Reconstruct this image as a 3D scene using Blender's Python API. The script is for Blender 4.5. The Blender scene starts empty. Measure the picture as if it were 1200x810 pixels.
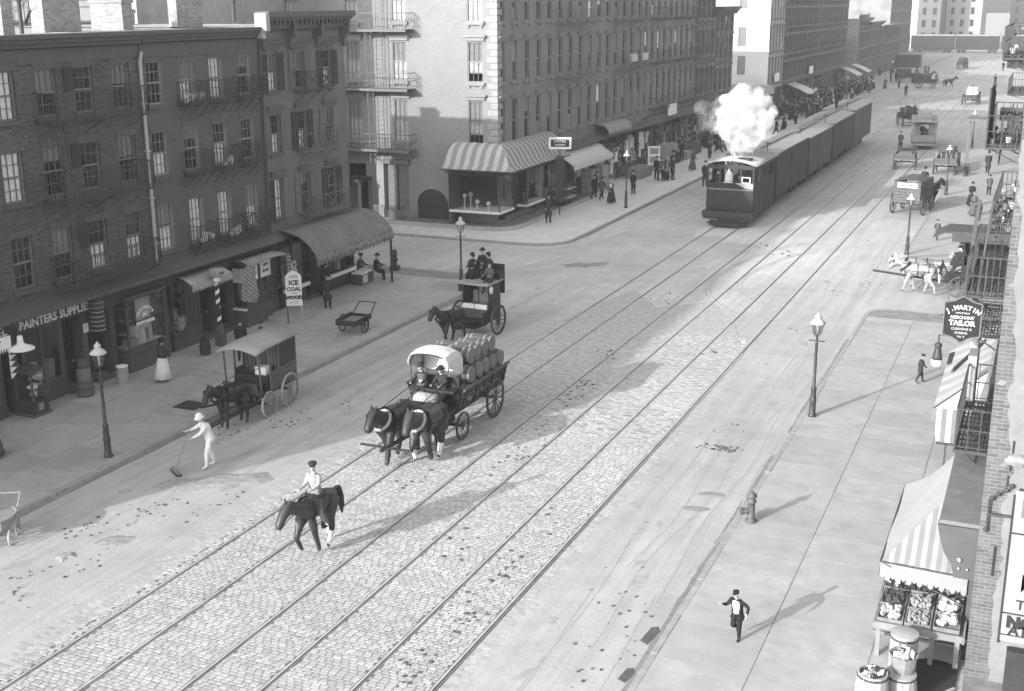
import bpy, math, random
import numpy as np
from mathutils import Vector, Matrix, Euler
random.seed(7)
R_ = math.radians
S = bpy.context.scene
COL = S.collection

# ------------------------------------------------------------------ camera
cam = bpy.data.cameras.new('camera')
cam.sensor_width = 36.0
cam.lens = 1420.8 / 1200 * 36.0
cam.clip_start = 0.2
cam.clip_end = 3000
camo = bpy.data.objects.new('camera', cam)
COL.objects.link(camo)
_r = Vector((0.9162054, 0.4006707, -0.00553622))
_u = Vector((-0.10388901, 0.25085915, 0.96243273))
_f = Vector((-0.38700741, 0.88121091, -0.27146379))
M = Matrix.Identity(4)
for i in range(3):
    M[i][0], M[i][1], M[i][2] = _r[i], _u[i], -_f[i]
M[2][3] = 12.916
camo.matrix_world = M
S.camera = camo

# ------------------------------------------------------------------ sky, sun, exposure
SUN_EL, SHADE = 17.5, Vector((0.42, 0.9075))          # elevation, direction in which shadows fall
sun_to = Vector((-SHADE.x * math.cos(R_(SUN_EL)), -SHADE.y * math.cos(R_(SUN_EL)), math.sin(R_(SUN_EL))))
W = bpy.data.worlds.new('World')
S.world = W
W.use_nodes = True
nt = W.node_tree
nt.nodes.clear()
sky = nt.nodes.new('ShaderNodeTexSky')
sky.sky_type = 'NISHITA'
sky.sun_disc = False
sky.sun_elevation = R_(SUN_EL)
sky.sun_rotation = math.atan2(sun_to.x, sun_to.y)
sky.air_density, sky.dust_density = 1.6, 3.0
hs = nt.nodes.new('ShaderNodeRGBToBW')                 # the photograph is monochrome
bg = nt.nodes.new('ShaderNodeBackground')
bg.inputs['Strength'].default_value = 0.15
wo = nt.nodes.new('ShaderNodeOutputWorld')
nt.links.new(sky.outputs[0], hs.inputs[0])
nt.links.new(hs.outputs[0], bg.inputs[0])
nt.links.new(bg.outputs[0], wo.inputs[0])
sl = bpy.data.lights.new('sun', 'SUN')
sl.energy = 2.05
sl.angle = R_(0.6)
sl.color = (1, 1, 1)
so = bpy.data.objects.new('sun', sl)
COL.objects.link(so)
so.rotation_euler = (-sun_to).to_track_quat('-Z', 'Y').to_euler()
S.view_settings.view_transform = 'Standard'
S.view_settings.look = 'None'
S.view_settings.gamma = 1
S.view_settings.exposure = 1.58
S.cycles.volume_bounces = 2
S.cycles.max_bounces = 6
S.cycles.diffuse_bounces = 3
S.cycles.transparent_max_bounces = 12

# ------------------------------------------------------------------ materials (all grey: the plate is black and white)
MATS = {}
def mat(name, v, rough=0.85, var=0.0, scale=3.0, bump=0.0, bscale=None, spec=0.3, metal=0.0, world=False, blotch=0.0, bsize=0.35):
    """grey material: v base, var fine variation, blotch large worn patches, bump fine relief"""
    if name in MATS: return MATS[name]
    m = bpy.data.materials.new(name)
    m.use_nodes = True
    n = m.node_tree
    b = n.nodes['Principled BSDF']
    b.inputs['Base Color'].default_value = (v, v, v, 1)
    b.inputs['Roughness'].default_value = rough
    b.inputs['Metallic'].default_value = metal
    b.inputs['Specular IOR Level'].default_value = spec
    if var or bump or blotch:
        if world:
            vec = n.nodes.new('ShaderNodeNewGeometry').outputs['Position']
        else:
            vec = n.nodes.new('ShaderNodeTexCoord').outputs['Object']
        cur = None
        for amt, sc, det in ((var, scale, 6), (blotch, bsize, 4)):
            if not amt: continue
            t = n.nodes.new('ShaderNodeTexNoise')
            t.inputs['Scale'].default_value = sc
            t.inputs['Detail'].default_value = det
            t.inputs['Roughness'].default_value = 0.65
            n.links.new(vec, t.inputs['Vector'])
            mr = n.nodes.new('ShaderNodeMapRange')
            mr.inputs[1].default_value, mr.inputs[2].default_value = 0.28, 0.72
            mr.inputs[3].default_value, mr.inputs[4].default_value = 1 - amt, 1 + amt
            n.links.new(t.outputs[0], mr.inputs[0])
            if cur is None: cur = mr.outputs[0]
            else:
                mm = n.nodes.new('ShaderNodeMath'); mm.operation = 'MULTIPLY'
                n.links.new(cur, mm.inputs[0]); n.links.new(mr.outputs[0], mm.inputs[1]); cur = mm.outputs[0]
        if cur is not None:
            mm = n.nodes.new('ShaderNodeMath'); mm.operation = 'MULTIPLY'; mm.inputs[1].default_value = v
            n.links.new(cur, mm.inputs[0])
            n.links.new(mm.outputs[0], b.inputs['Base Color'])
        if bump:
            t = n.nodes.new('ShaderNodeTexNoise')
            t.inputs['Scale'].default_value = bscale or scale * 3
            t.inputs['Detail'].default_value = 5
            n.links.new(vec, t.inputs['Vector'])
            bp = n.nodes.new('ShaderNodeBump')
            bp.inputs['Strength'].default_value = bump
            bp.inputs['Distance'].default_value = 0.02
            n.links.new(t.outputs[0], bp.inputs['Height'])
            n.links.new(bp.outputs[0], b.inputs['Normal'])
    MATS[name] = m
    return m

def brick_mat(name, v, mortar, axis, bw=0.21, bh=0.07, var=0.25, contrast=1.0, smear=0.3):
    """coursed brick; axis 'x' for walls that run along Y, 'y' for walls that run along X"""
    if name in MATS: return MATS[name]
    m = bpy.data.materials.new(name); m.use_nodes = True
    n = m.node_tree; b = n.nodes['Principled BSDF']
    b.inputs['Roughness'].default_value = 0.9
    b.inputs['Specular IOR Level'].default_value = 0.2
    geo = n.nodes.new('ShaderNodeNewGeometry')
    sp = n.nodes.new('ShaderNodeSeparateXYZ'); n.links.new(geo.outputs['Position'], sp.inputs[0])
    cb = n.nodes.new('ShaderNodeCombineXYZ')
    if axis == 'xy':
        ax_ = n.nodes.new('ShaderNodeMath'); n.links.new(sp.outputs['X'], ax_.inputs[0]); n.links.new(sp.outputs['Y'], ax_.inputs[1]); n.links.new(ax_.outputs[0], cb.inputs[0])
    else: n.links.new(sp.outputs['Y' if axis == 'x' else 'X'], cb.inputs[0])
    n.links.new(sp.outputs['Z'], cb.inputs[1])
    t = n.nodes.new('ShaderNodeTexBrick')
    t.inputs['Scale'].default_value = 1.0
    t.inputs['Brick Width'].default_value = bw; t.inputs['Row Height'].default_value = bh
    t.inputs['Mortar Size'].default_value = 0.008; t.inputs['Mortar Smooth'].default_value = 0.3
    t.inputs['Color1'].default_value = (v * (1 - var),) * 3 + (1,)
    t.inputs['Color2'].default_value = (v * (1 + var),) * 3 + (1,)
    t.inputs['Mortar'].default_value = (mortar,) * 3 + (1,)
    n.links.new(cb.outputs[0], t.inputs['Vector'])
    ns = n.nodes.new('ShaderNodeTexNoise'); ns.inputs['Scale'].default_value = 0.6; ns.inputs['Detail'].default_value = 7
    ns.inputs['Roughness'].default_value = 0.7
    n.links.new(geo.outputs['Position'], ns.inputs['Vector'])
    mr = n.nodes.new('ShaderNodeMapRange')
    mr.inputs[1].default_value, mr.inputs[2].default_value = 0.3, 0.7
    mr.inputs[3].default_value, mr.inputs[4].default_value = 1 - smear, 1 + smear
    n.links.new(ns.outputs[0], mr.inputs[0])
    vm = n.nodes.new('ShaderNodeVectorMath'); vm.operation = 'SCALE'
    n.links.new(t.outputs[0], vm.inputs[0]); n.links.new(mr.outputs[0], vm.inputs['Scale'])
    n.links.new(vm.outputs[0], b.inputs['Base Color'])
    bp = n.nodes.new('ShaderNodeBump'); bp.inputs['Strength'].default_value = 0.6; bp.inputs['Distance'].default_value = 0.01
    bp.invert = True
    n.links.new(t.outputs['Fac'], bp.inputs['Height']); n.links.new(bp.outputs[0], b.inputs['Normal'])
    MATS[name] = m
    return m

def stripe_mat(name, a, c, period, axis=1, rough=0.9, var=0.08, duty=0.5, diag=None):
    """woven stripes along one object axis"""
    if name in MATS: return MATS[name]
    m = bpy.data.materials.new(name); m.use_nodes = True
    n = m.node_tree; b = n.nodes['Principled BSDF']; b.inputs['Roughness'].default_value = rough
    b.inputs['Specular IOR Level'].default_value = 0.1
    tc = n.nodes.new('ShaderNodeTexCoord'); sp = n.nodes.new('ShaderNodeSeparateXYZ')
    n.links.new(tc.outputs['Object'], sp.inputs[0])
    src = sp.outputs[axis]
    if diag is not None:
        k = n.nodes.new('ShaderNodeMath'); k.operation = 'MULTIPLY_ADD'; k.inputs[1].default_value = diag[1]
        n.links.new(sp.outputs[diag[0]], k.inputs[0]); n.links.new(src, k.inputs[2]); src = k.outputs[0]
    d = n.nodes.new('ShaderNodeMath'); d.operation = 'DIVIDE'; d.inputs[1].default_value = period
    n.links.new(src, d.inputs[0])
    f = n.nodes.new('ShaderNodeMath'); f.operation = 'FRACT'; n.links.new(d.outputs[0], f.inputs[0])
    g = n.nodes.new('ShaderNodeMath'); g.operation = 'GREATER_THAN'; g.inputs[1].default_value = duty
    n.links.new(f.outputs[0], g.inputs[0])
    mx = n.nodes.new('ShaderNodeMapRange'); mx.inputs[3].default_value = a; mx.inputs[4].default_value = c
    n.links.new(g.outputs[0], mx.inputs[0])
    t = n.nodes.new('ShaderNodeTexNoise'); t.inputs['Scale'].default_value = 2.5; t.inputs['Detail'].default_value = 5
    n.links.new(tc.outputs['Object'], t.inputs['Vector'])
    mr = n.nodes.new('ShaderNodeMapRange'); mr.inputs[1].default_value, mr.inputs[2].default_value = 0.3, 0.7
    mr.inputs[3].default_value, mr.inputs[4].default_value = 1 - var, 1 + var
    n.links.new(t.outputs[0], mr.inputs[0])
    mm = n.nodes.new('ShaderNodeMath'); mm.operation = 'MULTIPLY'
    n.links.new(mx.outputs[0], mm.inputs[0]); n.links.new(mr.outputs[0], mm.inputs[1])
    n.links.new(mm.outputs[0], b.inputs['Base Color'])
    MATS[name] = m
    return m

def glass_mat(name, tint=0.5, refl=0.25):
    if name in MATS: return MATS[name]
    m = bpy.data.materials.new(name); m.use_nodes = True
    n = m.node_tree; n.nodes.clear()
    tr = n.nodes.new('ShaderNodeBsdfTransparent'); tr.inputs[0].default_value = (tint, tint, tint, 1)
    gl = n.nodes.new('ShaderNodeBsdfGlossy'); gl.inputs['Roughness'].default_value = 0.04
    gl.inputs[0].default_value = (0.9, 0.9, 0.9, 1)
    fr = n.nodes.new('ShaderNodeLayerWeight'); fr.inputs[0].default_value = .5
    pw = n.nodes.new('ShaderNodeMath'); pw.operation = 'POWER'; pw.inputs[1].default_value = 5; n.links.new(fr.outputs['Facing'], pw.inputs[0])
    ad = n.nodes.new('ShaderNodeMath'); ad.operation = 'MULTIPLY_ADD'; ad.inputs[1].default_value = .7; ad.inputs[2].default_value = refl
    n.links.new(pw.outputs[0], ad.inputs[0])
    mx = n.nodes.new('ShaderNodeMixShader')
    n.links.new(ad.outputs[0], mx.inputs[0]); n.links.new(tr.outputs[0], mx.inputs[1]); n.links.new(gl.outputs[0], mx.inputs[2])
    o = n.nodes.new('ShaderNodeOutputMaterial'); n.links.new(mx.outputs[0], o.inputs[0])
    MATS[name] = m
    return m

# ------------------------------------------------------------------ mesh builder and object helpers
class MB:
    def __init__(s): s.v, s.f, s.m = [], [], []
    def add(s, vs, fs, mi=0):
        o = len(s.v)
        s.v.extend([tuple(p) for p in vs])
        for f in fs:
            s.f.append(tuple(i + o for i in f)); s.m.append(mi)
        return s
    def box(s, a, b, mi=0, jit=0.0):
        x0, y0, z0 = a; x1, y1, z1 = b
        if x0 > x1: x0, x1 = x1, x0
        if y0 > y1: y0, y1 = y1, y0
        if z0 > z1: z0, z1 = z1, z0
        vs = [(x0,y0,z0),(x1,y0,z0),(x1,y1,z0),(x0,y1,z0),(x0,y0,z1),(x1,y0,z1),(x1,y1,z1),(x0,y1,z1)]
        if jit: vs = [(p[0]+random.uniform(-jit,jit), p[1]+random.uniform(-jit,jit), p[2]+random.uniform(-jit,jit)) for p in vs]
        return s.add(vs, [(0,3,2,1),(4,5,6,7),(0,1,5,4),(1,2,6,5),(2,3,7,6),(3,0,4,7)], mi)
    def bar(s, p, q, w, h=None, mi=0, up=(0,0,1)):
        """square bar from p to q"""
        h = w if h is None else h
        p, q = Vector(p), Vector(q); d = (q - p).normalized()
        up = Vector(up)
        if abs(d.dot(up)) > 0.98: up = Vector((1,0,0))
        a = d.cross(up).normalized() * w / 2; b = a.cross(d).normalized() * h / 2
        vs = [p-a-b, p+a-b, p+a+b, p-a+b, q-a-b, q+a-b, q+a+b, q-a+b]
        return s.add(vs, [(0,1,2,3),(7,6,5,4),(0,4,5,1),(1,5,6,2),(2,6,7,3),(3,7,4,0)], mi)
    def tube(s, p, q, r0, r1=None, n=8, mi=0, caps=True):
        r1 = r0 if r1 is None else r1
        p, q = Vector(p), Vector(q); d = (q - p).normalized()
        t = Vector((0,0,1)) if abs(d.z) < 0.95 else Vector((1,0,0))
        a = d.cross(t).normalized(); b = d.cross(a).normalized()
        vs, fs = [], []
        for c, r in ((p, r0), (q, r1)):
            for i in range(n):
                th = 2*math.pi*i/n
                vs.append(c + (a*math.cos(th) + b*math.sin(th))*r)
        for i in range(n):
            j = (i+1) % n
            fs.append((i, i+n, j+n, j))
        if caps: fs += [tuple(range(n)), tuple(range(2*n-1, n-1, -1))]
        return s.add(vs, fs, mi)
    def path(s, pts, r, n=6, mi=0):
        for a, b in zip(pts[:-1], pts[1:]): s.tube(a, b, r, r, n, mi)
        return s
    def lathe(s, prof, n=12, o=(0,0,0), mi=0, sx=1.0, sy=1.0, ang=None, rib=0.0):
        """profile [(r,z)...] round Z"""
        vs, fs = [], []
        k = len(prof)
        for i in range(n):
            th = 2*math.pi*i/n
            rr = 1 + (rib if i % 2 else -rib)
            for r, z in prof:
                vs.append((o[0]+r*rr*sx*math.cos(th), o[1]+r*rr*sy*math.sin(th), o[2]+z))
        for i in range(n):
            j = (i+1) % n
            for t in range(k-1):
                fs.append((i*k+t, j*k+t, j*k+t+1, i*k+t+1))
        closed = prof[0] == prof[-1]
        if prof[0][0] > 1e-4 and not closed: fs.append(tuple(i*k for i in range(n-1,-1,-1)))
        if prof[-1][0] > 1e-4 and not closed: fs.append(tuple(i*k+k-1 for i in range(n)))
        return s.add(vs, fs, mi)
    def ball(s, c, r, n=8, k=5, mi=0, sx=1, sy=1, sz=1):
        prof = [(max(1e-5, math.sin(math.pi*i/k))*r, -math.cos(math.pi*i/k)*r*sz) for i in range(k+1)]
        prof[0] = (0, -r*sz); prof[-1] = (0, r*sz)
        return s.lathe(prof, n, c, mi, sx, sy)
    def prism(s, poly, z0, z1, mi=0, top=None):
        n = len(poly)
        vs = [(x,y,z0) for x,y in poly] + [(x,y,z1) for x,y in poly]
        fs = [tuple(range(n-1,-1,-1)), tuple(range(n,2*n))] + [(i,(i+1)%n,(i+1)%n+n,i+n) for i in range(n)]
        o = len(s.f); s.add(vs, fs, mi)
        if top is not None: s.m[o+1] = top
        return s
    def extrude(s, prof, p, q, mi=0):
        """profile list of (d,z) extruded from p to q (points at d=0,z=0); d goes along outward normal = left of p->q rotated"""
        p, q = Vector(p), Vector(q); d = (q-p).normalized(); nrm = Vector((d.y, -d.x, 0))
        n = len(prof)
        vs = [p + nrm*a + Vector((0,0,z)) for a,z in prof] + [q + nrm*a + Vector((0,0,z)) for a,z in prof]
        fs = [tuple(range(n)), tuple(range(2*n-1,n-1,-1))] + [((i+1)%n, i, i+n, (i+1)%n+n) for i in range(n)]
        return s.add(vs, fs, mi)
    def quad(s, a, b, c, d, mi=0): return s.add([a,b,c,d], [(0,1,2,3)], mi)
    def xform(s, mtx, start=0):
        s.v[start:] = [tuple(mtx @ Vector(p)) for p in s.v[start:]]
        return s
    def merge(s, o, mtx=None):
        vs = [tuple(mtx @ Vector(p)) for p in o.v] if mtx is not None else o.v
        k = len(s.v); s.v.extend(vs)
        s.f.extend([tuple(i+k for i in f) for f in o.f]); s.m.extend(o.m)
        return s
    def mesh(s, name, mats, smooth=False, shift=None):
        me = bpy.data.meshes.new(name)
        v = s.v if shift is None else [(p[0]-shift[0], p[1]-shift[1], p[2]-shift[2]) for p in s.v]
        me.from_pydata(v, [], s.f)
        for m in (mats if isinstance(mats, (list, tuple)) else [mats]): me.materials.append(m)
        if any(s.m): me.polygons.foreach_set('material_index', s.m)
        if smooth: me.polygons.foreach_set('use_smooth', [True]*len(s.f))
        me.update()
        return me

def tag(o, label=None, cat=None, group=None, kind=None):
    if label: o['label'] = label
    if cat: o['category'] = cat
    if group: o['group'] = group
    if kind: o['kind'] = kind
    return o
def empty(name, loc, label, cat, rz=0.0, group=None):
    o = bpy.data.objects.new(name, None); COL.objects.link(o)
    o.location = loc; o.rotation_euler = (0,0,rz); o.empty_display_size = 0.3
    return tag(o, label, cat, group)
def link(name, me, parent=None, loc=(0,0,0), rot=(0,0,0), scale=None):
    o = bpy.data.objects.new(name, me); COL.objects.link(o)
    o.parent = parent; o.location = loc; o.rotation_euler = rot
    if scale is not None: o.scale = scale if isinstance(scale, (tuple, list)) else (scale,)*3
    return o
def put(name, mb, mats, parent=None, loc=(0,0,0), rot=(0,0,0), smooth=False, world=False, label=None):
    """link a builder as one object; world=True: the builder holds world coordinates and the parent is an unrotated thing"""
    sh = parent.location if (world and parent is not None) else None
    if world and parent is not None and parent.parent is not None: sh = parent.location + parent.parent.location
    o = link(name, mb.mesh(name, mats, smooth, sh), parent, loc, rot)
    if label: o['label'] = label
    return o
def structure(name, mb, mats, smooth=False, parent=None):
    o = put(name, mb, mats, parent, smooth=smooth)
    o['kind'] = 'structure'
    return o
def copy_tree(o, parent=None):
    c = o.copy(); COL.objects.link(c); c.parent = parent
    for ch in o.children: copy_tree(ch, c)
    return c
def clone(o, loc, rz=None, label=None, scale=None, group=None):
    c = copy_tree(o); c.location = loc
    if rz is not None: c.rotation_euler = (0,0,rz)
    if label: c['label'] = label
    if group: c['group'] = group
    if scale: c.scale = (scale,)*3
    return c
_txt = {}
def text_mesh(body, size, mat_, depth=0.006, align='CENTER', bold=0.0, arc=None):
    """lettering as mesh in the XZ plane facing -Y; centred on the origin; arc = radius of a curved line of text"""
    key = (body, size, mat_.name, bold, arc)
    if key in _txt: return _txt[key]
    def one(ch):
        cu = bpy.data.curves.new('lettering', 'FONT'); cu.body = ch; cu.size = size; cu.extrude = depth/2; cu.offset = bold
        cu.align_x = align; cu.align_y = 'CENTER'; cu.resolution_u = 2
        o = bpy.data.objects.new('lettering', cu); COL.objects.link(o)
        dg = bpy.context.evaluated_depsgraph_get(); dg.update()
        me = bpy.data.meshes.new_from_object(o.evaluated_get(dg))
        bpy.data.objects.remove(o)
        return me
    vs, fs = [], []
    if arc is None:
        me = one(body); vs = [(v.co.x, -v.co.z, v.co.y) for v in me.vertices]; fs = [tuple(p.vertices) for p in me.polygons]
    else:
        adv = 0.68*size; n = len(body); tot = adv*(n-1)
        for i, ch in enumerate(body):
            if ch == ' ': continue
            a = (i*adv - tot/2)/arc
            me = one(ch); k = len(vs)
            for v in me.vertices:
                rr = arc + v.co.y; t = a + v.co.x/arc
                vs.append((rr*math.sin(t), -v.co.z, rr*math.cos(t)-arc))
            fs += [tuple(i2+k for i2 in p.vertices) for p in me.polygons]
    out = bpy.data.meshes.new('lettering'); out.from_pydata(vs, [], fs); out.materials.append(mat_); out.update()
    _txt[key] = out
    return out
def letter(body, size, mat_, parent, loc, rz=0.0, **k):
    return link('lettering', text_mesh(body, size, mat_, **k), parent, loc, (0,0,rz))
# ------------------------------------------------------------------ ground, roadway, pavements, tracks
m_dirt = mat('road_dirt', 0.40, 0.95, var=0.10, scale=1.3, bump=0.35, bscale=9, world=True, blotch=0.16, bsize=0.13)
m_far = mat('far_ground', 0.34, 0.95, var=0.1, scale=0.1, world=True)
m_sett = mat('granite_sett', 0.43, 0.85, var=0.14, scale=3.5, bump=0.3, bscale=30, world=True, blotch=0.12, bsize=0.4)
m_joint = mat('joint_dirt', 0.30, 0.95, var=0.3, scale=4, world=True)
m_flag = mat('bluestone_flag', 0.36, 0.85, var=0.10, scale=2.2, bump=0.12, bscale=14, world=True, blotch=0.12, bsize=0.5)
m_flag2 = mat('worn_flag', 0.38, 0.85, var=0.08, scale=2.0, bump=0.10, bscale=14, world=True, blotch=0.12, bsize=0.5)
m_kerb = mat('kerb_granite', 0.33, 0.8, var=0.2, scale=3, bump=0.2, bscale=20, world=True)
m_gap = mat('flag_joint', 0.24, 0.95, var=0.3, scale=3, world=True)
m_steel = mat('rail_steel', 0.52, 0.4, var=0.25, scale=2, world=True, spec=0.5, metal=0.25)
m_groove = mat('rail_groove', 0.055, 0.9, var=0.3, scale=2, world=True)
m_dung = mat('dung', 0.10, 0.95, var=0.4, scale=8, world=True)
m_dry = mat('dark_soil', 0.27, 0.95, var=0.25, scale=3, world=True)
m_iron = mat('cast_iron', 0.045, 0.5, var=0.2, scale=6, spec=0.4)

structure('ground', MB().quad((-900,-300,-0.30),(900,-300,-0.30),(900,1500,-0.30),(-900,1500,-0.30)), m_far)
g = MB()
n_ = m_dirt.node_tree; bs = n_.nodes['Principled BSDF']; src = bs.inputs['Base Color'].links[0].from_socket
geo = n_.nodes.new('ShaderNodeNewGeometry'); mp = n_.nodes.new('ShaderNodeMapping'); mp.inputs['Scale'].default_value = (2.6,.09,1); mp.inputs['Rotation'].default_value = (0,0,R_(2))
n_.links.new(geo.outputs['Position'], mp.inputs[0]); tn = n_.nodes.new('ShaderNodeTexNoise'); tn.inputs['Scale'].default_value = 1; tn.inputs['Detail'].default_value = 6; tn.inputs['Roughness'].default_value = .7
n_.links.new(mp.outputs[0], tn.inputs['Vector']); mr = n_.nodes.new('ShaderNodeMapRange'); mr.inputs[1].default_value, mr.inputs[2].default_value, mr.inputs[3].default_value, mr.inputs[4].default_value = .3,.7,.84,1.14
n_.links.new(tn.outputs[0], mr.inputs[0]); mm = n_.nodes.new('ShaderNodeMath'); mm.operation = 'MULTIPLY'; n_.links.new(src, mm.inputs[0]); n_.links.new(mr.outputs[0], mm.inputs[1])
vd = n_.nodes.new('ShaderNodeVectorMath'); vd.operation = 'DISTANCE'; vd.inputs[1].default_value = (-20,64,0); n_.links.new(geo.outputs['Position'], vd.inputs[0])   # glow of the shaded crossing painted into the road colour
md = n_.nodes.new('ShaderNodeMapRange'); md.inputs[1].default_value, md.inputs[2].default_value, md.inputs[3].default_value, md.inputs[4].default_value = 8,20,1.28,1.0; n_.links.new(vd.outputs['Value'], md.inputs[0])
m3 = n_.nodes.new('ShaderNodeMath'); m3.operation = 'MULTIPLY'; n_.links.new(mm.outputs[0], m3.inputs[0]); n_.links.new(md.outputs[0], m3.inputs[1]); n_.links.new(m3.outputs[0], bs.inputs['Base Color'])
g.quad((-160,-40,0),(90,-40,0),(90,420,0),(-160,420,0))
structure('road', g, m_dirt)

def arc_pts(cx, cy, r, a0, a1, n=7):
    return [(cx + r*math.cos(R_(a0+(a1-a0)*i/n)), cy + r*math.sin(R_(a0+(a1-a0)*i/n))) for i in range(n+1)]
K = 0.13
def pavement(name, poly, m):
    return structure(name, MB().prism(poly, -0.02, K-0.007), m)
LX, RX = -23.8, -6.36            # kerb lines
CY0, CY1 = 52.6, 61.0            # first cross street between its kerbs
p_left = pavement('pavement', [(-70,-20),(LX-.15,-20)] + arc_pts(LX-2.15,CY0-2,2,0,90) + [(-70,CY0)], m_gap)
m_pale = mat('pale_flag', 0.64, 0.85, var=0.10, scale=2.2, bump=0.12, bscale=14, world=True, blotch=0.10, bsize=0.5)  # raised tone stands in for the glow on this shaded pavement
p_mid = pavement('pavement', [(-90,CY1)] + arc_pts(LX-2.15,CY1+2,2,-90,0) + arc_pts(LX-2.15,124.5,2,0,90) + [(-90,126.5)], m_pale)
p_far = pavement('pavement', [(-90,135.2)] + arc_pts(LX-2.15,137.2,2,-90,0) + [(LX-.15,196),(-90,196)], m_flag2)
p_end = pavement('pavement', [(-90,206)] + arc_pts(LX-2.15,208,2,-90,0) + [(LX-.15,335),(-90,335)], m_flag2)
p_right = pavement('pavement', [(40,-20),(40,CY0+.4)] + arc_pts(RX+1.15,CY0-.6,1,90,180) + [(RX+.15,-20)], m_gap)
p_right2 = pavement('pavement', [(40,135),(RX+.15,135)] + arc_pts(RX+2.15,66.2,2,180,270) + [(40,64.2)], m_flag2)
p_right3 = pavement('pavement', [(40,335),(RX+.15,335),(RX+.15,146),(40,146)], m_flag2)

# kerb stones, one by one where they can be told apart
def kerb_stone_mesh(L):
    b = MB(); b.box((-0.15,0.012,-0.05),(0.0,L-0.012,K))
    b.v = [(x-(0.012 if z > 0 and x > -0.01 else 0), y, z) for x,y,z in b.v]
    return b.mesh('kerb_stone', m_kerb)
ks = kerb_stone_mesh(1.8)
for par, x, y0, y1, flip in ((p_left, LX, -2, CY0-2, 0), (p_mid, LX, CY1+2, 124, 0), (p_right, RX, -2, CY0-2, 1)):
    y = y0
    while y < y1 - .3:
        o = link('kerb_stone', ks, par, (x, y + (1.8 if flip else 0), random.uniform(-.012,.008)), (0,0,math.pi if flip else 0))
        y += 1.8
for par, a in ((p_left, [(-40,CY0)]), ):
    pass
k2 = MB()                                               # kerbs of the rounded corners and side streets
def kerb_line(pts):
    for a, b in zip(pts[:-1], pts[1:]): k2.bar((a[0],a[1],K/2-.02), (b[0],b[1],K/2-.02), 0.15, K+.045)
kerb_line([(-70,CY0+.07)] + arc_pts(LX-2.15,CY0-2,2.07,90,0)); put('kerb_corner', k2, m_kerb, p_left); k2 = MB()
kerb_line([(-90,CY1-.07)] + arc_pts(LX-2.15,CY1+2,2.07,-90,0)); kerb_line(arc_pts(LX-2.15,124.5,2.07,0,90)+[(-90,126.57)]); put('kerb_corner', k2, m_kerb, p_mid); k2 = MB()
kerb_line([(-90,135.13)] + arc_pts(LX-2.15,137.2,2.07,-90,0)+[(LX-.08,196)]); put('kerb_corner', k2, m_kerb, p_far); k2 = MB()
kerb_line(arc_pts(LX-2.15,208,2.07,-90,0)+[(LX-.08,335)]); put('kerb_corner', k2, m_kerb, p_end); k2 = MB()
kerb_line([(RX+.08,CY0-1.6)] + arc_pts(RX+1.15,CY0-.6,1.07,180,90)+[(40,CY0+.47)]); put('kerb_corner', k2, m_kerb, p_right); k2 = MB()
kerb_line([(40,64.13)] + arc_pts(RX+2.15,66.2,2.07,270,180)+[(RX+.08,135)]); put('kerb_corner', k2, m_kerb, p_right2)

# flagstones: large slabs laid across the pavement
def flags(par, x0, x1, y0, y1, cols, dmin, dmax, m, jit=0.006):
    xs = [x0]
    for c in cols: xs.append(xs[-1] + c)
    s = (x1-x0)/(xs[-1]-x0); xs = [x0+(x-x0)*s for x in xs]
    for i in range(len(cols)):
        y = y0 - random.uniform(0, dmax)
        while y < y1:
            d = random.uniform(dmin, dmax); b = MB()
            g_ = random.uniform(0.006, 0.016); gy = random.uniform(.002,.006)
            e = min(y+d, y1)
            if e - max(y,y0) > .2:
                ya = max(y, y0)
                t = [random.uniform(-jit, jit)*.04 for _ in range(4)]
                X0, X1, Y0, Y1 = xs[i]+g_, xs[i+1]-g_, ya+gy, e-gy
                bv = .001
                vs = [(X0,Y0,K-.06),(X1,Y0,K-.06),(X1,Y1,K-.06),(X0,Y1,K-.06),
                      (X0+bv,Y0+bv,K+t[0]),(X1-bv,Y0+bv,K+t[1]),(X1-bv,Y1-bv,K+t[2]),(X0+bv,Y1-bv,K+t[3])]
                b.add(vs, [(4,5,6,7),(0,1,5,4),(1,2,6,5),(2,3,7,6),(3,0,4,7)])
                put('flagstone', b, random.choice(m) if isinstance(m, list) else m, par)
            y += d
flags(p_left, -29.9, LX-.16, 14, CY0-1.4, [2.0, 2.1, 2.0], 1.1, 1.9, [m_flag,m_flag,mat('bluestone_flag_b', 0.33, 0.85, var=0.12, scale=2.2, bump=0.12, bscale=14, world=True, blotch=0.16, bsize=0.5),mat('bluestone_flag_c', 0.385, 0.85, var=0.12, scale=2.6, bump=0.12, bscale=14, world=True, blotch=0.14, bsize=0.6)])
flags(p_right, RX+.16, -0.4, 15, CY0-1.2, [1.9, 2.1, 1.8], 1.0, 1.7, [m_flag2,mat('worn_flag_b', 0.36, 0.85, var=0.10, scale=2.0, bump=0.1, bscale=14, world=True, blotch=0.14, bsize=0.4),mat('worn_flag_c', 0.395, 0.85, var=0.10, scale=2.4, bump=0.1, bscale=14, world=True, blotch=0.12, bsize=0.6)])

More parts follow.
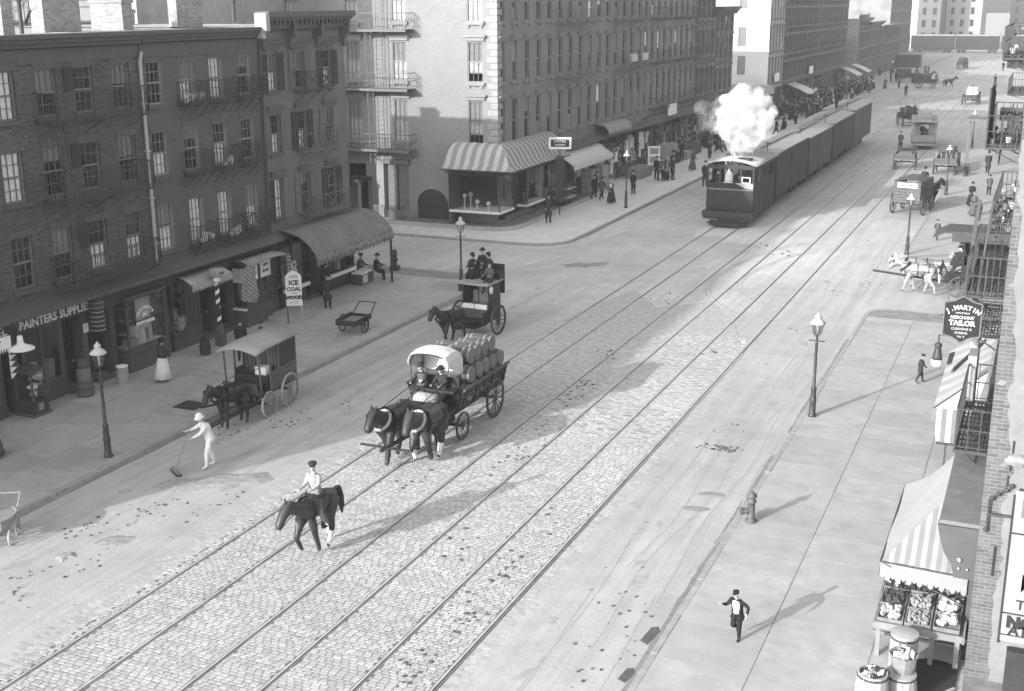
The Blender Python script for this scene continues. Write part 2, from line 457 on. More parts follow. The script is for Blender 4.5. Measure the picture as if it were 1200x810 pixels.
# granite setts between and beside the rails: the nearest 300 as parts, the rest as one mesh
RAILS = [-17.69, -16.255, -14.407, -12.97, -11.325, -9.892]
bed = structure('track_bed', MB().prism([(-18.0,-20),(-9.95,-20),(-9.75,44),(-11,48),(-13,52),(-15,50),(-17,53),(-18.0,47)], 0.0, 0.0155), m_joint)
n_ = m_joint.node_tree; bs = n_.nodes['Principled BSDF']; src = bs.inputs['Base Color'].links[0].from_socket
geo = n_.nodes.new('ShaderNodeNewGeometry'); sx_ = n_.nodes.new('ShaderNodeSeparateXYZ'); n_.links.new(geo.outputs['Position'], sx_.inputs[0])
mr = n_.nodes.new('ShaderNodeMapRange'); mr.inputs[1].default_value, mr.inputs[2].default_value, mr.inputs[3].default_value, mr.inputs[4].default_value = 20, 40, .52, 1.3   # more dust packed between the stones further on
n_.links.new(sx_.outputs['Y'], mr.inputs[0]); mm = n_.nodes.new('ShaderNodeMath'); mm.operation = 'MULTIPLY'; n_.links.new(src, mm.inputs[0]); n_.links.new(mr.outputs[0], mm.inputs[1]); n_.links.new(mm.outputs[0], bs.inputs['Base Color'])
def sett_arrays(x0, x1, y0, y1, rs):
    SW, SD = 0.195, 0.102
    out = []
    y, row = y0, 0
    while y < y1:
        off = (row % 2)*SW/2 + rs.uniform(-.03,.03)
        x = x0 + off - SW
        ed = rs.uniform(-.16,.10)                         # ragged ends of the courses
        while x < x1 + ed:
            w = SW*rs.uniform(.86,1.08)
            if x > x0 - .02 + rs.uniform(-.1,.06):
                ok = all(not (x < rx+.065 and x+w > rx-.055) for rx in RAILS)
                if ok: out.append((x, y, w, SD))
                else:
                    for rx in RAILS:                       # cut stone against the rail
                        if x < rx-.055 and x+w > rx-.055 and rx-.055-x > .07: out.append((x, y, rx-.06-x, SD))
                        if x < rx+.065 and x+w > rx+.065 and x+w-rx-.065 > .07: out.append((rx+.07, y, x+w-rx-.07, SD))
            x += w
        y += SD*rs.uniform(.96,1.06); row += 1
    return out
rs = random.Random(3)
setts = sett_arrays(-18.75, -9.45, 14.5, 62, rs)
def sett_geo(b, x, y, w, d):
    g_, e = .004, .011
    out_ = x+w < -17.9 or x > -9.85; z0 = .0035 if out_ else .021
    z = [z0 + rs.uniform(-.003,.003)*(.4 if out_ else 1) for _ in range(4)]
    b.add([(x+g_,y+g_,.001),(x+w-g_,y+g_,.002),(x+w-g_,y+d-g_,.002),(x+g_,y+d-g_,.002),
           (x+e,y+e,z[0]),(x+w-e,y+e,z[1]),(x+w-e,y+d-e,z[2]),(x+e,y+d-e,z[3])],
          [(4,5,6,7),(0,1,5,4),(1,2,6,5),(2,3,7,6),(3,0,4,7)], rs.choice((0,0,0,1,1,2)))
ms = [m_sett, mat('granite_sett_dark', 0.36, 0.85, var=0.14, scale=3.5, bump=0.3, bscale=30, world=True, blotch=.12),
      mat('granite_sett_pale', 0.465, 0.85, var=0.14, scale=3.5, bump=0.3, bscale=30, world=True, blotch=.12)]
def visible_near(s):                                       # the 300 that show largest: just inside the bottom edge of the photo
    p = Vector((s[0]-camo.matrix_world[0][3], s[1]-camo.matrix_world[1][3], -12.9))
    d = p.dot(_f); u_ = p.dot(_r)/d*1420.8; v_ = -p.dot(_u)/d*1420.8
    return d if abs(u_) < 595 and abs(v_) < 400 else 1e3 + d
def kept(s_):
    e_ = min(s_[0]+18.75, -9.45-s_[0]-s_[2]); k_ = math.sin(s_[1]*.9+s_[0]*.4)*.5+math.sin(s_[1]*2.3)*.35
    if e_ < .40 and rs.random() > .45 + e_*1.2 + k_*.35: return False
    if s_[1] > 46.5: return False
    if s_[1] > 33 and rs.random() < (s_[1]-33)/17*.95 + .25*k_: return False
    return True
setts = [s_ for s_ in setts if kept(s_)]
setts.sort(key=visible_near)
rest = MB()
for i, s_ in enumerate(setts):
    if i < 300:
        b = MB(); sett_geo(b, *s_); put('sett', b, ms, bed)
    else: sett_geo(rest, *s_)
o = put('setts', rest, ms, bed); o['kind'] = 'stuff'

for k, x in enumerate(RAILS):
    b = MB(); b.box((x-.042,-20,0.01),(x+.010,340,0.030)); b.box((x+.050,-20,0.01),(x+.060,340,0.027))
    r = structure('rail', b, m_steel)
    put('groove', MB().box((x+.0105,-20,0.006),(x+.0495,340,0.0185)), m_groove, r)
    put('web_joint', MB().box((x-.054,-20,0.004),(x-.0425,340,0.0165)), m_groove, r)

# loose stuff on the roadway: droppings, swept heaps and damp patches, each an irregular low lump
def lump(b, x, y, r, h, n=7, z=0.0, st=1.0, rot=0.0):
    a0 = rs.uniform(0,6); c, s = math.cos(rot), math.sin(rot)
    ring = []
    for i in range(n):
        q = r*rs.uniform(.6,1.15); a = a0+2*math.pi*i/n
        u, v = q*math.cos(a)*st, q*math.sin(a)
        ring.append((x+u*c-v*s, y+u*s+v*c))
    vs = [(px,py,z) for px,py in ring] + [(x+(px-x)*.55, y+(py-y)*.55, z+h*rs.uniform(.7,1.1)) for px,py in ring] + [(x,y,z+h)]
    fs = [(i,(i+1)%n,(i+1)%n+n,i+n) for i in range(n)] + [(i+n,(i+1)%n+n,2*n) for i in range(n)]
    b.add(vs, fs)
d = MB()
def scatter(cx, cy, sx, sy, n, r0, r1, z=0.0):
    for _ in range(n): lump(d, rs.gauss(cx,sx), rs.gauss(cy,sy), rs.uniform(r0,r1), rs.uniform(.008,.035), z=z)
for (cx,cy,n) in ((-13.4,30.5,18),(-13.6,33.2,16),(-13.9,36.5,14),(-14.1,38.2,16),(-14.4,42,12),(-15.4,28,8),(-10.7,24,16),(-10.6,21.5,22),(-10.5,19.2,14),
                  (-11,27,8),(-15.0,52,8),(-13.6,66,10),(-11.2,44,10),(-12.2,24.5,10),(-12,64,8)): scatter(cx,cy,.28,.55,n,.03,.09,.02)
scatter(-8.0,33.9,.28,.12,60,.02,.08)
for (cx,cy,n) in ((-21.6,21.9,26),(-20.9,23.4,20),(-20.0,24.0,8),(-22.0,17.6,26),(-20.8,18.6,14),(-20.1,20.4,10),(-19.4,25,8),(-22.6,29.5,16),(-21.5,31,20),(-20.7,34,10),
                  (-8.4,48.5,8),(-8.2,56,10),(-7.4,58.5,14),(-8.8,35.6,4),(-7.9,36,4),(-7.6,23.6,10),(-7.2,21.6,10),(-7.5,20.5,8),(-8.1,69,6),(-7.2,64,6)): scatter(cx,cy,.35,.5,n,.02,.065)
for _ in range(240): lump(d, rs.uniform(-23,-7), rs.uniform(16,75), rs.uniform(.012,.035), rs.uniform(.006,.02), n=5, z=.015 if _%2 else 0)
o = structure('road_droppings', d, m_dung); o['kind'] = 'stuff'
d = MB()
lump(d,-21.0,25.35,.62,.05,12,st=1.6,rot=.6); lump(d,-20.0,26.0,.7,.06,12,st=1.9,rot=.7); lump(d,-20.9,20.4,.30,.04,10); lump(d,-20.35,21.6,.34,.02,10,st=1.8,rot=1)
o = structure('swept_heap', d, mat('swept_dust', 0.31, .95, var=.3, scale=6, world=True)); o['kind'] = 'stuff'
d = MB()
lump(d,-21.2,57.2,1.0,.006,16,st=2.1,rot=.45); lump(d,-20.4,57.9,.6,.006,12,st=1.6,rot=.5)
o = structure('damp_patch', d, m_dry); o['kind'] = 'stuff'
d = MB()
for (x,y,sx,sy) in ((-6.62,22.3,.14,.42),(-6.58,20.6,.13,.3)):
    d.prism([(x-sx,y-sy*.7),(x+sx*.4,y-sy),(x+sx,y+sy*.5),(x+sx*.3,y+sy),(x-sx*.6,y+sy*.8)], -.01, .006)
o = structure('drain_grate', d, m_dung)
d = MB(); lump(d,-19.5,60,5.5,.005,22,st=1.9,rot=1.35)  # pale sheet painted to brighten the shaded crossing
o = structure('crossing_glow', d, mat('crossing_glow', .47, .95, var=.12, scale=1.2, bump=.3, bscale=9, world=True, blotch=.16, bsize=.25)); o['kind'] = 'stuff'
d = MB(); lump(d,-7.3,30.3,.22,.012,9,st=2,rot=.2); lump(d,-7.5,29.2,.2,.012,9,st=2.2,rot=.1);
o = structure('damp_patch', d, m_dry); o['kind'] = 'stuff'
# wheel ruts and smears in the packed dirt
def ribbon(b, pts, w, z):
    k = len(b.v)
    for i,(x,y) in enumerate(pts):
        a = pts[max(0,i-1)]; c = pts[min(len(pts)-1,i+1)]; dx, dy = c[0]-a[0], c[1]-a[1]; L = math.hypot(dx,dy) or 1
        ww = w*rs.uniform(.35,1.2)*(0.15 if i in (0,len(pts)-1) else 1); b.v.append((x-dy/L*ww,y+dx/L*ww,z)); b.v.append((x+dy/L*ww,y-dx/L*ww,z))
    for i in range(len(pts)-1): b.f.append((k+2*i,k+2*i+2,k+2*i+3,k+2*i+1)); b.m.append(0)
d = MB()
for _ in range(20):
    sd = rs.random() < .5; x = rs.uniform(-22.8,-19.2) if sd else rs.uniform(-9.2,-6.9); y = rs.uniform(13,60); L = rs.uniform(5,22); w = rs.uniform(.015,.035); ph = rs.uniform(0,6); am = rs.uniform(.03,.16); sl_ = rs.uniform(-.03,.03)
    for off in (0,1.42) if rs.random() < .4 else (0,): ribbon(d, [(x+off+am*math.sin(ph+t*.7)+sl_*t, y+t) for t in [L*i/22 for i in range(23)]], w, .0035+.0002*_/10)
gd = MB()  # gutter silt, with the shade of the left kerb face painted in
for x0, ya, yb in ((LX+.06,10,51),(RX-.10,12,34),(LX+.05,64,123),(RX-.08,36,48)):
    for k in range(3): ribbon(gd, [(x0+rs.uniform(-.03,.03), ya+(yb-ya)*i/40) for i in range(41)], .055, .0022+.0006*k)
o = structure('gutter_dirt_shade', gd, mat('gutter_silt_shade', .22, .95, var=.3, scale=4, world=True)); o['kind'] = 'stuff'
for r0 in (3.4,3.6,4.9,5.1):
    ribbon(d, [(-5.2-4.4+r0*.0-r0*math.cos(R_(a))*.9+ .2*math.sin(a*.07), 58.5+r0*math.sin(R_(a))*1.9) for a in range(-75,80,6)], .06, .005)
o = structure('wheel_ruts', d, mat('rut_dirt', .365, .95, var=.2, scale=3, world=True)); o['kind'] = 'stuff'
d = MB()
for _ in range(60): lump(d, rs.uniform(-22.5,-19.5) if _%2 else rs.uniform(-9.2,-6.8), rs.uniform(15,62), rs.uniform(.06,.22), .004, 12, st=rs.uniform(1.2,3), rot=rs.uniform(1.2,1.9))
o = structure('dirt_smears', d, mat('smear_dirt', .35, .95, var=.2, scale=5, world=True)); o['kind'] = 'stuff'
# iron plates let into the pavement
b = MB(); b.box((-25.6,30.3,K-.01),(-24.7,31.1,K+.012))
put('coal_hole_plate', b, m_iron, p_left)
# ------------------------------------------------------------------ buildings: walls with real openings
def wall_grid(mb, P, u0, u1, z0, z1, ops, depth=0.18, mi=0, ri=None):
    """front sheet with openings (ua,ub,za,zb) and reveals; P(u,z,d) -> point, d metres behind the face"""
    ri = mi if ri is None else ri
    us = sorted({u0,u1} | {o[0] for o in ops} | {o[1] for o in ops})
    zs = sorted({z0,z1} | {o[2] for o in ops} | {o[3] for o in ops})
    us = [u for u in us if u0-1e-6 <= u <= u1+1e-6]; zs = [z for z in zs if z0-1e-6 <= z <= z1+1e-6]
    for i in range(len(us)-1):
        for j in range(len(zs)-1):
            cu, cz = (us[i]+us[i+1])/2, (zs[j]+zs[j+1])/2
            if any(o[0] < cu < o[1] and o[2] < cz < o[3] for o in ops): continue
            mb.quad(P(us[i],zs[j],0), P(us[i+1],zs[j],0), P(us[i+1],zs[j+1],0), P(us[i],zs[j+1],0), mi)
    for a,b_,c,d_ in ops:
        mb.quad(P(a,c,0),P(a,d_,0),P(a,d_,depth),P(a,c,depth),ri); mb.quad(P(b_,c,0),P(b_,c,depth),P(b_,d_,depth),P(b_,d_,0),ri)
        mb.quad(P(a,d_,0),P(b_,d_,0),P(b_,d_,depth),P(a,d_,depth),ri); mb.quad(P(a,c,0),P(a,c,depth),P(b_,c,depth),P(b_,c,0),ri)
def PX_(X, sgn=1):                       # face of a wall along Y at x = X looking towards sgn*X
    return lambda u, z, d: (X - sgn*d, u, z)
def PY_(Y):                              # face of a wall along X at y = Y looking towards -Y
    return lambda u, z, d: (u, Y + d, z)
def shell(name, root, x0, x1, y0, y1, z1, mats, skip=()):
    """the plain sides, back and roof of a block"""
    b = MB(); H_ = z1
    if 'W' not in skip: b.quad((x0,y1,0),(x0,y0,0),(x0,y0,H_),(x0,y1,H_))
    if 'S' not in skip: b.quad((x0,y0,0),(x1,y0,0),(x1,y0,H_),(x0,y0,H_))
    if 'N' not in skip: b.quad((x1,y1,0),(x0,y1,0),(x0,y1,H_),(x1,y1,H_))
    if 'E' not in skip: b.quad((x1,y0,0),(x1,y1,0),(x1,y1,H_),(x1,y0,H_))
    put('side_wall', b, mats[0], root, world=True)
    b = MB(); b.box((x0,y0,H_-.12),(x1-.02,y1,H_-.02)); put('roof', b, mats[1], root, world=True)

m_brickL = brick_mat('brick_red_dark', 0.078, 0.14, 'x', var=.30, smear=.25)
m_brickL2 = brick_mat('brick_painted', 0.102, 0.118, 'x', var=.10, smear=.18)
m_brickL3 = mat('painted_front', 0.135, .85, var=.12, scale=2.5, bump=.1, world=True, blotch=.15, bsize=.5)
m_brickSide = brick_mat('brick_side', 0.20, 0.27, 'y', var=.3)
m_corn = mat('cornice_paint', 0.085, .7, var=.15, scale=3, bump=.05, world=True)
m_corn2 = mat('cornice_brown', 0.10, .7, var=.15, scale=3, bump=.05, world=True)
m_stone = mat('brownstone', 0.098, .85, var=.18, scale=5, bump=.15, world=True)
m_sash = mat('sash_paint', 0.16, .6, var=.15, scale=4)
m_sash_w = mat('sash_white', 0.24, .6, var=.12, scale=4)
m_glass = glass_mat('window_glass', .95, .04)
m_glass_s = glass_mat('shop_glass', .9, .05)
m_curt = mat('curtain', 0.85, .95, var=.22, scale=6)
m_shade = mat('roller_shade', 0.20, .95, var=.12, scale=2)
m_shut = mat('shutter_paint', 0.04, .7, var=.15, scale=5)
m_shut2 = mat('shutter_faded', 0.15, .8, var=.2, scale=5)
m_dark = mat('dark_wood', 0.035, .7, var=.25, scale=5)
m_wood = mat('painted_wood', 0.08, .75, var=.2, scale=5)
m_fe = mat('fire_escape_iron', 0.06, .7, var=.2, scale=6)
m_tin = mat('tin_pipe', 0.42, .6, var=.12, scale=3)
m_roof = mat('tar_roof', 0.35, .9, var=.15, scale=2, world=True, blotch=.2)
m_in = mat('room_dark', 0.05, .95)
m_white = mat('white_paint', 0.75, .7, var=.08, scale=4)
m_let = mat('lettering_cream', 0.62, .8)
m_letd = mat('lettering_dark', 0.03, .8)
m_goods = [mat('goods_%s' % n, v, .9, var=.2, scale=8) for n, v in (('pale',.5),('grey',.25),('dark',.06),('white',.7))]

def window_meshes(w, h, sash, style='plain'):
    """sash window in local axes: y across, z up from the sill, looking towards +X; origin at the middle of the sill"""
    f = MB(); t = .055
    f.box((-.13,-w/2,0),(-.03,-w/2+t,h)); f.box((-.13,w/2-t,0),(-.03,w/2,h)); f.box((-.13,-w/2+t,h-t),(-.03,w/2-t,h)); f.box((-.13,-w/2+t,0),(-.03,w/2-t,t*1.2))
    f.box((-.115,-w/2+t,h*.5-.03),(-.045,w/2-t,h*.5+.03))
    for k in (1,2): f.box((-.10,-w/2+t+(w-2*t)*k/3-.009,t),(-.055,-w/2+t+(w-2*t)*k/3+.009,h-t))
    for z in (h*.25, h*.75): f.box((-.098,-w/2+t,z-.011),(-.057,w/2-t,z+.011))
    g = MB(); g.quad((-.078,-w/2+t,t),(-.078,w/2-t,t),(-.078,w/2-t,h*.5-.03),(-.078,-w/2+t,h*.5-.03))
    g2 = MB(); g2.quad((-.072,-w/2+t,h*.5+.03),(-.072,w/2-t,h*.5+.03),(-.072,w/2-t,h-t),(-.072,-w/2+t,h-t))
    return f.mesh('window', sash), g.mesh('pane', m_glass), g2.mesh('pane', m_glass)
def curtain_mesh(w, za, zb, m, x=-.125, n=14, amp=.012):
    b = MB()
    ys = [-w/2 + w*i/n for i in range(n+1)]
    vs = [(x + (amp if i % 2 else -amp), y, za) for i, y in enumerate(ys)] + [(x + (amp if i % 2 else -amp), y, zb) for i, y in enumerate(ys)]
    b.add(vs, [(i,i+1,i+n+2,i+n+1) for i in range(n)])
    return b.mesh('curtain', m)
def cornice_mesh_x(X, y0, y1, z1, h, out, steps=3):
    b = MB()
    for i in range(steps):
        a = z1 - h*(i+1)/steps; c = z1 - h*i/steps - (.003 if i else 0)
        o_ = out*(1-.72*i/steps)
        b.box((X-.05, y0+i*.01, a), (X+o_, y1-i*.01, c))
    return b
def bracket_railing_x(b, X, y0, y1, z, out, h, pitch=.11, mi=0, cross=False, curve=False):
    """iron balcony in front of a wall at x=X facing +X: slatted floor, posts, bars and rails"""
    n = max(3, int(out/.12))
    for k in range(n): 
        x = X+.04+(out-.08)*k/(n-1); b.box((x-.02,y0,z-.012),(x+.02,y1,z+.012))
    for y in (y0+.05,(y0+y1)/2,y1-.05):
        b.box((X,y-.02,z-.055),(X+out,y+.02,z-.015)); b.bar((X,y,z-.5),(X+out*.85,y,z-.05),.025)
    zt = z+h
    for (p,q) in (((X,y0),(X+out,y0)),((X+out,y0),(X+out,y1)),((X+out,y1),(X,y1))):
        b.bar((*p,zt),(*q,zt),.035,.03); b.bar((*p,z+.10),(*q,z+.10),.02); 
        L = math.hypot(q[0]-p[0],q[1]-p[1]); k = max(2,int(L/pitch))
        for i in range(k+1):
            x,y = p[0]+(q[0]-p[0])*i/k, p[1]+(q[1]-p[1])*i/k
            b.bar((x,y,z),(x,y,zt),.016)
        if cross:
            k = max(1,int(L/.8))
            for i in range(k):
                a_ = (p[0]+(q[0]-p[0])*i/k, p[1]+(q[1]-p[1])*i/k); c_ = (p[0]+(q[0]-p[0])*(i+1)/k, p[1]+(q[1]-p[1])*(i+1)/k)
                b.bar((*a_,z+.1),(*c_,zt),.03); b.bar((*c_,z+.1),(*a_,zt),.03)

XL = -30.0
ROWS = ((4.03,5.76),(6.83,8.47),(9.43,10.98))
def row_house(name, y0, y1, ztop, centers, w, wallm, sash, label, cornice, sills=True, hood=False, shop_top=3.62, seed=1, shutters=False, jamb=None, roofz=None):
    rnd = random.Random(seed)
    root = empty(name, (XL, y0, 0), label, 'building')
    ops = [(c-w/2, c+w/2, za, zb) for za, zb in ROWS for c in centers]
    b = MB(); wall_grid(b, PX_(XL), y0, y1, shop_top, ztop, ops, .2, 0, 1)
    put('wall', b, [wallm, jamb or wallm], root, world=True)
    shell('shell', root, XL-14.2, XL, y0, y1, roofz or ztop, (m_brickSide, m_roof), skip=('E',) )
    fm = {}
    for zi, (za, zb) in enumerate(ROWS):
        h = zb-za
        key = round(h,2)
        fm[key] = fm.get(key) or window_meshes(w, h, sash)
        for c in centers:
            wo_ = link('window', fm[key][0], root, (-.05, c-y0, za), (0,0,0))
            link('pane', fm[key][1], wo_); link('pane', fm[key][2], wo_)
            r = rnd.random()
            if r < .48: link('curtain', curtain_mesh(w-.14, .06, h*rnd.choice((.45,.48,.52)), m_curt), wo_)
            if r > .42 and r < .85: link('roller_shade', curtain_mesh(w-.13, h*rnd.choice((.5,.55,.7)), h-.06, m_shade, x=-.105, amp=.002), wo_)
            elif r < .2: link('curtain', curtain_mesh(w-.14, h*.5, h-.06, m_curt), wo_)
            sb = MB(); sb.box((.03,-w/2-.10,-.13),(.15,w/2+.10,0)); put('sill', sb, m_stone, wo_)
            lb = MB()
            if hood:
                lb.box((.05,-w/2-.12,h+.10),(.13,w/2+.12,h+.24)); lb.box((.05,-w/2-.16,h+.241),(.22,w/2+.16,h+.33))
            else: lb.box((.04,-w/2-.09,h),(.075,w/2+.09,h+.20))
            put('lintel', lb, m_stone if not hood else m_corn2, wo_)
    put('cornice', cornice, m_corn2 if hood else m_corn, root, world=True)
    return root

# building 1 ------------------------------------------------ dark brick, deep reveals, long fire escape
b1c = [22.2,23.9,25.7,27.4,29.0,30.78,32.48,34.34]
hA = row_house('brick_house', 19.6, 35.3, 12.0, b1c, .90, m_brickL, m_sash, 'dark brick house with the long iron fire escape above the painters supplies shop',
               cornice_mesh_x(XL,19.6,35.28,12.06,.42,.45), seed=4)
put('frieze', MB().box((XL,19.6,11.14),(XL+.05,35.27,11.60)), m_corn, hA, world=True)
for z in (4.03, 6.83, 9.43):
    b = MB(); bracket_railing_x(b, XL, 30.1, 34.5, z-.15, .95, .95, .13)
    put('fire_escape_balcony', b, m_fe, hA, world=True)
b = MB()
for y in (30.62, 30.98): b.bar((XL+.75,y,3.9),(XL+.35,y,9.3),.03)
for k in range(18): b.bar((XL+.73-.4*k/18,30.62,4.1+k*.29),(XL+.73-.4*k/18,30.98,4.1+k*.29),.018)
put('ladder', b, m_fe, hA, world=True)
for (c, za, zb) in ((32.48,9.43,10.98),(32.48,6.83,8.47),(32.48,4.03,5.76)):
    b = MB(); y = c-.47
    for (u,v) in ((0,.42),):
        b.box((XL+.02,y-.46,(za+zb)/2),(XL+.06,y-.04,zb)); 
        for k in range(9): b.box((XL+.06,y-.42,(za+zb)/2+.05+k*.075),(XL+.075,y-.08,(za+zb)/2+.10+k*.075))
    put('shutter', b, m_shut, hA, world=True)
# tin rain pipe between the two houses
b = MB(); b.tube((XL+.10,35.27,3.7),(XL+.10,35.27,11.0),.065,n=10); b.tube((XL+.10,35.27,11.0),(XL+.2,35.27,11.35),.065,n=8)
for z in (4.4,6.1,7.8,9.5): b.box((XL,35.18,z),(XL+.18,35.36,z+.05))
put('rain_pipe', b, m_tin, hA, world=True, smooth=False)

# building 2 ------------------------------------------------ smooth painted front with small balconies
b2c = [36.1, 37.92, 39.72, 41.55]
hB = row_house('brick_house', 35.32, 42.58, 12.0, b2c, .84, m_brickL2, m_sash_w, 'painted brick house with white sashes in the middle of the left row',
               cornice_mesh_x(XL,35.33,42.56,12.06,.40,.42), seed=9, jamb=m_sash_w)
put('frieze', MB().box((XL,35.36,11.12),(XL+.05,42.5,11.62)), m_corn, hB, world=True)
for z in (9.43, 6.83, 4.03):
    for c in (37.92, 39.72, 41.4):
        b = MB(); bracket_railing_x(b, XL, c-.62, c+.62, z-.14, .55, .85, .12, cross=(c > 41)); put('balcony', b, m_fe, hB, world=True)
for (c,z) in ((37.92,9.43),(37.6,9.43),(39.9,6.83),(38.2,4.03),(39.8,4.03)):
    b = MB(); rr = random.Random(int(c*10))
    for k in range(7): b.ball((XL+.3+rr.uniform(-.12,.12), c+rr.uniform(-.4,.4), z+rr.uniform(0,.3)), rr.uniform(.06,.13), 6, 4)
    put('bundle', b, rr.choice(m_goods), hB, world=True)

# building 3 ------------------------------------------------ bracketed cornice and shutters, on the corner
b3c = [43.5, 45.55, 47.78]
cn = MB()
cn.box((XL-.05,42.62,12.42),(XL+.62,49.45,12.66)); cn.box((XL-.05,42.66,12.30),(XL+.5,49.40,12.417)); cn.box((XL-.05,42.7,11.95),(XL+.22,49.33,12.297))
cn.box((XL,42.7,11.33),(XL+.05,49.3,11.42))
for y in [42.75+ i*.32 for i in range(21)]: cn.box((XL+.22,y,12.12),(XL+.42,y+.13,12.30))
for y in (42.72,44.75,46.9,49.1):
    cn.box((XL,y,11.2),(XL+.2,y+.2,11.95)); cn.box((XL+.2,y+.01,11.6),(XL+.4,y+.19,12.297)); cn.ball((XL+.12,y+.1,11.22),.12,8,5)
for ya, yb in ((43.0,44.65),(45.05,46.8),(47.2,49.0)):
    cn.box((XL,ya,11.5),(XL+.05,yb,11.55)); cn.box((XL,ya,11.80),(XL+.05,yb,11.85)); cn.box((XL,ya,11.55),(XL+.05,ya+.05,11.8)); cn.box((XL,yb-.05,11.55),(XL+.05,yb,11.8))
hC = row_house('corner_house', 42.6, 49.3, 12.4, b3c, .80, m_brickL3, m_sash, 'corner house with bracketed cornice and louvred shutters at the end of the left row', cn, hood=True, seed=14, roofz=12.05)
put('cornice_end', MB().box((XL+.1,42.35,11.9),(XL+.66,42.61,12.6)).box((XL+.1,42.35,11.6),(XL+.45,42.61,11.897)), mat('cornice_pale',.34,.7,var=.1,scale=4), hC, world=True)
def shutter_mb(w, h, m):
    b = MB(); t = .05
    b.box((0,0,0),(.035,t,h)); b.box((0,w-t,0),(.035,w,h)); b.box((0,t,0),(.035,w-t,t)); b.box((0,t,h-t),(.035,w-t,h)); b.box((0,t,h*.5-.03),(.035,w-t,h*.5+.03))
    z = t+.02
    while z < h-t-.05:
        if abs(z-h*.5) > .07: b.add([(.006,t,z+.035),(.03,t,z),(.03,w-t,z),(.006,w-t,z+.035)], [(0,1,2,3)])
        z += .05
    return b.mesh('shutter', m)
for i, (za, zb) in enumerate(ROWS):
    for j, c in enumerate(b3c):
        for sd in (-1, 1):
            if (i,j,sd) in ((0,0,1),(1,2,1)): continue
            hh = (zb-za) if (i,j) != (1,0) or sd > 0 else (zb-za)
            link('shutter', shutter_mb(.40, hh, m_shut2 if (i+j) % 2 else m_shut), hC, (.03, (c-42.6) + (.42 if sd > 0 else -.82), za))
for (ya,yb,z) in ((45.1,47.2,9.43),(45.1,47.4,6.83),(45.3,48.3,4.03)):
    b = MB(); bracket_railing_x(b, XL, ya, yb, z-.12, .65, .85, .4, cross=True); put('balcony', b, m_fe if z > 9 else mat('iron_grey',.14,.7), hC, world=True)
b = MB(); b.tube((XL+.08,42.62,3.7),(XL+.08,42.62,11.4),.05,n=8); put('rain_pipe', b, m_corn, hC, world=True)

# neighbour that stands before the frame: it throws the shade on the near roadway
hN = row_house('brick_house', 6.0, 19.55, 12.0, [7.2,9.0,10.8,12.6,14.4,16.2,18.0], .9, m_brickL, m_sash, 'plain brick house at the near end of the left row',
               cornice_mesh_x(XL,6.0,19.55,12.06,.42,.45), seed=21)

# roofs, chimneys and the light rear walls seen over the cornice
m_chim = brick_mat('brick_chimney_lit', 0.26, 0.34, 'xy', var=.25, smear=.25)
m_chimx = brick_mat('brick_chimney_x', 0.30, 0.36, 'x', var=.25)
def chimney(x, y, w, d, z0, z1, label, pots=2, par=None):
    b = MB()
    b.box((x,y,z0),(x+w,y+d,z1-.18)); b.box((x-.05,y-.05,z1-.178),(x+w+.05,y+d+.05,z1))
    o = put('chimney', b, m_chim, par, world=True)
    for k in range(pots):
        p = MB(); p.lathe([(.11,0),(.13,.05),(.10,.4),(.12,.42),(.12,.5)], 8, (x+w*(k+.5)/pots, y+d/2, z1+.001)); put('chimney_pot', p, m_tin, o)
        
chimney(-34.6,35.1,.6,1.9,11.9,14.2,'', 2, hA)
chimney(-33.3,30.9,1.6,.5,11.9,14.0,'', 2, hA)
chimney(-34.4,42.6,.45,1.7,11.9,13.4,'', 2, hB)
chimney(-35.5,39.2,1.6,.6,11.9,13.2,'', 3, hB)
chimney(-42.4,48.2,.95,.6,11.9,12.75,'',1,hC)
b = MB(); b.tube((-33.6,33.6,11.9),(-33.6,33.6,13.1),.07,n=8); b.tube((-33.6,33.6,13.1),(-33.6,33.6,13.2),.14,.05,8); b.tube((-33.6,33.8,12.3),(-33.4,33.9,12.8),.05,n=6)
put('stove_pipe', b, m_fe, hA, world=True)
for i,(x,y,h) in enumerate(((-34.5,47.3,13.1),(-36,45.6,13.0))):
    b = MB(); b.tube((x,y,12.2),(x,y,h),.09,n=8); b.tube((x,y,h-.05),(x,y,h+.04),.14,n=8); put('stove_pipe', b, m_fe, hC, world=True)
# rear tenements with light boarded walls behind the row
m_board = stripe_mat('boarded_wall', .26, .34, .22, 0, var=.2, duty=.82)
m_pl = mat('pale_plaster', .36, .9, var=.14, scale=2, world=True, blotch=.2, bsize=.6)
rt = empty('rear_tenement', (-52,52,0), 'pale boarded tenement glimpsed over the roofs of the left row', 'building')
b = MB(); b.box((-78,52,0),(-44,66,19)); put('wall', b, m_pl, rt, world=True)
for k in range(60): 
    put('board', MB().box((-70+k*.42,51.94,9),(-70+k*.42+.38,51.99,18.5)), m_board, rt, world=True)
for k in range(5):
    b = MB(); b.box((-66+k*4.6,51.85,12.1),(-65+k*4.6,51.935,14.0)); put('window', b, m_shade, rt, world=True)
b = MB()
for x in [-66+1.1*k for k in range(18)]: b.bar((x,50.9,12.2),(x,50.9,13.2),.04)
b.bar((-67,50.9,13.2),(-46,50.9,13.2),.06); b.box((-67,50.8,12.1),(-46,51.93,12.18)); b.bar((-62,50.9,12.1),(-58,50.9,14.6),.07); b.bar((-54,50.9,12.1),(-50,50.9,14.6),.07)
put('fire_escape_balcony', b, m_fe, rt, world=True)
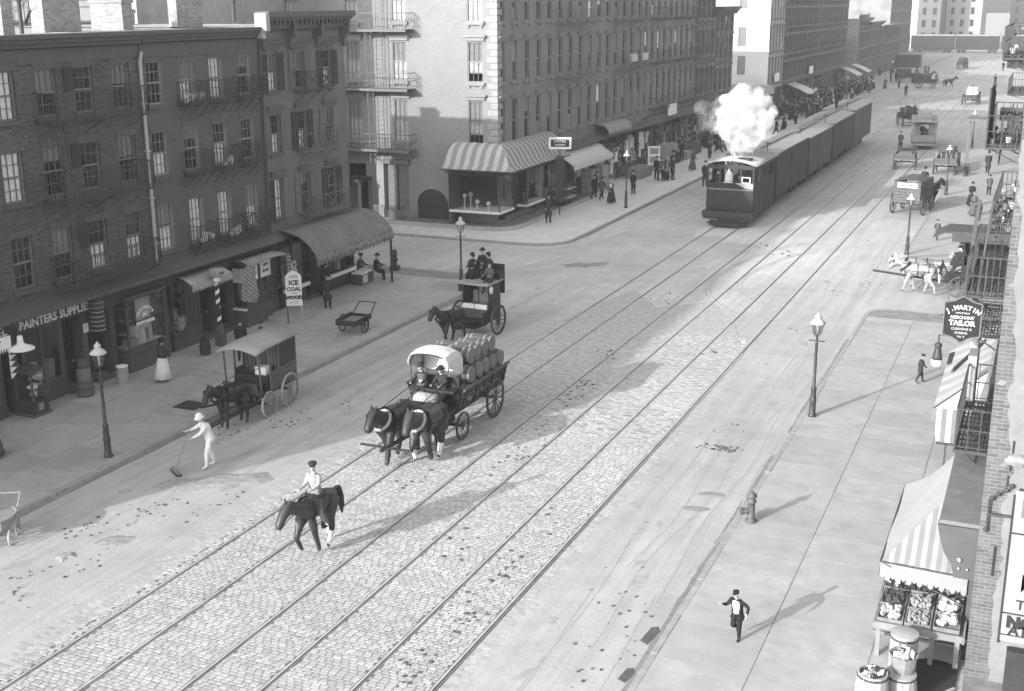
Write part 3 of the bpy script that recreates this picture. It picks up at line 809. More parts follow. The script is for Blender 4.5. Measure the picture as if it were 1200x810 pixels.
# ------------------------------------------------------------------ shop fronts of the left row (ground floors, faces at x = XL)
m_fasc = mat('fascia_paint', 0.05, .65, var=.15, scale=4)
m_oil = mat('floor_boards', 0.22, .8, var=.2, scale=4)
def cornice_shop(root, y0, y1, out=.75, z0=3.02, z1=3.62, m=None):
    m = m or m_corn
    b = MB()
    b.add([(XL,y0,z1),(XL,y1,z1),(XL+out,y1,z1-.22),(XL+out,y0,z1-.22),(XL,y0,z1-.30),(XL,y1,z1-.30),(XL+out,y1,z1-.30),(XL+out,y0,z1-.30)],
          [(0,3,2,1),(3,7,6,2),(0,4,7,3),(1,2,6,5),(4,5,6,7)])
    put('shop_cornice', b, m, root, world=True)
    f = MB(); f.box((XL-.02,y0,z0-.22),(XL+out*.45,y1,z1-.303)); put('fascia', f, m_fasc, root, world=True)
def pier(root, y, w=.25, x=XL+.12, z1=2.92, m=None):
    b = MB(); b.box((XL-.3,y-w/2,K),(x,y+w/2,z1)); b.box((x,y-w/2-.02,K),(x+.03,y+w/2+.02,.5)); put('pier', b, m or m_wood, root, world=True)
def show_window(root, y0, y1, x=XL+.28, z0=.75, z1=2.9, m=None, back=.9, goods=12, seed=0, mull=1, boards=False):
    """projecting show window: frame, glass panes, floor, goods"""
    m = m or m_wood; rr = random.Random(seed)
    f = MB(); t = .06
    f.box((XL-back,y0,z0-.10),(x+.05,y1,z0)); f.box((XL-.05,y0+.04,K),(x-.06,y1-.04,z0-.10))
    for y in (y0, y1-t): f.box((x-t,y,z0),(x,y+t,z1))
    for k in range(1, mull+1): 
        y = y0+(y1-y0)*k/(mull+1); f.box((x-t,y-t/2,z0),(x,y+t/2,z1))
    f.box((x-t,y0+t,z1-t),(x,y1-t,z1)); f.box((x-t,y0+t,z0),(x,y1-t,z0+t))
    f.box((XL-.02,y0,z1),(x+.08,y1,z1+.06))
    fr = put('show_window', f, m, root, world=True)
    for k in range(mull+1):
        ya = y0+(y1-y0)*k/(mull+1)+t/2; yb = y0+(y1-y0)*(k+1)/(mull+1)-t/2
        g = MB(); g.box((x-.035,ya,z0+t),(x-.029,yb,z1-t)); put('pane', g, m_glass_s, fr, world=False) if False else put('pane', MB().box((x-.035-root.location.x,ya-root.location.y,z0+t),(x-.029-root.location.x,yb-root.location.y,z1-t)), m_glass_s, fr)
    for y in (y0+.02, y1-.02):
        put('pane', MB().box((XL-root.location.x,y-.004-root.location.y,z0),(x-t-root.location.x,y+.004-root.location.y,z1-t)), m_glass_s, fr)
    bk = MB(); bk.box((XL-back-.04,y0,K),(XL-back,y1,z1)); 
    if boards: bk = MB().box((XL-back-.04,y0+(y1-y0)*.62,K),(XL-back,y1,z1)); put('window_back', MB().box((XL-back-.3,y0,K),(XL-back-.26,y0+(y1-y0)*.61,z1)), m_in, root, world=True)
    put('window_back', bk, mat('display_board',.60,.9,var=.15,scale=3) if boards else m_in, root, world=True)
    if boards: put('display_floor', MB().box((XL-back,y0+.05,z0+.001),(x-.07,y1-.05,z0+.02)), mat('display_board',.60), root, world=True)
    for k in range(goods):
        q = MB(); h = rr.uniform(.15,.75); w = rr.uniform(.12,.38); y = rr.uniform(y0+.2,y1-.2); xx = rr.uniform(XL-back+.25, x-.25)
        if rr.random() < .5: q.box((xx-w/2,y-w/2,z0+.02),(xx+w/2,y+w/2,z0+.02+h), jit=.02)
        else: q.lathe([(w/2,0),(w/2,h*.7),(w/4,h*.85),(w/4,h)], 8, (xx,y,z0+.02))
        put('shop_goods', q, rr.choice(m_goods+[m_goods[0],m_goods[3]]), root, world=True)
    return fr
def door(root, y0, y1, x=XL-.35, z1=2.7, m=None):
    f = MB(); m = m or m_dark
    f.box((x-.05,y0,K),(x,y1,z1)); w = (y1-y0)
    f.box((x,y0,K),(x+.04,y0+.12,z1)); f.box((x,y1-.12,K),(x+.04,y1,z1)); f.box((x,y0+.12,z1-.14),(x+.04,y1-.12,z1)); f.box((x,y0+.12,K),(x+.04,y1-.12,K+.3)); f.box((x,y0+.12,1.0),(x+.04,y1-.12,1.14))
    d = put('door', f, m, root, world=True)
    put('pane', MB().box((x+.004-root.location.x,y0+.125-root.location.y,1.15),(x+.01-root.location.x,y1-.125-root.location.y,z1-.15)), m_glass_s, d)
    put('handle', MB().ball((x+.09-root.location.x,y1-.07-root.location.y,1.05),.035,6,4), m_steel, d)
    r = MB(); r.box((XL-.36,y0-.02,K),(XL-.30,y0,z1)); r.box((XL-.36,y1,K),(XL-.30,y1+.02,z1)); r.box((XL-.9,y0-.3,z1),(XL,y1+.3,z1+.2))
    put('door_frame', r, m, root, world=True)
    s = MB(); s.box((XL-.3,y0-.05,K),(XL+.35,y1+.05,K+.16)); put('step', s, m_stone, root, world=True)
def back_wall(root, y0, y1):
    b = MB(); b.box((XL-1.35,y0,0),(XL-1.3,y1,3.3)); b.box((XL-1.3,y0,3.0),(XL,y1,3.05)); put('shop_inside', b, m_in, root, world=True)

# painters supplies: house 1
back_wall(hA, 19.6, 35.28)
cornice_shop(hA, 19.6, 31.6, .85)
cornice_shop(hA, 31.62, 35.25, .95, z0=2.95, z1=3.66)
show_window(hA, 24.6, 27.2, z0=.8, seed=2, goods=16, m=m_wood)
show_window(hA, 28.2, 29.9, z0=.85, seed=3, goods=12, mull=1, m=m_wood)
door(hA, 30.15, 31.0); door(hA, 31.55, 32.4); door(hA, 22.9, 24.2)
for y in (20,22.6,24.4,27.35,28.0,30.05,31.2,32.6,35.1): pier(hA, y)
show_window(hA, 20.2, 22.4, seed=5)
fr = show_window(hA, 32.8, 34.9, x=XL+.62, z0=1.0, z1=2.88, seed=8, goods=4, mull=0, boards=True, back=.1)
b = MB()                                                       # shelf and cross bar in the side pane
for z in (1.5,2.0,2.45): b.box((XL+.0,32.86,z),(XL+.5,33.2,z+.03))
put('shelf', b, m_oil, hA, world=True)
put('glazing_bar', MB().box((XL+.565,32.85,1.92),(XL+.625,34.85,1.96)), m_dark, hA, world=True)
letter('PAINTERS SUPPLIES', .38, m_let, hA, (.85*.45+.008, 29.72-19.6, 3.0), math.pi/2, bold=.012)
letter('TEL', .40, m_let, hA, (.85*.45+.008, 27.25-19.6, 3.0), math.pi/2, bold=.012)
letter('MARTINATTE', .155, m_white, hA, (.632, 33.75-19.6, 2.40), math.pi/2, arc=.46, bold=.006)
letter('267', .18, m_white, hA, (.632, 33.75-19.6, 2.14), math.pi/2, bold=.008)
letter('BOOT MAKER', .155, m_white, hA, (.632, 33.75-19.6, 1.86), math.pi/2, bold=.010)
# hanging sign with ragged fringe and lamp at the left edge of the photo
# house 2
back_wall(hB, 35.32, 42.56)
cornice_shop(hB, 35.34, 42.5, .85, m=m_corn2)
show_window(hB, 35.7, 37.3, seed=11, goods=14, z0=.8)
door(hB, 37.55, 38.5)
fr = show_window(hB, 39.75, 41.6, x=XL+.75, z0=1.0, z1=2.85, seed=12, goods=6, mull=1, back=.6)
door(hB, 38.75, 39.6)
for y in (35.5,37.42,38.62,39.68,41.75,42.45): pier(hB, y)
for y in (40.2, 41.12): put('price_card', MB().box((XL+.757,y-.36,2.05),(XL+.763,y+.36,2.75)), m_white, hB, world=True)
put('price_card', MB().box((XL+.1,39.73,2.0),(XL+.6,39.737,2.6)), m_white, hB, world=True)
put('sill_board', MB().box((XL+.1,39.6,.88),(XL+.75,39.74,.96)), m_white, hB, world=True)
for k,(y,t) in enumerate(((40.2,'SALE'),(40.2,'TO DAY'),(41.12,'NEW'),(41.12,'SHOES'))):
    letter(t, .15, m_letd, hB, (.768, y-35.32, 2.55-.25*(k%2)), math.pi/2, bold=.006)
# corner house
back_wall(hC, 42.6, 49.28)
cornice_shop(hC, 42.65, 49.3, .5)
show_window(hC, 42.9, 44.7, seed=15, goods=5, z0=1.0, m=m_dark)
door(hC, 45.0, 45.9)
show_window(hC, 46.3, 48.9, seed=16, goods=10, mull=2, z0=.9, m=m_dark)
for y in (42.75,44.85,46.1,49.15): pier(hC, y)
put('sill_board', MB().box((XL+.34,42.9,.86),(XL+.45,44.9,1.02)), m_white, hC, world=True)
put('sill_board', MB().box((XL+.34,46.3,.76),(XL+.45,48.9,.92)), m_white, hC, world=True)
letter('8', 1.0, m_white, hC, (.29, 43.9-42.6, 1.75), math.pi/2, bold=.02)
put('platform', MB().box((XL+.45,41.2,K),(XL+1.5,43.6,K+.14)), m_flag, hB, world=True)

# neighbour's ground floor
back_wall(hN, 6.0, 19.5); cornice_shop(hN, 6.0, 19.5, .8)
for y in (6.3,9,12,15,18,19.3): pier(hN, y)
for y in (6.6,9.3,12.3,15.3): show_window(hN, y, y+2.2, seed=int(y))

# awnings ------------------------------------------------
def awning(name, prof, y0, y1, X, m, label, sag=.0, n=10, ends=True, thick=.02, valance=.0, scallop=0, wob=.0, group=None, seed=0):
    """cloth swept along y; prof list of (out, z); local origin at (X,y0,0)"""
    rr = random.Random(seed)
    root = empty(name, (X, y0, 0), label, 'awning', group=group)
    L = y1-y0; vs, fs = [], []; k = len(prof)
    for i in range(n+1):
        y = L*i/n
        for j, (o, z) in enumerate(prof):
            vs.append((o, y, z - sag*math.sin(math.pi*i/n)*j/(k-1) + rr.uniform(-wob,wob)))
    for i in range(n):
        for j in range(k-1): fs.append((i*k+j, i*k+j+1, (i+1)*k+j+1, (i+1)*k+j))
    b = MB(); b.add(vs, fs); o = put('canopy', b, m, root, smooth=True)
    sm = o.modifiers.new('thickness','SOLIDIFY'); sm.thickness = thick
    if valance:
        b = MB(); nn = scallop or n*4
        for i in range(nn):
            ya, yb = L*i/nn, L*(i+1)/nn; oo, zz = prof[-1]
            dz = valance*(1 - (.25 if i % 2 else 0)) + rr.uniform(-.01,.01)
            b.box((oo-.008, ya, zz-dz), (oo+.008, yb, zz))
        put('valance', b, m, root)
    f = MB()
    if ends:
        for y in (.02, L-.02): f.bar((0.02,y,prof[-1][1]),(prof[-1][0],y,prof[-1][1]),.03); f.bar((.02,y,prof[0][1]-.05),(prof[-1][0],y,prof[-1][1]-.02),.025)
        put('awning_frame', f, m_fe, root)
    return root
m_aw_gr = mat('awning_canvas_grey', .17, .95, var=.12, scale=3, bump=.1, blotch=.2, bsize=1)
awn3 = awning('awning', [(0,3.62),(.5,3.55),(1.0,3.40),(1.45,3.1),(1.75,2.72),(1.85,2.45)], 43.0, 49.7, XL+.25, m_aw_gr, 'big rounded dark canvas awning over the corner shop of the left row', sag=.05, valance=.26, scallop=40, wob=.015)
b = MB(); b.tube((1.75,6.55,K),(1.75,6.55,2.4),.06,n=8); put('post', b, m_dark, awn3)
b = MB(); rr = random.Random(5)
for k in range(44): b.box((1.80+rr.uniform(-.03,.03), .12+k*.147, 2.40+rr.uniform(-.04,.05)),(1.93, .12+k*.147+.15, 2.52+rr.uniform(0,.09)), jit=.02)
put('rolled_edge', b, mat('canvas_edge', .24, .95, var=.3, scale=9), awn3)
vs = [(0,6.7,3.62),(1.0,6.7,3.40),(1.75,6.7,2.72),(1.85,6.7,2.45),(1.2,7.25,2.40),(.4,7.35,2.55),(0,7.2,2.9)]
b = MB(); b.add(vs, [(0,1,2,3,4,5,6)]); put('end_flap', b, m_aw_gr, awn3)
awning('awning', [(0,3.05),(.4,2.95),(.75,2.78)], 35.9, 38.4, XL+.38, mat('awning_cream', .34, .95, var=.15, scale=4), 'short cream fringed awning rolled half up left of the barber pole', sag=.03, valance=.28, scallop=36, wob=.02, seed=2)
m_aw_st = stripe_mat('awning_striped_cloth', .08, .42, .12, 1, var=.2, diag=(2,.7))
a2 = awning('awning', [(0,3.0),(.5,2.98),(.95,2.85)], 39.35, 42.0, XL+.38, m_aw_st, 'striped cloth awning hanging in folds round the bay window', sag=-.08, n=8, wob=.03, seed=3)
b = MB()
for (y0_, y1_, zz) in ((-.75,.30,1.45),(2.45,2.8,1.5)):
    n = 7
    vs = []
    for i in range(n+1):
        t = i/n
        for j in range(6): vs.append((.95 + .05*math.sin(i*2.2+j) + .06*j/5, y0_+(y1_-y0_)*t, 2.86 - (2.86-zz)*j/5*(1-.2*abs(t-.5))))
    b.add(vs, [(i*6+j,i*6+j+1,(i+1)*6+j+1,(i+1)*6+j) for i in range(n) for j in range(5)])
put('hanging_fold', b, m_aw_st, a2, smooth=True)
# ringed cloth roll hanging at the edge of the painters' shop
o = empty('rolled_awning', (XL+.62, 31.35, 0), 'rolled up awning with pale bands hanging beside the word supplies', 'awning')
b = MB(); b.lathe([(.20,2.05),(.24,2.3),(.23,2.7),(.26,3.1),(.2,3.3)], 12); put('cloth_roll', b, m_dark, o, smooth=True)
for k in range(7):
    b = MB(); b.lathe([(.245,2.14+k*.16),(.262,2.16+k*.16),(.245,2.18+k*.16)], 12); put('band', b, mat('band_pale',.25,.9), o)
o = empty('shop_sign', (XL+1.0, 26.35, 2.95), 'ragged white sign board with number 267 and hanging fringe at the left edge', 'sign', math.pi/2)
put('board', MB().box((-.75,-.02,-.25),(.75,.02,.1)), m_white, o)
b = MB()
for k in range(15): b.add([(-.75+k*.1,-.015,-.25),(-.65+k*.1,-.015,-.25),(-.7+k*.1,-.015,-.42)],[(0,1,2)])
for k in range(5): b.add([(.60,-.015,-.3-k*.2),(.85+.05*(k%2),-.015,-.35-k*.2),(.62,-.015,-.5-k*.2)],[(0,2,1)])
put('fringe', b, m_white, o); letter('267', .26, m_letd, o, (.15,-.026,-.08), bold=.01)
o = empty('shop_lamp', (XL+1.15, 27.35, 0), 'white enamelled lamp on a curved iron arm beside the ragged sign', 'lamp')
b = MB(); b.path([(-.7,-.1,3.05),(-.5,0,3.3),(-.2,0,3.38),(0,0,3.22),(0,0,3.0)], .025); put('arm', b, m_fe, o)
b = MB(); b.lathe([(.10,2.62),(.09,2.95),(.06,3.0)], 10); b.lathe([(.42,2.55),(.40,2.6),(.12,2.72),(.10,2.8)], 14); put('lamp_shade', b, m_white, o, smooth=True)
# ------------------------------------------------------------------ block B beyond the cross street, and the rest of the left side
XB = -29.6
m_bB = brick_mat('brick_front_b', 0.19, 0.205, 'x', var=.10, smear=.14)
m_bBs = brick_mat('brick_side_b', 0.235, 0.255, 'y', var=.08, smear=.08)
m_quoin = mat('quoin_stone', .29, .85, var=.15, scale=3, world=True)
m_hoodB = mat('hood_stone', .20, .85, var=.15, scale=4, world=True)
m_hoodBs = mat('hood_stone_pale', .25, .85, var=.12, scale=4, world=True)
m_sashB = mat('sash_grey', .22, .6, var=.1, scale=4)
BZ = ((4.86,7.42),(8.48,10.80),(11.92,14.2),(15.2,17.2))
TOPB = 18.6
def far_window(w, h, sash, glassm):
    f = MB(); t = .07
    f.box((-.16,-w/2,0),(-.08,-w/2+t,h)); f.box((-.16,w/2-t,0),(-.08,w/2,h)); f.box((-.16,-w/2+t,h-t),(-.08,w/2-t,h)); f.box((-.16,-w/2+t,0),(-.08,w/2-t,t)); f.box((-.15,-w/2+t,h*.5-.04),(-.085,w/2-t,h*.5+.04))
    g = MB(); g.box((-.13,-w/2+t,t),(-.125,w/2-t,h-t))
    return f.mesh('window', sash), g.mesh('pane', glassm)
m_glassB = mat('far_glass', .035, .12, spec=.5)
m_glassBs = mat('lit_glass', .32, .12, spec=.6)
def front_block(name, y0, y1, X, xb, ztop, rows, n, w, wallm, label, hood=True, corn=(.7,.7), gf=4.0, seed=0, sash=None, pitch=None, off=None, sidem=None, skip=(), hoodm=None, blinds=.5, cornm=None):
    rr = random.Random(seed)
    root = empty(name, (X, y0, 0), label, 'building')
    pt = pitch or (y1-y0)/n; o0 = off if off is not None else pt/2
    cs = [y0+o0+pt*i for i in range(n)]
    ops = [(c-w/2,c+w/2,za,zb) for za,zb in rows for c in cs]
    b = MB(); wall_grid(b, PX_(X), y0, y1, gf, ztop, ops, .22); put('wall', b, wallm, root, world=True)
    shell('shell', root, xb, X, y0, y1, ztop, (sidem or m_brickSide, m_roof), skip=('E',)+tuple(skip))
    for za, zb in rows:
        fm = far_window(w, zb-za, sash or m_sashB, m_glassB)
        lb = MB()
        if hood: lb.box((0,-w/2-.14,zb-za+.02),(.10,w/2+.14,zb-za+.20)); lb.box((0,-w/2-.2,zb-za+.201),(.2,w/2+.2,zb-za+.30))
        else: lb.box((0,-w/2-.1,zb-za),(.04,w/2+.1,zb-za+.22))
        sb = MB(); sb.box((0,-w/2-.12,-.16),(.14,w/2+.12,0)); sb.box((0,-w/2,-.3),(.08,-w/2+.14,-.16)); sb.box((0,w/2-.14,-.3),(.08,w/2,-.16))
        lm, sm = lb.mesh('hood', hoodm or m_hoodB), sb.mesh('sill', hoodm or m_hoodB)
        for c in cs:
            wo_ = link('window', fm[0], root, (0,c-y0,za)); link('pane', fm[1], wo_); link('hood', lm, wo_); link('sill', sm, wo_)
            if rr.random() < blinds:
                h = zb-za; k = rr.choice((.35,.5,.5,.6)); up = rr.random() < .6
                link('blind', MB().box((-.121,-w/2+.1,.09 if not up else h*(1-k)),(-.115,w/2-.1,h*k if not up else h-.09)).mesh('blind', rr.choice((m_curt,m_shade,m_shade,m_sashB))), wo_)
    if corn: 
        b = cornice_mesh_x(X, y0, y1, ztop+.15, corn[0], corn[1])
        put('cornice', b, cornm or m_corn2, root, world=True)
    return root, cs
hD, csD = front_block('tenement_block', 65.5, 93.3, XB, -60, TOPB, BZ, 15, .78, m_bB, 'long four storey brick block on the far corner with a sunlit side wall', pitch=1.862, off=.66, skip=('S',), seed=31)
# sunlit side wall towards the cross street
sx = [-31.0, -36.0, -39.2, -43.5, -47]
ops = [(x-.5,x+.5,za,zb) for za,zb in BZ for x in sx]
ops += [(-33.98-1.05,-33.98+1.05,.13,1.2), (-37.2,-35.6,.6,3.5), (-39.9,-38.6,2.6,3.4), (-42,-38.5,K,2.4), (-32.3,XB-.02,.9,3.3)]
b = MB(); wall_grid(b, PY_(65.5), -60, XB, 0, TOPB, ops, .25); put('side_wall', b, m_bBs, hD, world=True)
for i in range(36):                                     # quoins of the corner
    z = 3.9+i*.38; L = .62 if i % 2 else .40
    b = MB(); b.box((XB-L,65.46,z+.03),(XB+.035,65.5+(.40 if i % 2 else .62),z+.35)); put('quoin', b, m_quoin, hD, world=True)
for za, zb in BZ:
    h = zb-za; fm = window_meshes(1.0, h, m_sash_w)
    hb = MB(); hb.box((0,-.62,h+.05),(.12,.62,h+.25)); hb.box((0,-.72,h+.251),(.24,.72,h+.36)); hm = hb.mesh('hood', m_hoodBs)
    sb = MB(); sb.box((0,-.62,-.17),(.16,.62,0)); sb.box((0,-.5,-.33),(.1,-.34,-.17)); sb.box((0,.34,-.33),(.1,.5,-.17)); sm = sb.mesh('sill', m_hoodBs)
    for x in sx:
        wo_ = link('window', fm[0], hD, (x-XB, 0, za), (0,0,-math.pi/2)); link('pane', fm[1], wo_); link('pane', fm[2], wo_); link('hood', hm, wo_); link('sill', sm, wo_)
        link('roller_shade', curtain_mesh(.86, h*.52, h-.06, mat('shade_buff',.20,.95), x=-.15, amp=.002), wo_)
        m_cb = mat('curtain_cream', .40, .95, var=.2, scale=6)
        if not (x == -31.0 and za in (8.48,4.86)): link('curtain', curtain_mesh(.86, .06, h*.52, m_cb), wo_)
        else: link('curtain', curtain_mesh(.86, h*.22, h*.52, m_cb), wo_)
for za, zb in BZ[:3]:                                   # iron balconies and ladders on the side wall
    b = MB(); z = za-.45
    b.box((-40.4,64.5,z),(-35.0,65.48,z+.03)); b.box((-40.4,64.46,z-.12),(-35.0,64.52,z+.03))
    for x in (-40.2,-37.8,-35.2): b.bar((x,65.5,z-.5),(x,64.6,z-.05),.05)
    for (p,q) in (((-40.4,64.5),(-35.0,64.5)),((-35.0,64.5),(-35.0,65.5)),((-40.4,64.5),(-40.4,65.5))):
        b.bar((*p,z+.95),(*q,z+.95),.04); b.bar((*p,z+.5),(*q,z+.5),.03)
        L = math.hypot(q[0]-p[0],q[1]-p[1])
        for i in range(int(L/.2)+1): t = i*.2/L; b.bar((p[0]+(q[0]-p[0])*t,p[1]+(q[1]-p[1])*t,z),(p[0]+(q[0]-p[0])*t,p[1]+(q[1]-p[1])*t,z+.95),.016)
    put('fire_escape_balcony', b, mat('iron_pale',.15,.7), hD, world=True)
b = MB()
for x in (-37.9,-37.5): b.bar((x,64.9,3.6),(x,64.7,15),.035)
for x in (-37.0,-36.75): b.bar((x,65.4,3.6),(x,65.4,15),.03)
for k in range(40): b.bar((-37.9,64.9-.2*k/40,3.8+k*.28),(-37.5,64.9-.2*k/40,3.8+k*.28),.02)
put('ladder', b, mat('iron_pale',.15,.7), hD, world=True)
# ground floor of the side: cellar arch, tall window, porch
b = MB(); c0 = (-33.98, 1.2)
ring = [(c0[0]+1.05*math.cos(R_(a)), c0[1]+.88*math.sin(R_(a))) for a in range(0,181,15)]
b.add([(x,65.44,z) for x,z in ring]+[(c0[0]+1.25*math.cos(R_(a)),65.44,c0[1]+1.08*math.sin(R_(a))) for a in range(0,181,15)], [(i,i+1,i+14,i+13) for i in range(12)])
b.add([(x,65.47,z) for x,z in ring], [tuple(range(13))], 1)
put('arch', b, [m_hoodBs, m_dark], hD, world=True)
put('cellar_door', MB().box((-35,65.62,K),(-33,65.7,1.2)), m_dark, hD, world=True)
put('window_back', MB().box((-37.2,65.9,.5),(-35.6,65.95,3.5)), m_in, hD, world=True)
b = MB(); b.box((-37.15,65.6,.6),(-36.45,65.66,3.5)); b.box((-36.35,65.6,.6),(-35.65,65.66,3.5)); b.box((-37.3,65.3,3.5),(-35.5,65.49,3.75)); put('shutter', b, m_shut2, hD, world=True)
b = MB(); b.box((-37.75,65.3,.13),(-37.25,65.48,3.5)); b.box((-37.8,65.25,3.5),(-37.2,65.48,3.7)); put('pilaster', b, m_hoodBs, hD, world=True)
b = MB(); b.box((-43.5,63.9,2.45),(-38.2,65.49,2.62)); b.box((-43.5,64.1,K),(-43.3,64.3,2.45)); b.box((-38.4,64.1,K),(-38.2,64.3,2.45)); put('porch', b, m_dark, hD, world=True)
put('porch_front', MB().box((-43.2,64.6,K),(-38.5,64.66,2.45)), m_wood, hD, world=True)
for x in [-37.6+i*.14 for i in range(16)]:
    put('area_railing', MB().bar((x,64.6,K),(x,64.6,1.05),.03).bar((x-.07,64.6,1.0),(x+.07,64.6,1.0),.03), m_hoodBs if x < -36.7 else m_fe, hD, world=True)
# rounded stone platform round the corner shop
st = MB(); st.prism([(-36,65.4),(-36,63.6)] + arc_pts(-29.6,65.2,1.6,-90,0,6) + [(-28.0,81.5),(-29.5,81.5),(-29.5,65.4)], .0, .26); put('platform', st, mat('platform_stone', .17,.85,var=.2,scale=2,world=True), hD, world=True)
st = MB(); pts = [(-36,63.6)] + arc_pts(-29.6,65.2,1.6,-90,0,6) + [(-28.0,81.5)]
for a,c in zip(pts[:-1],pts[1:]): st.bar((*a,.2),(*c,.2),.22,.28)
put('platform_edge', st, m_flag2, hD, world=True)
# corner show windows
def glass_box(root, x0, x1, y0, y1, z0, z1, base=m_white, seed=1, n=6):
    rr = random.Random(seed)
    f = MB(); f.box((x0,y0,z0-.14),(x1,y1,z0)); o = put('window_sill', f, base, root, world=True)
    f = MB(); t = .05
    for (x,y) in ((x0,y0),(x1-t,y0),(x1-t,y1-t)): f.box((x,y,z0),(x+t,y+t,z1))
    f.box((x0,y0,z1),(x1,y1,z1+.08)); fr = put('show_window', f, m_dark, root, world=True)
    for (a,c) in (((x0+t,y0+.02,z0),(x1-t,y0+.026,z1)),((x1-.026,y0+t,z0),(x1-.02,y1-t,z1))):
        rl = root.location; put('pane', MB().box([a[i]-rl[i] for i in range(3)],[c[i]-rl[i] for i in range(3)]), m_glass_s, fr)
    for k in range(n):
        x, y = rr.uniform(x0+.3,x1-.3), rr.uniform(y0+.25,min(y1-.2,y0+1.0)); h = rr.uniform(.3,1.0)
        q = MB(); q.lathe([(.13,0),(.05,.08),(.05,h),(.16,h+.05),(.1,h+.22),(0,h+.26)], 8, (x,y,z0)); put('shop_goods', q, rr.choice(m_goods), root, world=True)
glass_box(hD, -32.2, -28.9, 64.15, 66.3, 1.15, 3.2, n=5)
glass_box(hD, -29.58, -28.9, 68.2, 71.2, 1.0, 3.1, seed=4, n=4)
b = MB(); b.box((-32.2,66.5,.26),(XB+.0,66.6,3.4)); b.box((-33,65.4,3.2),(XB-.01,66.5,3.5)); put('shop_inside', b, m_in, hD, world=True)
put('shop_wall', MB().box((-32.25,64.2,.26),(-32.05,65.48,3.3)), m_wood, hD, world=True)
b = MB(); b.box((XB-1.0,65.6,0),(XB-.95,93.2,3.6)); put('shop_inside', b, m_in, hD, world=True)
b = MB(); b.box((XB-.04,65.45,3.45),(XB+.15,93.2,4.0)); put('fascia', b, m_hoodB, hD, world=True)
b = MB(); b.box((XB,72.5,3.62),(XB+.85,93.2,3.78)); b.box((XB,72.5,3.785),(XB+.65,93.2,3.98)); put('shop_cornice', b, m_corn2, hD, world=True)
def shop_row(root, X, y0, y1, step, seed, z1=3.45, goods=10):
    rr = random.Random(seed); y = y0
    while y < y1-.5:
        w = step*rr.uniform(.8,1.2); e = min(y+w,y1)
        put('pier', MB().box((X-.3,y-.12,.1),(X+.12,y+.14,z1)), rr.choice((m_wood,m_dark,m_shut2)), root, world=True)
        d0 = y+.2; d1 = min(y+1.1,e-.2)
        put('door', MB().box((X-.4,d0,.1),(X-.34,d1,z1-.4)).box((X-.34,d0,.1),(X-.30,d0+.12,z1-.4)).box((X-.34,d1-.12,.1),(X-.30,d1,z1-.4)).box((X-.34,d0+.12,1.1),(X-.31,d1-.12,1.25)), m_dark, root, world=True)
        if e-.2 > d1+.4:
            f = MB(); f.box((X-.3,d1+.1,.2),(X+.1,e-.15,.85)); f.box((X-.3,d1+.1,2.75),(X+.1,e-.15,2.85)); 
            for yy in (d1+.1,(d1+e)/2,e-.22): f.box((X+.04,yy,.85),(X+.1,yy+.07,2.75))
            fr = put('show_window', f, rr.choice((m_wood,m_shut2)), root, world=True); rl = root.location
            put('pane', MB().box((X+.06-rl.x,d1+.17-rl.y,.85),(X+.066-rl.x,e-.22-rl.y,2.75)), m_glass_s, fr)
            for k in range(goods):
                q = MB(); yy = rr.uniform(d1+.2,e-.35); h = rr.uniform(.2,.6); zz = rr.choice((.87,.87,1.5,2.1)); ww = rr.uniform(.12,.3)
                q.box((X-.25,yy,zz),(X-.05,yy+ww,zz+h),jit=.02); put('shop_goods', q, rr.choice(m_goods), root, world=True)
        y = e
shop_row(hD, XB, 72.0, 93.2, 2.6, 5)
rr = random.Random(77)
for k in range(34):                                     # clothes and wares hung outside the shops
    y = rr.uniform(76,93); z = rr.uniform(1.3,2.9); q = MB(); w = rr.uniform(.2,.5); h = rr.uniform(.5,1.1)
    n=4; vs = [(XB+.3+rr.uniform(0,.4)+.04*math.sin(i*2), y+w*i/n, zz) for zz in (z+h/2,z-h/2) for i in range(n+1)]
    q.add(vs, [(i,i+1,i+n+2,i+n+1) for i in range(n)]); put('hanging_garment', q, rr.choice(m_goods), hD, world=True)
for za in (8.48, 11.92, 4.86):
    for (ya,yb) in ((74.6,80.2),(86.3,93.0)):
        if za < 5: continue
        b = MB(); bracket_railing_x(b, XB, ya, yb, za-.25, .8, .9, .25); put('fire_escape_balcony', b, mat('iron_grey',.14,.7), hD, world=True)
for (y,z) in ((88,8.4),(90.5,8.4)): 
    put('bedding', MB().box((XB+.72,y,z+.3),(XB+.9,y+1.2,z+.85),jit=.05), m_goods[0], hD, world=True)

# corner awning, striped, curved and turning the corner
m_awB = stripe_mat('awning_wide_stripe', .27, .46, .62, 0, var=.06)
m_awB2 = stripe_mat('awning_wide_stripe_y', .21, .38, .62, 1, var=.06)
prof = [(0,5.0),(.45,4.95),(.85,4.7),(1.15,4.3),(1.4,3.85),(1.75,3.6)]
aw = empty('awning', (XB,65.5,0), 'striped curved awning wrapped round the corner show window', 'awning')
n = 12; vs=[]
for i in range(n+1):
    for (o_,z) in prof:
        x = -2.6 - .35*(o_/1.75) + (2.6+.35*(o_/1.75)+o_*.95)*i/n
        vs.append((x, -o_, z + .02*math.sin(i*1.7)))
k = len(prof)
put('canopy', MB().add(vs,[(i*k+j,i*k+j+1,(i+1)*k+j+1,(i+1)*k+j) for i in range(n) for j in range(k-1)]), m_awB, aw, smooth=True)
vs=[]
for i in range(n+1):
    for (o_,z) in prof:
        y = -o_ + (o_+7.4)*i/n
        vs.append((o_*.95, y, z+.02*math.sin(i*1.3)))
put('canopy', MB().add(vs,[(i*k+j,i*k+j+1,(i+1)*k+j+1,(i+1)*k+j) for i in range(n) for j in range(k-1)]), m_awB2, aw, smooth=True)
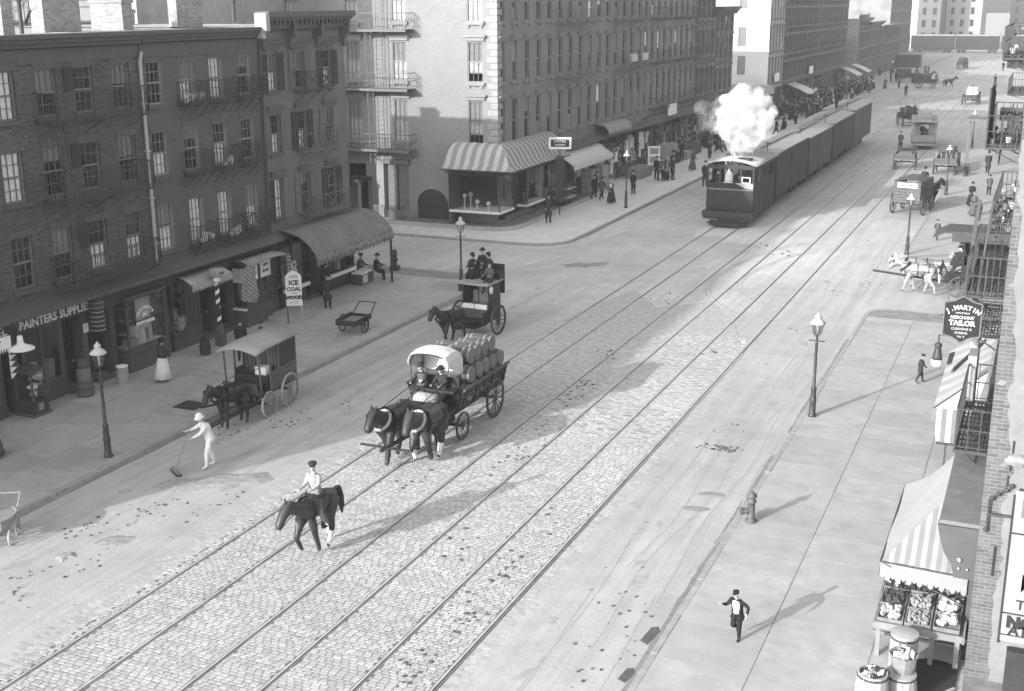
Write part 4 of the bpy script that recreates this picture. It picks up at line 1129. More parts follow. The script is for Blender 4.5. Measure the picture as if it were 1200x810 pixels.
b = MB(); b.add([(-2.6-.35*(o_/1.75),-o_,z) for o_,z in prof]+[(-2.6,0,3.6)],[tuple(range(k+1))]); b.add([(o_*.95,7.4,z) for o_,z in prof]+[(0,7.4,3.6)],[tuple(range(k,-1,-1))]); put('end_panel', b, m_awB, aw)
b = MB(); b.bar((-3.0,-1.72,3.56),(1.7,-1.72,3.56),.06,.08); b.bar((1.7,-1.72,3.56),(1.7,7.4,3.56),.06,.08)
for x in [-2.8+.22*i for i in range(21)]: b.bar((x,-1.70,3.3),(x+.11,-1.70,3.5),.02); b.bar((x+.22,-1.70,3.3),(x+.11,-1.70,3.5),.02)
for x in (-2.6,1.3): b.path([(x,-.05,2.7),(x,-.8,3.2),(x,-1.7,3.5)],.03)
put('awning_frame', b, m_fe, aw)
awning('awning', [(0,3.75),(.9,3.25),(1.7,2.72)], 73.6, 81.3, XB+.05, mat('awning_white',.55,.95,var=.1,scale=2), 'plain white canvas awning sagging past the framed sign', sag=.25, valance=.3, scallop=30, wob=.02, seed=6)
awning('awning', [(0,4.7),(.8,4.55),(1.1,4.2),(1.15,3.9)], 82.0, 87.2, XB+.05, mat('awning_grey',.26,.95,var=.1,scale=2), 'grey curved awning on the front of the brick block past the white one', seed=7)
o = empty('hanging_sign', (-27.4,69.9,1.75), 'small framed sign on a post over the striped corner awning', 'sign', math.pi*.12); o.scale = (.62,.62,.62)
put('post', MB().box((-.06,-.02,-2.5),(.06,.1,4.3)), m_dark, o)
put('board', MB().box((-1.0,-.04,4.2),(1.0,.04,5.15)), m_dark, o)
put('frame', MB().box((-1.1,-.06,5.05),(1.1,.06,5.25)).box((-1.1,-.06,4.1),(1.1,.06,4.3)).box((-1.12,-.05,4.305),(-.92,.05,5.045)).box((.92,-.05,4.305),(1.12,.05,5.045)), m_white, o)
letter('OYSTERS', .30, m_let, o, (0,-.045,4.85), bold=.01); letter('& CHOPS', .24, m_let, o, (0,-.045,4.5), bold=.01)
put('clapboard', MB().box((-.4,-.05,-1.2),(.4,.05,3.4)), m_dark, o)

# further fronts of the same block
hE, _ = front_block('tenement_block', 93.34, 108.4, XB-.1, -60, 18.2, BZ, 9, .75, mat('front_stone_b2',.20,.85,var=.12,scale=2,world=True), 'tenement front with paired windows next past the long brick block', seed=32)
hF, _ = front_block('tenement_block', 108.44, 115.0, XB+.02, -60, 14.4, ((4.9,7.2),(8.3,10.5),(11.5,13.5)), 4, .75, mat('front_dark_b3',.10,.85,var=.12,scale=2,world=True), 'narrow dark tenement between the paired windows front and the low corner house', seed=33)
hG, _ = front_block('corner_house', 115.04, 122.4, XB, -60, 12.4, ((4.7,6.8),(7.7,9.8),(10.2,11.7)), 4, .85, mat('front_dark_b4',.125,.85,var=.12,scale=2,world=True), 'low corner house with dark cornice in front of the white gable', seed=34, cornm=m_corn)
for hh, a, c, s_ in ((hE,93.4,108.3,41),(hF,108.5,114.9,42),(hG,115.1,122.3,43)):
    put('fascia', MB().box((XB-.15,a,3.4),(XB+.3,c,4.1)), m_corn2, hh, world=True); put('shop_inside', MB().box((XB-1.0,a,0),(XB-.95,c,3.6)), m_in, hh, world=True)
    shop_row(hh, XB-.05, a, c, 2.6, s_, goods=6)
for za in (8.48,11.92,4.86):
    b = MB()
    for (ya,yb) in ((95.2,98.6),(101.2,107.6)): bracket_railing_x(b, XB-.1, ya, yb, za-.25, .8, .9, .3)
    put('fire_escape_balcony', b, m_fe, hE, world=True)
# white gabled building past the second cross street and the rows beyond
m_wg = mat('white_gable', .52, .9, var=.06, scale=1, world=True, blotch=.1)
hH, _ = front_block('white_building', 139.3, 147.4, XB, -60, 21, ((4.0,6.6),(7.6,10.2),(11.2,13.8),(14.8,17)), 5, .8, mat('front_pale',.30,.85,var=.1,scale=1,world=True), 'white sided corner building behind the steam', seed=35, sidem=m_wg, skip=('S',), gf=3.4)
ops = [(-32.65-.45+dx,-32.65+.45+dx,za,zb) for dx in (0,) for za,zb in ((5.0,7.05),(8.1,10.2),(12.2,14.3))] + [(-37.5,-36.5,za,zb) for za,zb in ((5.0,7.05),(8.1,10.2),(12.2,14.3))]
b = MB(); wall_grid(b, PY_(139.3), -60, XB, 0, 21, ops, .2); put('side_wall', b, m_wg, hH, world=True)
for x0,x1,za,zb in ops:
    wo_ = put('window', MB().box((x0,139.42,za),(x1,139.45,zb)).box((x0,139.39,(za+zb)/2-.05),(x1,139.418,(za+zb)/2+.05)), m_shade, hH, world=True)
put('string_course', MB().box((-60,139.1,7.55),(XB+.1,139.29,7.75)), m_wg, hH, world=True)
put('shop_canopy', MB().box((-40,138.2,3.0),(XB+.9,139.28,3.9)), mat('canopy_grey',.30,.9,var=.15,scale=1), hH, world=True)
put('shop_wall', MB().box((-40,139.2,.1),(XB,139.27,2.95)), m_wood, hH, world=True)
put('shop_inside', MB().box((XB-.3,139.3,0),(XB-.2,147.3,3.4)), m_in, hH, world=True)
rows5 = ((3.9,6.0),(7.0,9.1),(10.1,12.2),(13.2,15.2))
hI, _ = front_block('tenement_row', 147.45, 170, XB, -60, 17, rows5, 14, .8, mat('front_dark_c',.075,.85,var=.15,scale=1,world=True), 'dark tenement front with iron balconies next past the white building', seed=36, gf=3.3, blinds=.3)
hJ, _ = front_block('tenement_row', 170.05, 194.2, XB+.1, -60, 16, rows5, 15, .8, mat('front_dark_d',.09,.85,var=.15,scale=1,world=True), 'second dark tenement front, at the end of its block', seed=37, gf=3.3, blinds=.3)
for hh, X, a, c, s_ in ((hI,XB,147.5,169.9,51),(hJ,XB+.1,170.1,194.1,52)):
    put('shop_inside', MB().box((X-.6,a,0),(X-.5,c,3.4)), m_in, hh, world=True); shop_row(hh, X, a, c, 3.2, s_, z1=3.3, goods=3)
    for za,_z in rows5[1:]:
        b = MB()
        for ya in (a+2,a+11): bracket_railing_x(b, X, ya, ya+7, za-.2, .8, .9, .6)
        put('fire_escape_balcony', b, m_fe, hh, world=True)
far = (('low_house',207,219,-29.6,10.2,.085,'low dark house at the start of the next far block'),('low_house',219.1,236,-29.8,9.4,.10,'long low dark house with raised parapet further up the street'),
       ('low_house',236.1,262,-29.3,8.6,.09,'low house with pale roof near the far end of the street'),('tenement_block',262.1,300,-31.5,14,.12,'distant tenement standing behind the low houses'))
for i,(nm,a,c,X,z,v,lb) in enumerate(far):
    rws = [(3.6+2.7*k,5.4+2.7*k) for k in range(int((z-4.3)/2.7)+1)]
    hh, _ = front_block(nm, a, c, X, -55, z, rws, max(4,int((c-a)/1.9)), .8, mat('far_front_%s' % 'abcd'[i], v,.9,var=.15,scale=1,world=True), lb, seed=60+i, gf=0, hood=False, blinds=.2, corn=(.6,.8))
# towers of the far cross street
def tower(x0,x1,y0,y1,z,v,lb):
    o = empty('tall_building', ((x0+x1)/2,y0,0), lb, 'building')
    ops = []; x = x0+1.2
    while x < x1-1.5: 
        ops += [(x,x+1.0,zz,zz+1.8) for zz in [3+3.2*k for k in range(int((z-5)/3.2)+1)]]; x += 2.6
    b = MB(); wall_grid(b, PY_(y0), x0, x1, 0, z, ops, .3); b.box((x0,y0+.31,0),(x1,y1,z-.05)); b.box((x0-.3,y0-.5,z-.9),(x1+.3,y0-.01,z))
    put('wall', b, mat('tower_%d' % int(v*100), v, .9, var=.1, scale=.6, world=True), o, world=True)
    for q in ops: put('window', MB().box((q[0]+.05,y0+.25,q[2]),(q[1]-.05,y0+.30,q[3])), m_glassB, o, world=True)
tower(-62,-48,352,380,26,.30,'pale tall building at the far end, leftmost of the group')
tower(-48,-43,358,380,30,.10,'dark narrow tall building between two pale ones at the far end')
tower(-43,-35.5,362,380,24,.42,'white tall building at the far end of the street')
tower(-35.3,-29.5,352,380,34,.12,'broad dark tall building to the right of the white one at the far end')
tower(-29.3,-20,366,390,32,.30,'pale hazy tall building right of the broad dark one')
tower(-14,8,400,430,17,.16,'lower dark hazy building closing the far right end of the street')
# ------------------------------------------------------------------ right side: corner building seen edge-on, its fire escapes, signs and the fruit stand
XR = -0.42
m_brR = brick_mat('brick_sunlit', 0.115, 0.19, 'y', bw=.215, bh=.075, var=.22, smear=.22)
m_brRx = brick_mat('brick_right_front', 0.16, 0.2, 'x')
m_wash = mat('whitewash', .20, .9, var=.10, scale=5, bump=.25, bscale=18, world=True, blotch=.14, bsize=.9)
m_sign = mat('sign_white', .28, .7, var=.06, scale=3)
hR = empty('corner_building', (XR,23,0), 'brick and whitewashed corner building with painted wall signs at the right edge', 'building')
ops = [(c-.45,c+.45,za,zb) for za,zb in ROWS for c in [25+1.9*i for i in range(13)]]
b = MB(); wall_grid(b, PX_(XR,-1), 23, 50.4, 3.0, 12.6, ops, .2); put('wall', b, m_brRx, hR, world=True)
b = MB(); b.box((XR+1.2,23.3,0),(XR+1.3,50.4,3.2)); b.box((XR,23.05,2.9),(XR+1.2,50.4,3.0)); put('shop_inside', b, m_in, hR, world=True)
for za,zb in ROWS:
    fm = far_window(.9, zb-za, m_sashB, m_glassB)
    for c in [25+1.9*i for i in range(13)]:
        wo_ = link('window', fm[0], hR, (0,c-23,za), (0,0,math.pi)); link('pane', fm[1], wo_)
b = MB(); b.quad((XR,23,0),(14,23,0),(14,23,12.6),(XR,23,12.6)); put('side_wall', b, m_brR, hR, world=True)
put('roof', MB().box((XR,23.02,12.4),(14,50.4,12.5)), m_roof, hR, world=True)
rr = random.Random(12)                                     # whitewash coat with a ragged edge
zs = [.0+.16*i for i in range(80)]
def wash_x(z):
    base = 0.0 if z < 4.5 else (-.02-.19*(z-4.5)/3.0 if z < 7.5 else max(-.40,-.21-.06*(z-7.5)))
    return base + rr.uniform(-.05,.05) + .04*math.sin(z*3)
left = [(wash_x(z), z) for z in zs]
b = MB(); n = len(left)
b.add([(x,22.982,z) for x,z in left]+[(14,22.982,z) for x,z in left]+[(x,22.999,z) for x,z in left], [(i,i+n,i+n+1,i+1) for i in range(n-1)]+[(i+1,i+1+2*n,i+2*n,i) for i in range(n-1)])
put('whitewash_coat', b, m_wash, hR, world=True)
for k in range(12):                                         # loose plaster and chipped bricks on the pier
    x, z = rr.uniform(-.40,.05), rr.uniform(.3,10); q = MB(); s_ = rr.uniform(.03,.10)
    q.add([(x-s_,22.985,z-s_*.4),(x+s_*.3,22.98,z-s_*.6),(x+s_,22.985,z+s_*.2),(x-s_*.2,22.985,z+s_*.6)],[(0,1,2,3)]); put('plaster_patch', q, rr.choice((m_wash,m_wash,m_brRx)), hR, world=True)
for k in range(0):
    pass
b = MB(); b.path([(-.30,22.93,3.28),(-.30,22.9,3.9),(-.18,22.9,4.05),(.05,22.9,4.2)],.022); b.bar((-.30,22.9,3.62),(.12,22.92,3.62),.045)
for (x,z) in ((-.26,3.95),(-.16,4.05),(-.02,4.15),(.06,4.24),(-.31,3.3)): b.ball((x,22.9,z),.05,6,4)
put('wall_bracket', b, m_fe, hR, world=True)
for (z0,z1,x) in ((2.35,2.95,-.12),(4.85,5.1,.0),(4.5,4.72,-.02),(4.2,4.4,-.03)):
    put('wall_crack', MB().box((x,22.965,z0),(x+.03,22.981,z1),jit=.008), m_letd, hR, world=True)
put('rag_plant', MB().ball((.1,22.9,4.75),.12,7,4,sx=1.8).ball((.28,22.9,4.8),.09,6,4).ball((-.05,22.9,4.72),.07,6,4), m_goods[1], hR, world=True)
o = empty('painted_sign', (1.6,22.95,0), 'white painted sign board with tall letters on the whitewashed wall', 'sign')
put('board', MB().box((-1.45,0,1.05),(2.6,.03,4.15)), m_sign, o)
fr = MB(); fr.box((-1.49,-.015,1.0),(-1.452,.028,4.05)); fr.box((-1.40,-.015,4.152),(2.6,.028,4.19)); fr.box((-1.45,-.012,3.28),(2.6,-.001,3.31)); fr.box((-1.45,-.012,1.63),(2.6,-.001,1.66)); fr.box((-1.45,-.012,1.18),(2.6,-.001,1.20))
put('frame', fr, m_dark, o)
put('letter_block', MB().box((-1.32,-.008,3.62),(-.9,-.001,3.98)), m_shut2, o)
letter('E', .36, m_sign, o, (-1.12,-.016,3.80), bold=.01)
letter('A', .85, mat('lettering_grey',.30,.8), o, (-1.10,-.008,2.98), bold=.008)
letter('M', .75, mat('lettering_grey',.30,.8), o, (-1.02,-.008,2.35), bold=.008)
letter('THIS A', .28, m_letd, o, (-.82,-.008,1.84), bold=.004)
letter('NOW', .31, m_letd, o, (-.95,-.008,1.46), bold=.025)
letter('AT T', .27, m_letd, o, (-1.02,-.008,1.06+.23), bold=.01)
lb = empty('stair_shadow_boards', (.9,22.6,K), 'dark boards with pale stripes imitating a stair railing shadow below the painted sign', 'boards')  # added boards imitate a stair railing's shadow, pale stripes the light between
put('board', MB().box((-.6,.1,0),(2.5,.3,.85)), m_dark, lb)
for k in range(4): put('lit_stripe', MB().bar((-.2+k*.55,.02,.75),(.35+k*.55,.02,.3),.05,.13), m_sign, lb)

# ground-floor cornice ending in a scroll
b = MB(); b.box((-1.16,23.3,3.12),(XR,30.6,3.2)); put('shop_cornice', b, mat('cornice_sheet',.17,.6,var=.2,scale=3,world=True), hR, world=True)
pr = [(-1.18,3.115),(-1.12,2.85),(-1.02,2.55),(-.86,2.3),(-.80,2.05),(XR,2.05),(XR,3.115)]
b = MB(); n = len(pr); b.add([(x,23.25,z) for x,z in pr]+[(x,23.5,z) for x,z in pr],[tuple(range(n)),tuple(range(2*n-1,n-1,-1))]+[((i+1)%n,i,i+n,(i+1)%n+n) for i in range(n)]); put('cornice_scroll', b, m_corn, hR, world=True)
b = MB(); b.ball((-.72,23.22,2.45),.05,6,4); b.ball((-.72,23.22,2.27),.03,6,4); b.ball((-.56,23.22,2.27),.03,6,4); put('scroll_boss', b, m_sign, hR, world=True)
put('fascia', MB().box((-.95,23.5,2.5),(XR,30.5,3.11)), m_corn, hR, world=True)
for y in (23.6,25.6,27.6,29.6,33,36,39,42,45,48,50.2): put('pier', MB().box((XR-.1,y,K),(XR+.2,y+.25,2.95)), m_wood, hR, world=True)
for y in (26.5,30.2,36.3,42.3): put('door', MB().box((XR+.3,y,K),(XR+.36,y+.95,2.6)).box((XR+.26,y,K),(XR+.30,y+.1,2.6)).box((XR+.26,y+.85,K),(XR+.30,y+.95,2.6)), m_dark, hR, world=True)
put('fascia', MB().box((XR-.3,30.7,2.7),(XR,50.3,3.3)), m_corn, hR, world=True)

# fire escapes of the right side: grated floors with bars of their own
def fe_balcony(root, y0, y1, z, out, X=XR, h=.95, bars=9, m=None, screen=False, rails=('S','W','N'), pitch=.2):
    m = m or m_fe
    fr = MB(); fr.bar((X,y0,z),(X-out,y0,z),.05,.07); fr.bar((X,y1,z),(X-out,y1,z),.05,.07); fr.bar((X-out,y0,z),(X-out,y1,z),.05,.07)
    for y in (y0+.3,(y0+y1)/2,y1-.3): fr.bar((X,y,z-.05),(X-out,y,z-.05),.05); fr.bar((X,y,z-.6),(X-out*.9,y,z-.05),.035)
    f = put('fire_escape_balcony', fr, m, root, world=True)
    rl = root.location
    for k in range(int((y1-y0)/.32)): fr2 = MB().box((X-out-rl.x+.03,y0+.2+k*.32-rl.y,-.03+z),(X-.02-rl.x,y0+.26+k*.32-rl.y,-.013+z)); put('cross_bar', fr2, m, f)
    sl_ = MB().box((-.022,0,-.012),(.022,y1-y0-.06,.012)).mesh('floor_slat', m)
    for k in range(bars): link('floor_slat', sl_, f, (X-out*(k+.5)/bars-rl.x, y0+.03-rl.y, z+.005))
    rb = MB()
    segs = {'S':((X,y0),(X-out,y0)),'W':((X-out,y0),(X-out,y1)),'N':((X-out,y1),(X,y1))}
    for s_ in rails:
        p,q = segs[s_]
        rb.bar((*p,z+h),(*q,z+h),.04,.03); rb.bar((*p,z+h*.52),(*q,z+h*.52),.022); rb.bar((*p,z+.1),(*q,z+.1),.022)
        L = math.hypot(q[0]-p[0],q[1]-p[1]); k = max(2,int(L/pitch))
        for i in range(k+1):
            x,y = p[0]+(q[0]-p[0])*i/k, p[1]+(q[1]-p[1])*i/k; rb.bar((x,y,z),(x,y,z+h),.02 if i % 4 else .035)
    put('railing', rb, m, root, world=True)
    if screen:
        sb = MB(); sb.box((X-out-.03,y0+.1,z),(X-out+.02,y0+2.6,z+1.7)); sb.box((X-out-.02,y0+2.65,z),(X-out+.02,y0+3.2,z+1.45)); put('screen', sb, m_shut, root, world=True)
    return f
m_rail = mat('rail_grey',.10,.7,var=.2,scale=6)
fe_balcony(hR, 26.4, 30.1, 3.55, .74, bars=9)
fe_balcony(hR, 30.1, 34.8, 6.15, 1.0, bars=13, pitch=.14, m=m_fe)
fe_balcony(hR, 33.4, 37.2, 4.35, .95, bars=12, m=m_fe)
fe_balcony(hR, 39.6, 47.5, 6.0, .92, bars=10, pitch=.14, m=m_fe)
fe_balcony(hR, 38.4, 43.6, 8.75, 1.22, bars=11, screen=True, m=m_fe)
fe_balcony(hR, 41.0, 47.5, 11.2, 1.1, bars=6, m=m_fe)
b = MB(); b.bar((-1.42,30.1,6.2),(-1.42,33.0,8.0),.09); b.bar((-1.15,30.15,6.2),(-1.1,33.0,8.0),.05); put('ladder', b, m_rail, hR, world=True)
b = MB(); b.box((-1.2,30.05,2.95),(-1.0,31.4,4.7)); put('white_door_board', b, m_sign, hR, world=True)
rr = random.Random(3)
def balcony_clutter(y0, y1, z, out, n, seed):
    rr = random.Random(seed)
    for k in range(n):
        x = XR-rr.uniform(.25,out+.02); y = rr.uniform(y0,y1); q = MB(); s_ = rr.uniform(.04,.11)
        if rr.random() < .5: q.lathe([(s_*.7,0),(s_,s_*1.6),(s_*1.05,s_*1.7)], 8, (x,y,z+.02))
        else: q.ball((x,y,z+.1+rr.uniform(0,.7)), s_, 7, 4, sz=rr.uniform(.7,1.6))
        put('flower_pot', q, rr.choice((m_goods[0],m_goods[1],m_goods[1],m_dark,m_fe)), hR, world=True)
balcony_clutter(39.7,47,6.05,.92,70,4); balcony_clutter(38.6,43.4,8.8,1.2,16,5); balcony_clutter(41,47,11.25,1.1,14,6); balcony_clutter(30.3,34,6.2,.8,2,8)
o = empty('balcony_sign', (-1.0,40.6,9.55), 'white lettered board on the upper iron balcony of the right side', 'sign')
put('board', MB().box((-.42,-.03,-.18),(.6,.02,.22)), m_sign, o); letter('KOHLER', .26, m_letd, o, (.08,-.035,0), bold=.008)
# tailor's sign hanging from the iron balcony
o = empty('hanging_sign', (-1.42,30.0,5.62), 'dark shaped J. Martin tailor sign hanging below the iron balcony', 'sign', math.radians(3))
pts = [(-.42,-.42),(-.2,-.47),(0,-.60),(.2,-.47),(.42,-.42),(.42,.38),(.22,.42),(0,.55),(-.22,.42),(-.42,.38)]
n = len(pts); b = MB(); b.add([(x,-.03,z) for x,z in pts]+[(x,.03,z) for x,z in pts],[tuple(range(n)),tuple(range(2*n-1,n-1,-1))]+[((i+1)%n,i,i+n,(i+1)%n+n) for i in range(n)])
put('board', b, mat('sign_dark',.022,.8,var=.2,scale=4), o)
fr = MB()
for i in range(n): fr.bar((pts[i][0],-.04,pts[i][1]),(pts[(i+1)%n][0],-.04,pts[(i+1)%n][1]),.03)
put('frame', fr, m_shut2, o)
letter('J.MARTIN', .15, m_let, o, (0,-.035,.27), arc=.62, bold=.006); letter('IMPORTING', .06, m_let, o, (0,-.035,.13)); letter('MERCHANT', .10, m_let, o, (0,-.035,.02), bold=.003)
letter('TAILOR', .17, m_let, o, (0,-.035,-.12), bold=.008); letter('CLEANING &', .08, m_let, o, (0,-.035,-.26)); letter('DYEING', .08, m_let, o, (0,-.035,-.36)); letter('No. 9', .07, m_let, o, (0,-.035,-.45))
b = MB(); b.bar((-.5,0,.05),(.95,0,.05),.03); b.bar((-.35,0,.4),(-.35,0,.6),.02); b.bar((.35,0,.4),(.35,0,.6),.02); put('iron_arm', b, m_fe, o)
o = empty('cloth_figure', (-1.12,30.9,4.0), 'pale ragged trade figure hanging beside the tailor sign', 'figure')
b = MB(); b.lathe([(.05,0),(.12,.25),(.10,.7),(.14,1.0),(.07,1.15),(.09,1.3),(0,1.4)], 8, sy=.7); put('cloth', b, m_goods[0], o, smooth=True)
b = MB(); b.lathe([(.04,-.2),(.06,0)],8); b.bar((-.1,0,.5),(.12,0,.95),.05); put('strap', b, m_dark, o)
# arc lamp
o = empty('arc_lamp', (-2.0,31.5,0), 'arc lamp with white globe hanging over the right pavement', 'lamp')
o.scale = (.68,.68,.68); o.location = (-2.0,31.5,1.35)
b = MB(); b.lathe([(.0,5.02),(.03,5.0),(.03,4.75),(.12,4.70),(.15,4.62),(.11,4.55),(.12,4.5),(.17,4.2),(.19,4.08),(.12,4.06)], 12); put('lamp_body', b, m_iron, o, smooth=True)
b = MB(); b.ball((0,0,3.98),.21,14,9); put('globe', b, m_white, o, smooth=True)
b = MB(); b.bar((0,0,5.0),(2.2,0,5.15),.03); b.bar((0,0,4.95),(0,0,5.05),.04); put('arm', b, m_fe, o)

# awnings over the fruit stand and beyond
m_awR = stripe_mat('awning_pale_stripe', .22, .31, .2, 0, var=.06)
aw = empty('awning', (-1.16,23.6,0), 'large pale canvas awning over the fruit stand with a scalloped edge', 'awning')
b = MB(); A = (-1.05,-.05,2.0); B_ = (-1.05,4.3,2.0); T0 = (0,1.35,2.98); T1 = (0,4.1,3.02); C0 = (.62,-.05,1.95)
nn = 8; vs = []
for i in range(nn+1):
    t = i/nn
    for j in range(nn+1):
        s_ = j/nn
        p0 = Vector(T0).lerp(Vector(T1), t); p1 = Vector(A).lerp(Vector(B_), t); p = p0.lerp(p1, s_); p.z -= .12*math.sin(math.pi*s_) - .02*math.sin(t*9+s_*5)
        vs.append(tuple(p))
b.add(vs, [(i*(nn+1)+j, i*(nn+1)+j+1, (i+1)*(nn+1)+j+1, (i+1)*(nn+1)+j) for i in range(nn) for j in range(nn)]); put('canopy', b, mat('awning_pale',.34,.95,var=.08,scale=2,bump=.1), aw, smooth=True)
b = MB(); vs = []
for i in range(nn+1):
    t = i/nn; p1 = Vector(A).lerp(Vector(C0), t)
    for j in range(5):
        p = Vector((0,1.35,2.98)).lerp(p1, j/4) if True else 0; p.z += .03*math.sin(i*2.6)*(j/4); vs.append(tuple(p))
b.add(vs, [(i*5+j,(i+1)*5+j,(i+1)*5+j+1,i*5+j+1) for i in range(nn) for j in range(4)]); put('side_panel', b, m_awR, aw, smooth=True)
b = MB()
for i in range(16):
    p = Vector(A).lerp(Vector(C0), i/16); q = Vector(A).lerp(Vector(C0), (i+1)/16); d_ = .30+.06*(i%2)
    b.add([tuple(p),tuple(q),(q.x,q.y-.02,q.z-d_),((p.x+q.x)/2,p.y-.02,p.z-d_-.05),(p.x,p.y-.02,p.z-d_)],[(0,4,3,2,1)])
for i in range(30):
    p = Vector(A).lerp(Vector(B_), i/30); q = Vector(A).lerp(Vector(B_), (i+1)/30); d_ = .3
    b.add([tuple(p),tuple(q),(q.x-.02,q.y,q.z-d_),(p.x-.02,(p.y+q.y)/2,p.z-d_-.06),(p.x-.02,p.y,p.z-d_)],[(0,4,3,2,1)])
put('valance', b, mat('valance_pale',.26,.95,var=.08,scale=3), aw)
b = MB(); b.bar(A,C0,.03); b.bar(A,B_,.03); b.bar((.6,0,1.3),A,.025); put('awning_frame', b, m_fe, aw)
aw = empty('awning', (-1.3,32.6,0), 'striped awning with dark torn strip behind the lower iron balcony', 'awning')
b = MB(); b.add([(-.75,0,2.45),(-.75,5.5,2.6),(.5,6.2,3.4),(.5,1.0,3.35),(.3,0,2.5)],[(0,4,3),(0,3,2,1)]); put('canopy', b, stripe_mat('awning_banded', .33,.42,.9,1,var=.08), aw)
b = MB(); b.add([(-.75,0,2.45),(.3,0,2.5),(.3,.02,1.5),(-.62,.02,1.55)],[(0,1,2,3)]); b.box((-.78,-.02,2.1),(-.05,.0,2.47)); put('side_panel', b, stripe_mat('awning_stripe_r', .18,.42,.26,0,var=.08), aw)
b = MB(); b.add([(-.55,2.6,2.72),(-.5,3.2,2.75),(.25,5.0,3.25),(.2,4.4,3.2)],[(0,1,2,3)]); b.add([(-.74,3.8,2.62),(-.6,3.9,2.66),(-.6,5.1,2.7),(-.74,5.0,2.66)],[(0,1,2,3)]); put('torn_strip', b, m_dark, aw)
b = MB(); b.bar((-.6,0,1.5),(.3,0,1.5),.05); b.bar((-.35,0,K),(-.35,0,1.5),.05); b.bar((-.75,0,2.45),(.5,1.0,3.35),.03); put('awning_frame', b, m_fe, aw)

# fruit stand -------------------------------------------------
st = empty('fruit_stand', (-1.35,23.75,K), 'wooden fruit stand with sloping top under the pale awning', 'stand')
b = MB(); b.add([(-.8,-.7,.72),(.82,-.7,.72),(.82,1.0,1.05),(-.8,1.0,1.05),(-.8,-.7,.66),(.82,-.7,.66),(.82,1.0,.99),(-.8,1.0,.99)],[(0,1,2,3),(7,6,5,4),(0,4,5,1),(1,5,6,2),(2,6,7,3),(3,7,4,0)]); put('table_top', b, m_oil, st)
for (x,y,h) in ((-.75,-.62,.68),(.75,-.62,.68),(-.75,.92,.98),(.75,.92,.98),(.28,-.66,.68)):
    put('leg', MB().box((x-.045,y-.035,0),(x+.045,y+.035,h)), m_oil, st)
put('rail', MB().box((-.9,-.3,.3),(.8,-.24,.36)).bar((-.84,-.73,.70),(-.84,1.02,1.06),.04,.16).bar((.86,-.73,.70),(.86,1.02,1.06),.04,.16).box((-.82,-.75,.66),(.84,-.71,.80)), m_oil, st)
def fruit_mesh(r, n, w, d, seed, m, squash=1.0):
    rr = random.Random(seed); b = MB()
    for _ in range(n): b.ball((rr.uniform(-w/2+r,w/2-r), rr.uniform(-d/2+r,d/2-r), .05+r*rr.uniform(.4,2.6)), r*rr.uniform(.8,1.15), 6, 4, sz=squash)
    return b.mesh('fruit', m)
g_pale = mat('fruit_pale',.36,.7,var=.15,scale=9)
fruits = [('crate of pale fruit at the front left of the fruit stand',-.55,-.42,g_pale,.05),('crate of small round fruit at the front middle of the fruit stand',-.02,-.42,m_goods[1],.035),
          ('heap crate of white cabbages at the front right of the fruit stand',.52,-.40,g_pale,.075),('crate of dark fruit in the middle left of the fruit stand',-.55,.08,m_goods[2],.045),
          ('crate of grey fruit in the middle of the fruit stand',-.02,.08,m_goods[1],.05),('crate of mottled pale fruit in the middle right of the fruit stand',.52,.10,m_goods[0],.06),
          ('crate of bananas at the back left of the fruit stand',-.55,.62,m_goods[0],.05),('crate of dark leafy greens at the back of the fruit stand',-.02,.64,m_goods[2],.07),('crate of light onions at the back right of the fruit stand',.52,.64,g_pale,.06)]
for i,(lb_,x,y,m,r) in enumerate(fruits):
    z = .72 + (y+.7)*.33/1.7 + .03
    c = empty('fruit_crate', (-1.35+x,23.75+y,K+z), lb_, 'crate', group='crates on the fruit stand'); c.rotation_euler = (math.atan(.33/1.7),0,0)
    w, d_ = .50, .46; b = MB(); b.box((-w/2,-d_/2,0),(w/2,d_/2,.015))
    put('crate_floor', b, m_oil, c)
    for (a_,b__) in (((-w/2,-d_/2,.016),(w/2,-d_/2+.018,.10)),((-w/2,d_/2-.018,.016),(w/2,d_/2,.10)),((-w/2,-d_/2+.019,.016),(-w/2+.018,d_/2-.019,.10)),((w/2-.018,-d_/2+.019,.016),(w/2,d_/2-.019,.10))): put('slat', MB().box(a_,b__), m_oil, c)
    fo = link('fruit', fruit_mesh(r, int(20 if r > .08 else 1.35/(r*r*12)), w-.05, d_-.05, i, m), c); fo['kind'] = 'stuff'
rr = random.Random(9)
lv = MB()
for _ in range(520):
    x,y,z = rr.uniform(-.78,.78), rr.uniform(.32,1.1), 1.02+rr.uniform(0,.28); a = rr.uniform(0,6.3); s_ = rr.uniform(.05,.12)
    lv.add([(x,y,z),(x+s_*math.cos(a),y+s_*math.sin(a),z+s_*.8),(x+s_*1.2*math.cos(a+.5),y+s_*1.2*math.sin(a+.5),z+s_*1.6),(x+s_*.4*math.cos(a+1.2),y+s_*.4*math.sin(a+1.2),z+s_*.9)],[(0,1,2,3)])
o = empty('greens_rack', (-1.35,23.75,K), 'rack heaped with dark leafy greens behind the fruit crates', 'rack')
put('rack', MB().box((-.8,1.05,0),(.8,1.5,1.12)), m_oil, o); q = put('leaves', lv, m_goods[2], o); q['kind'] = 'stuff'
for k in range(24): put('vegetable', MB().ball((rr.uniform(-.75,.75), rr.uniform(1.05,1.4), 1.18), rr.uniform(.06,.1), 7, 5), rr.choice((m_goods[3],m_goods[0],m_goods[2])), o)
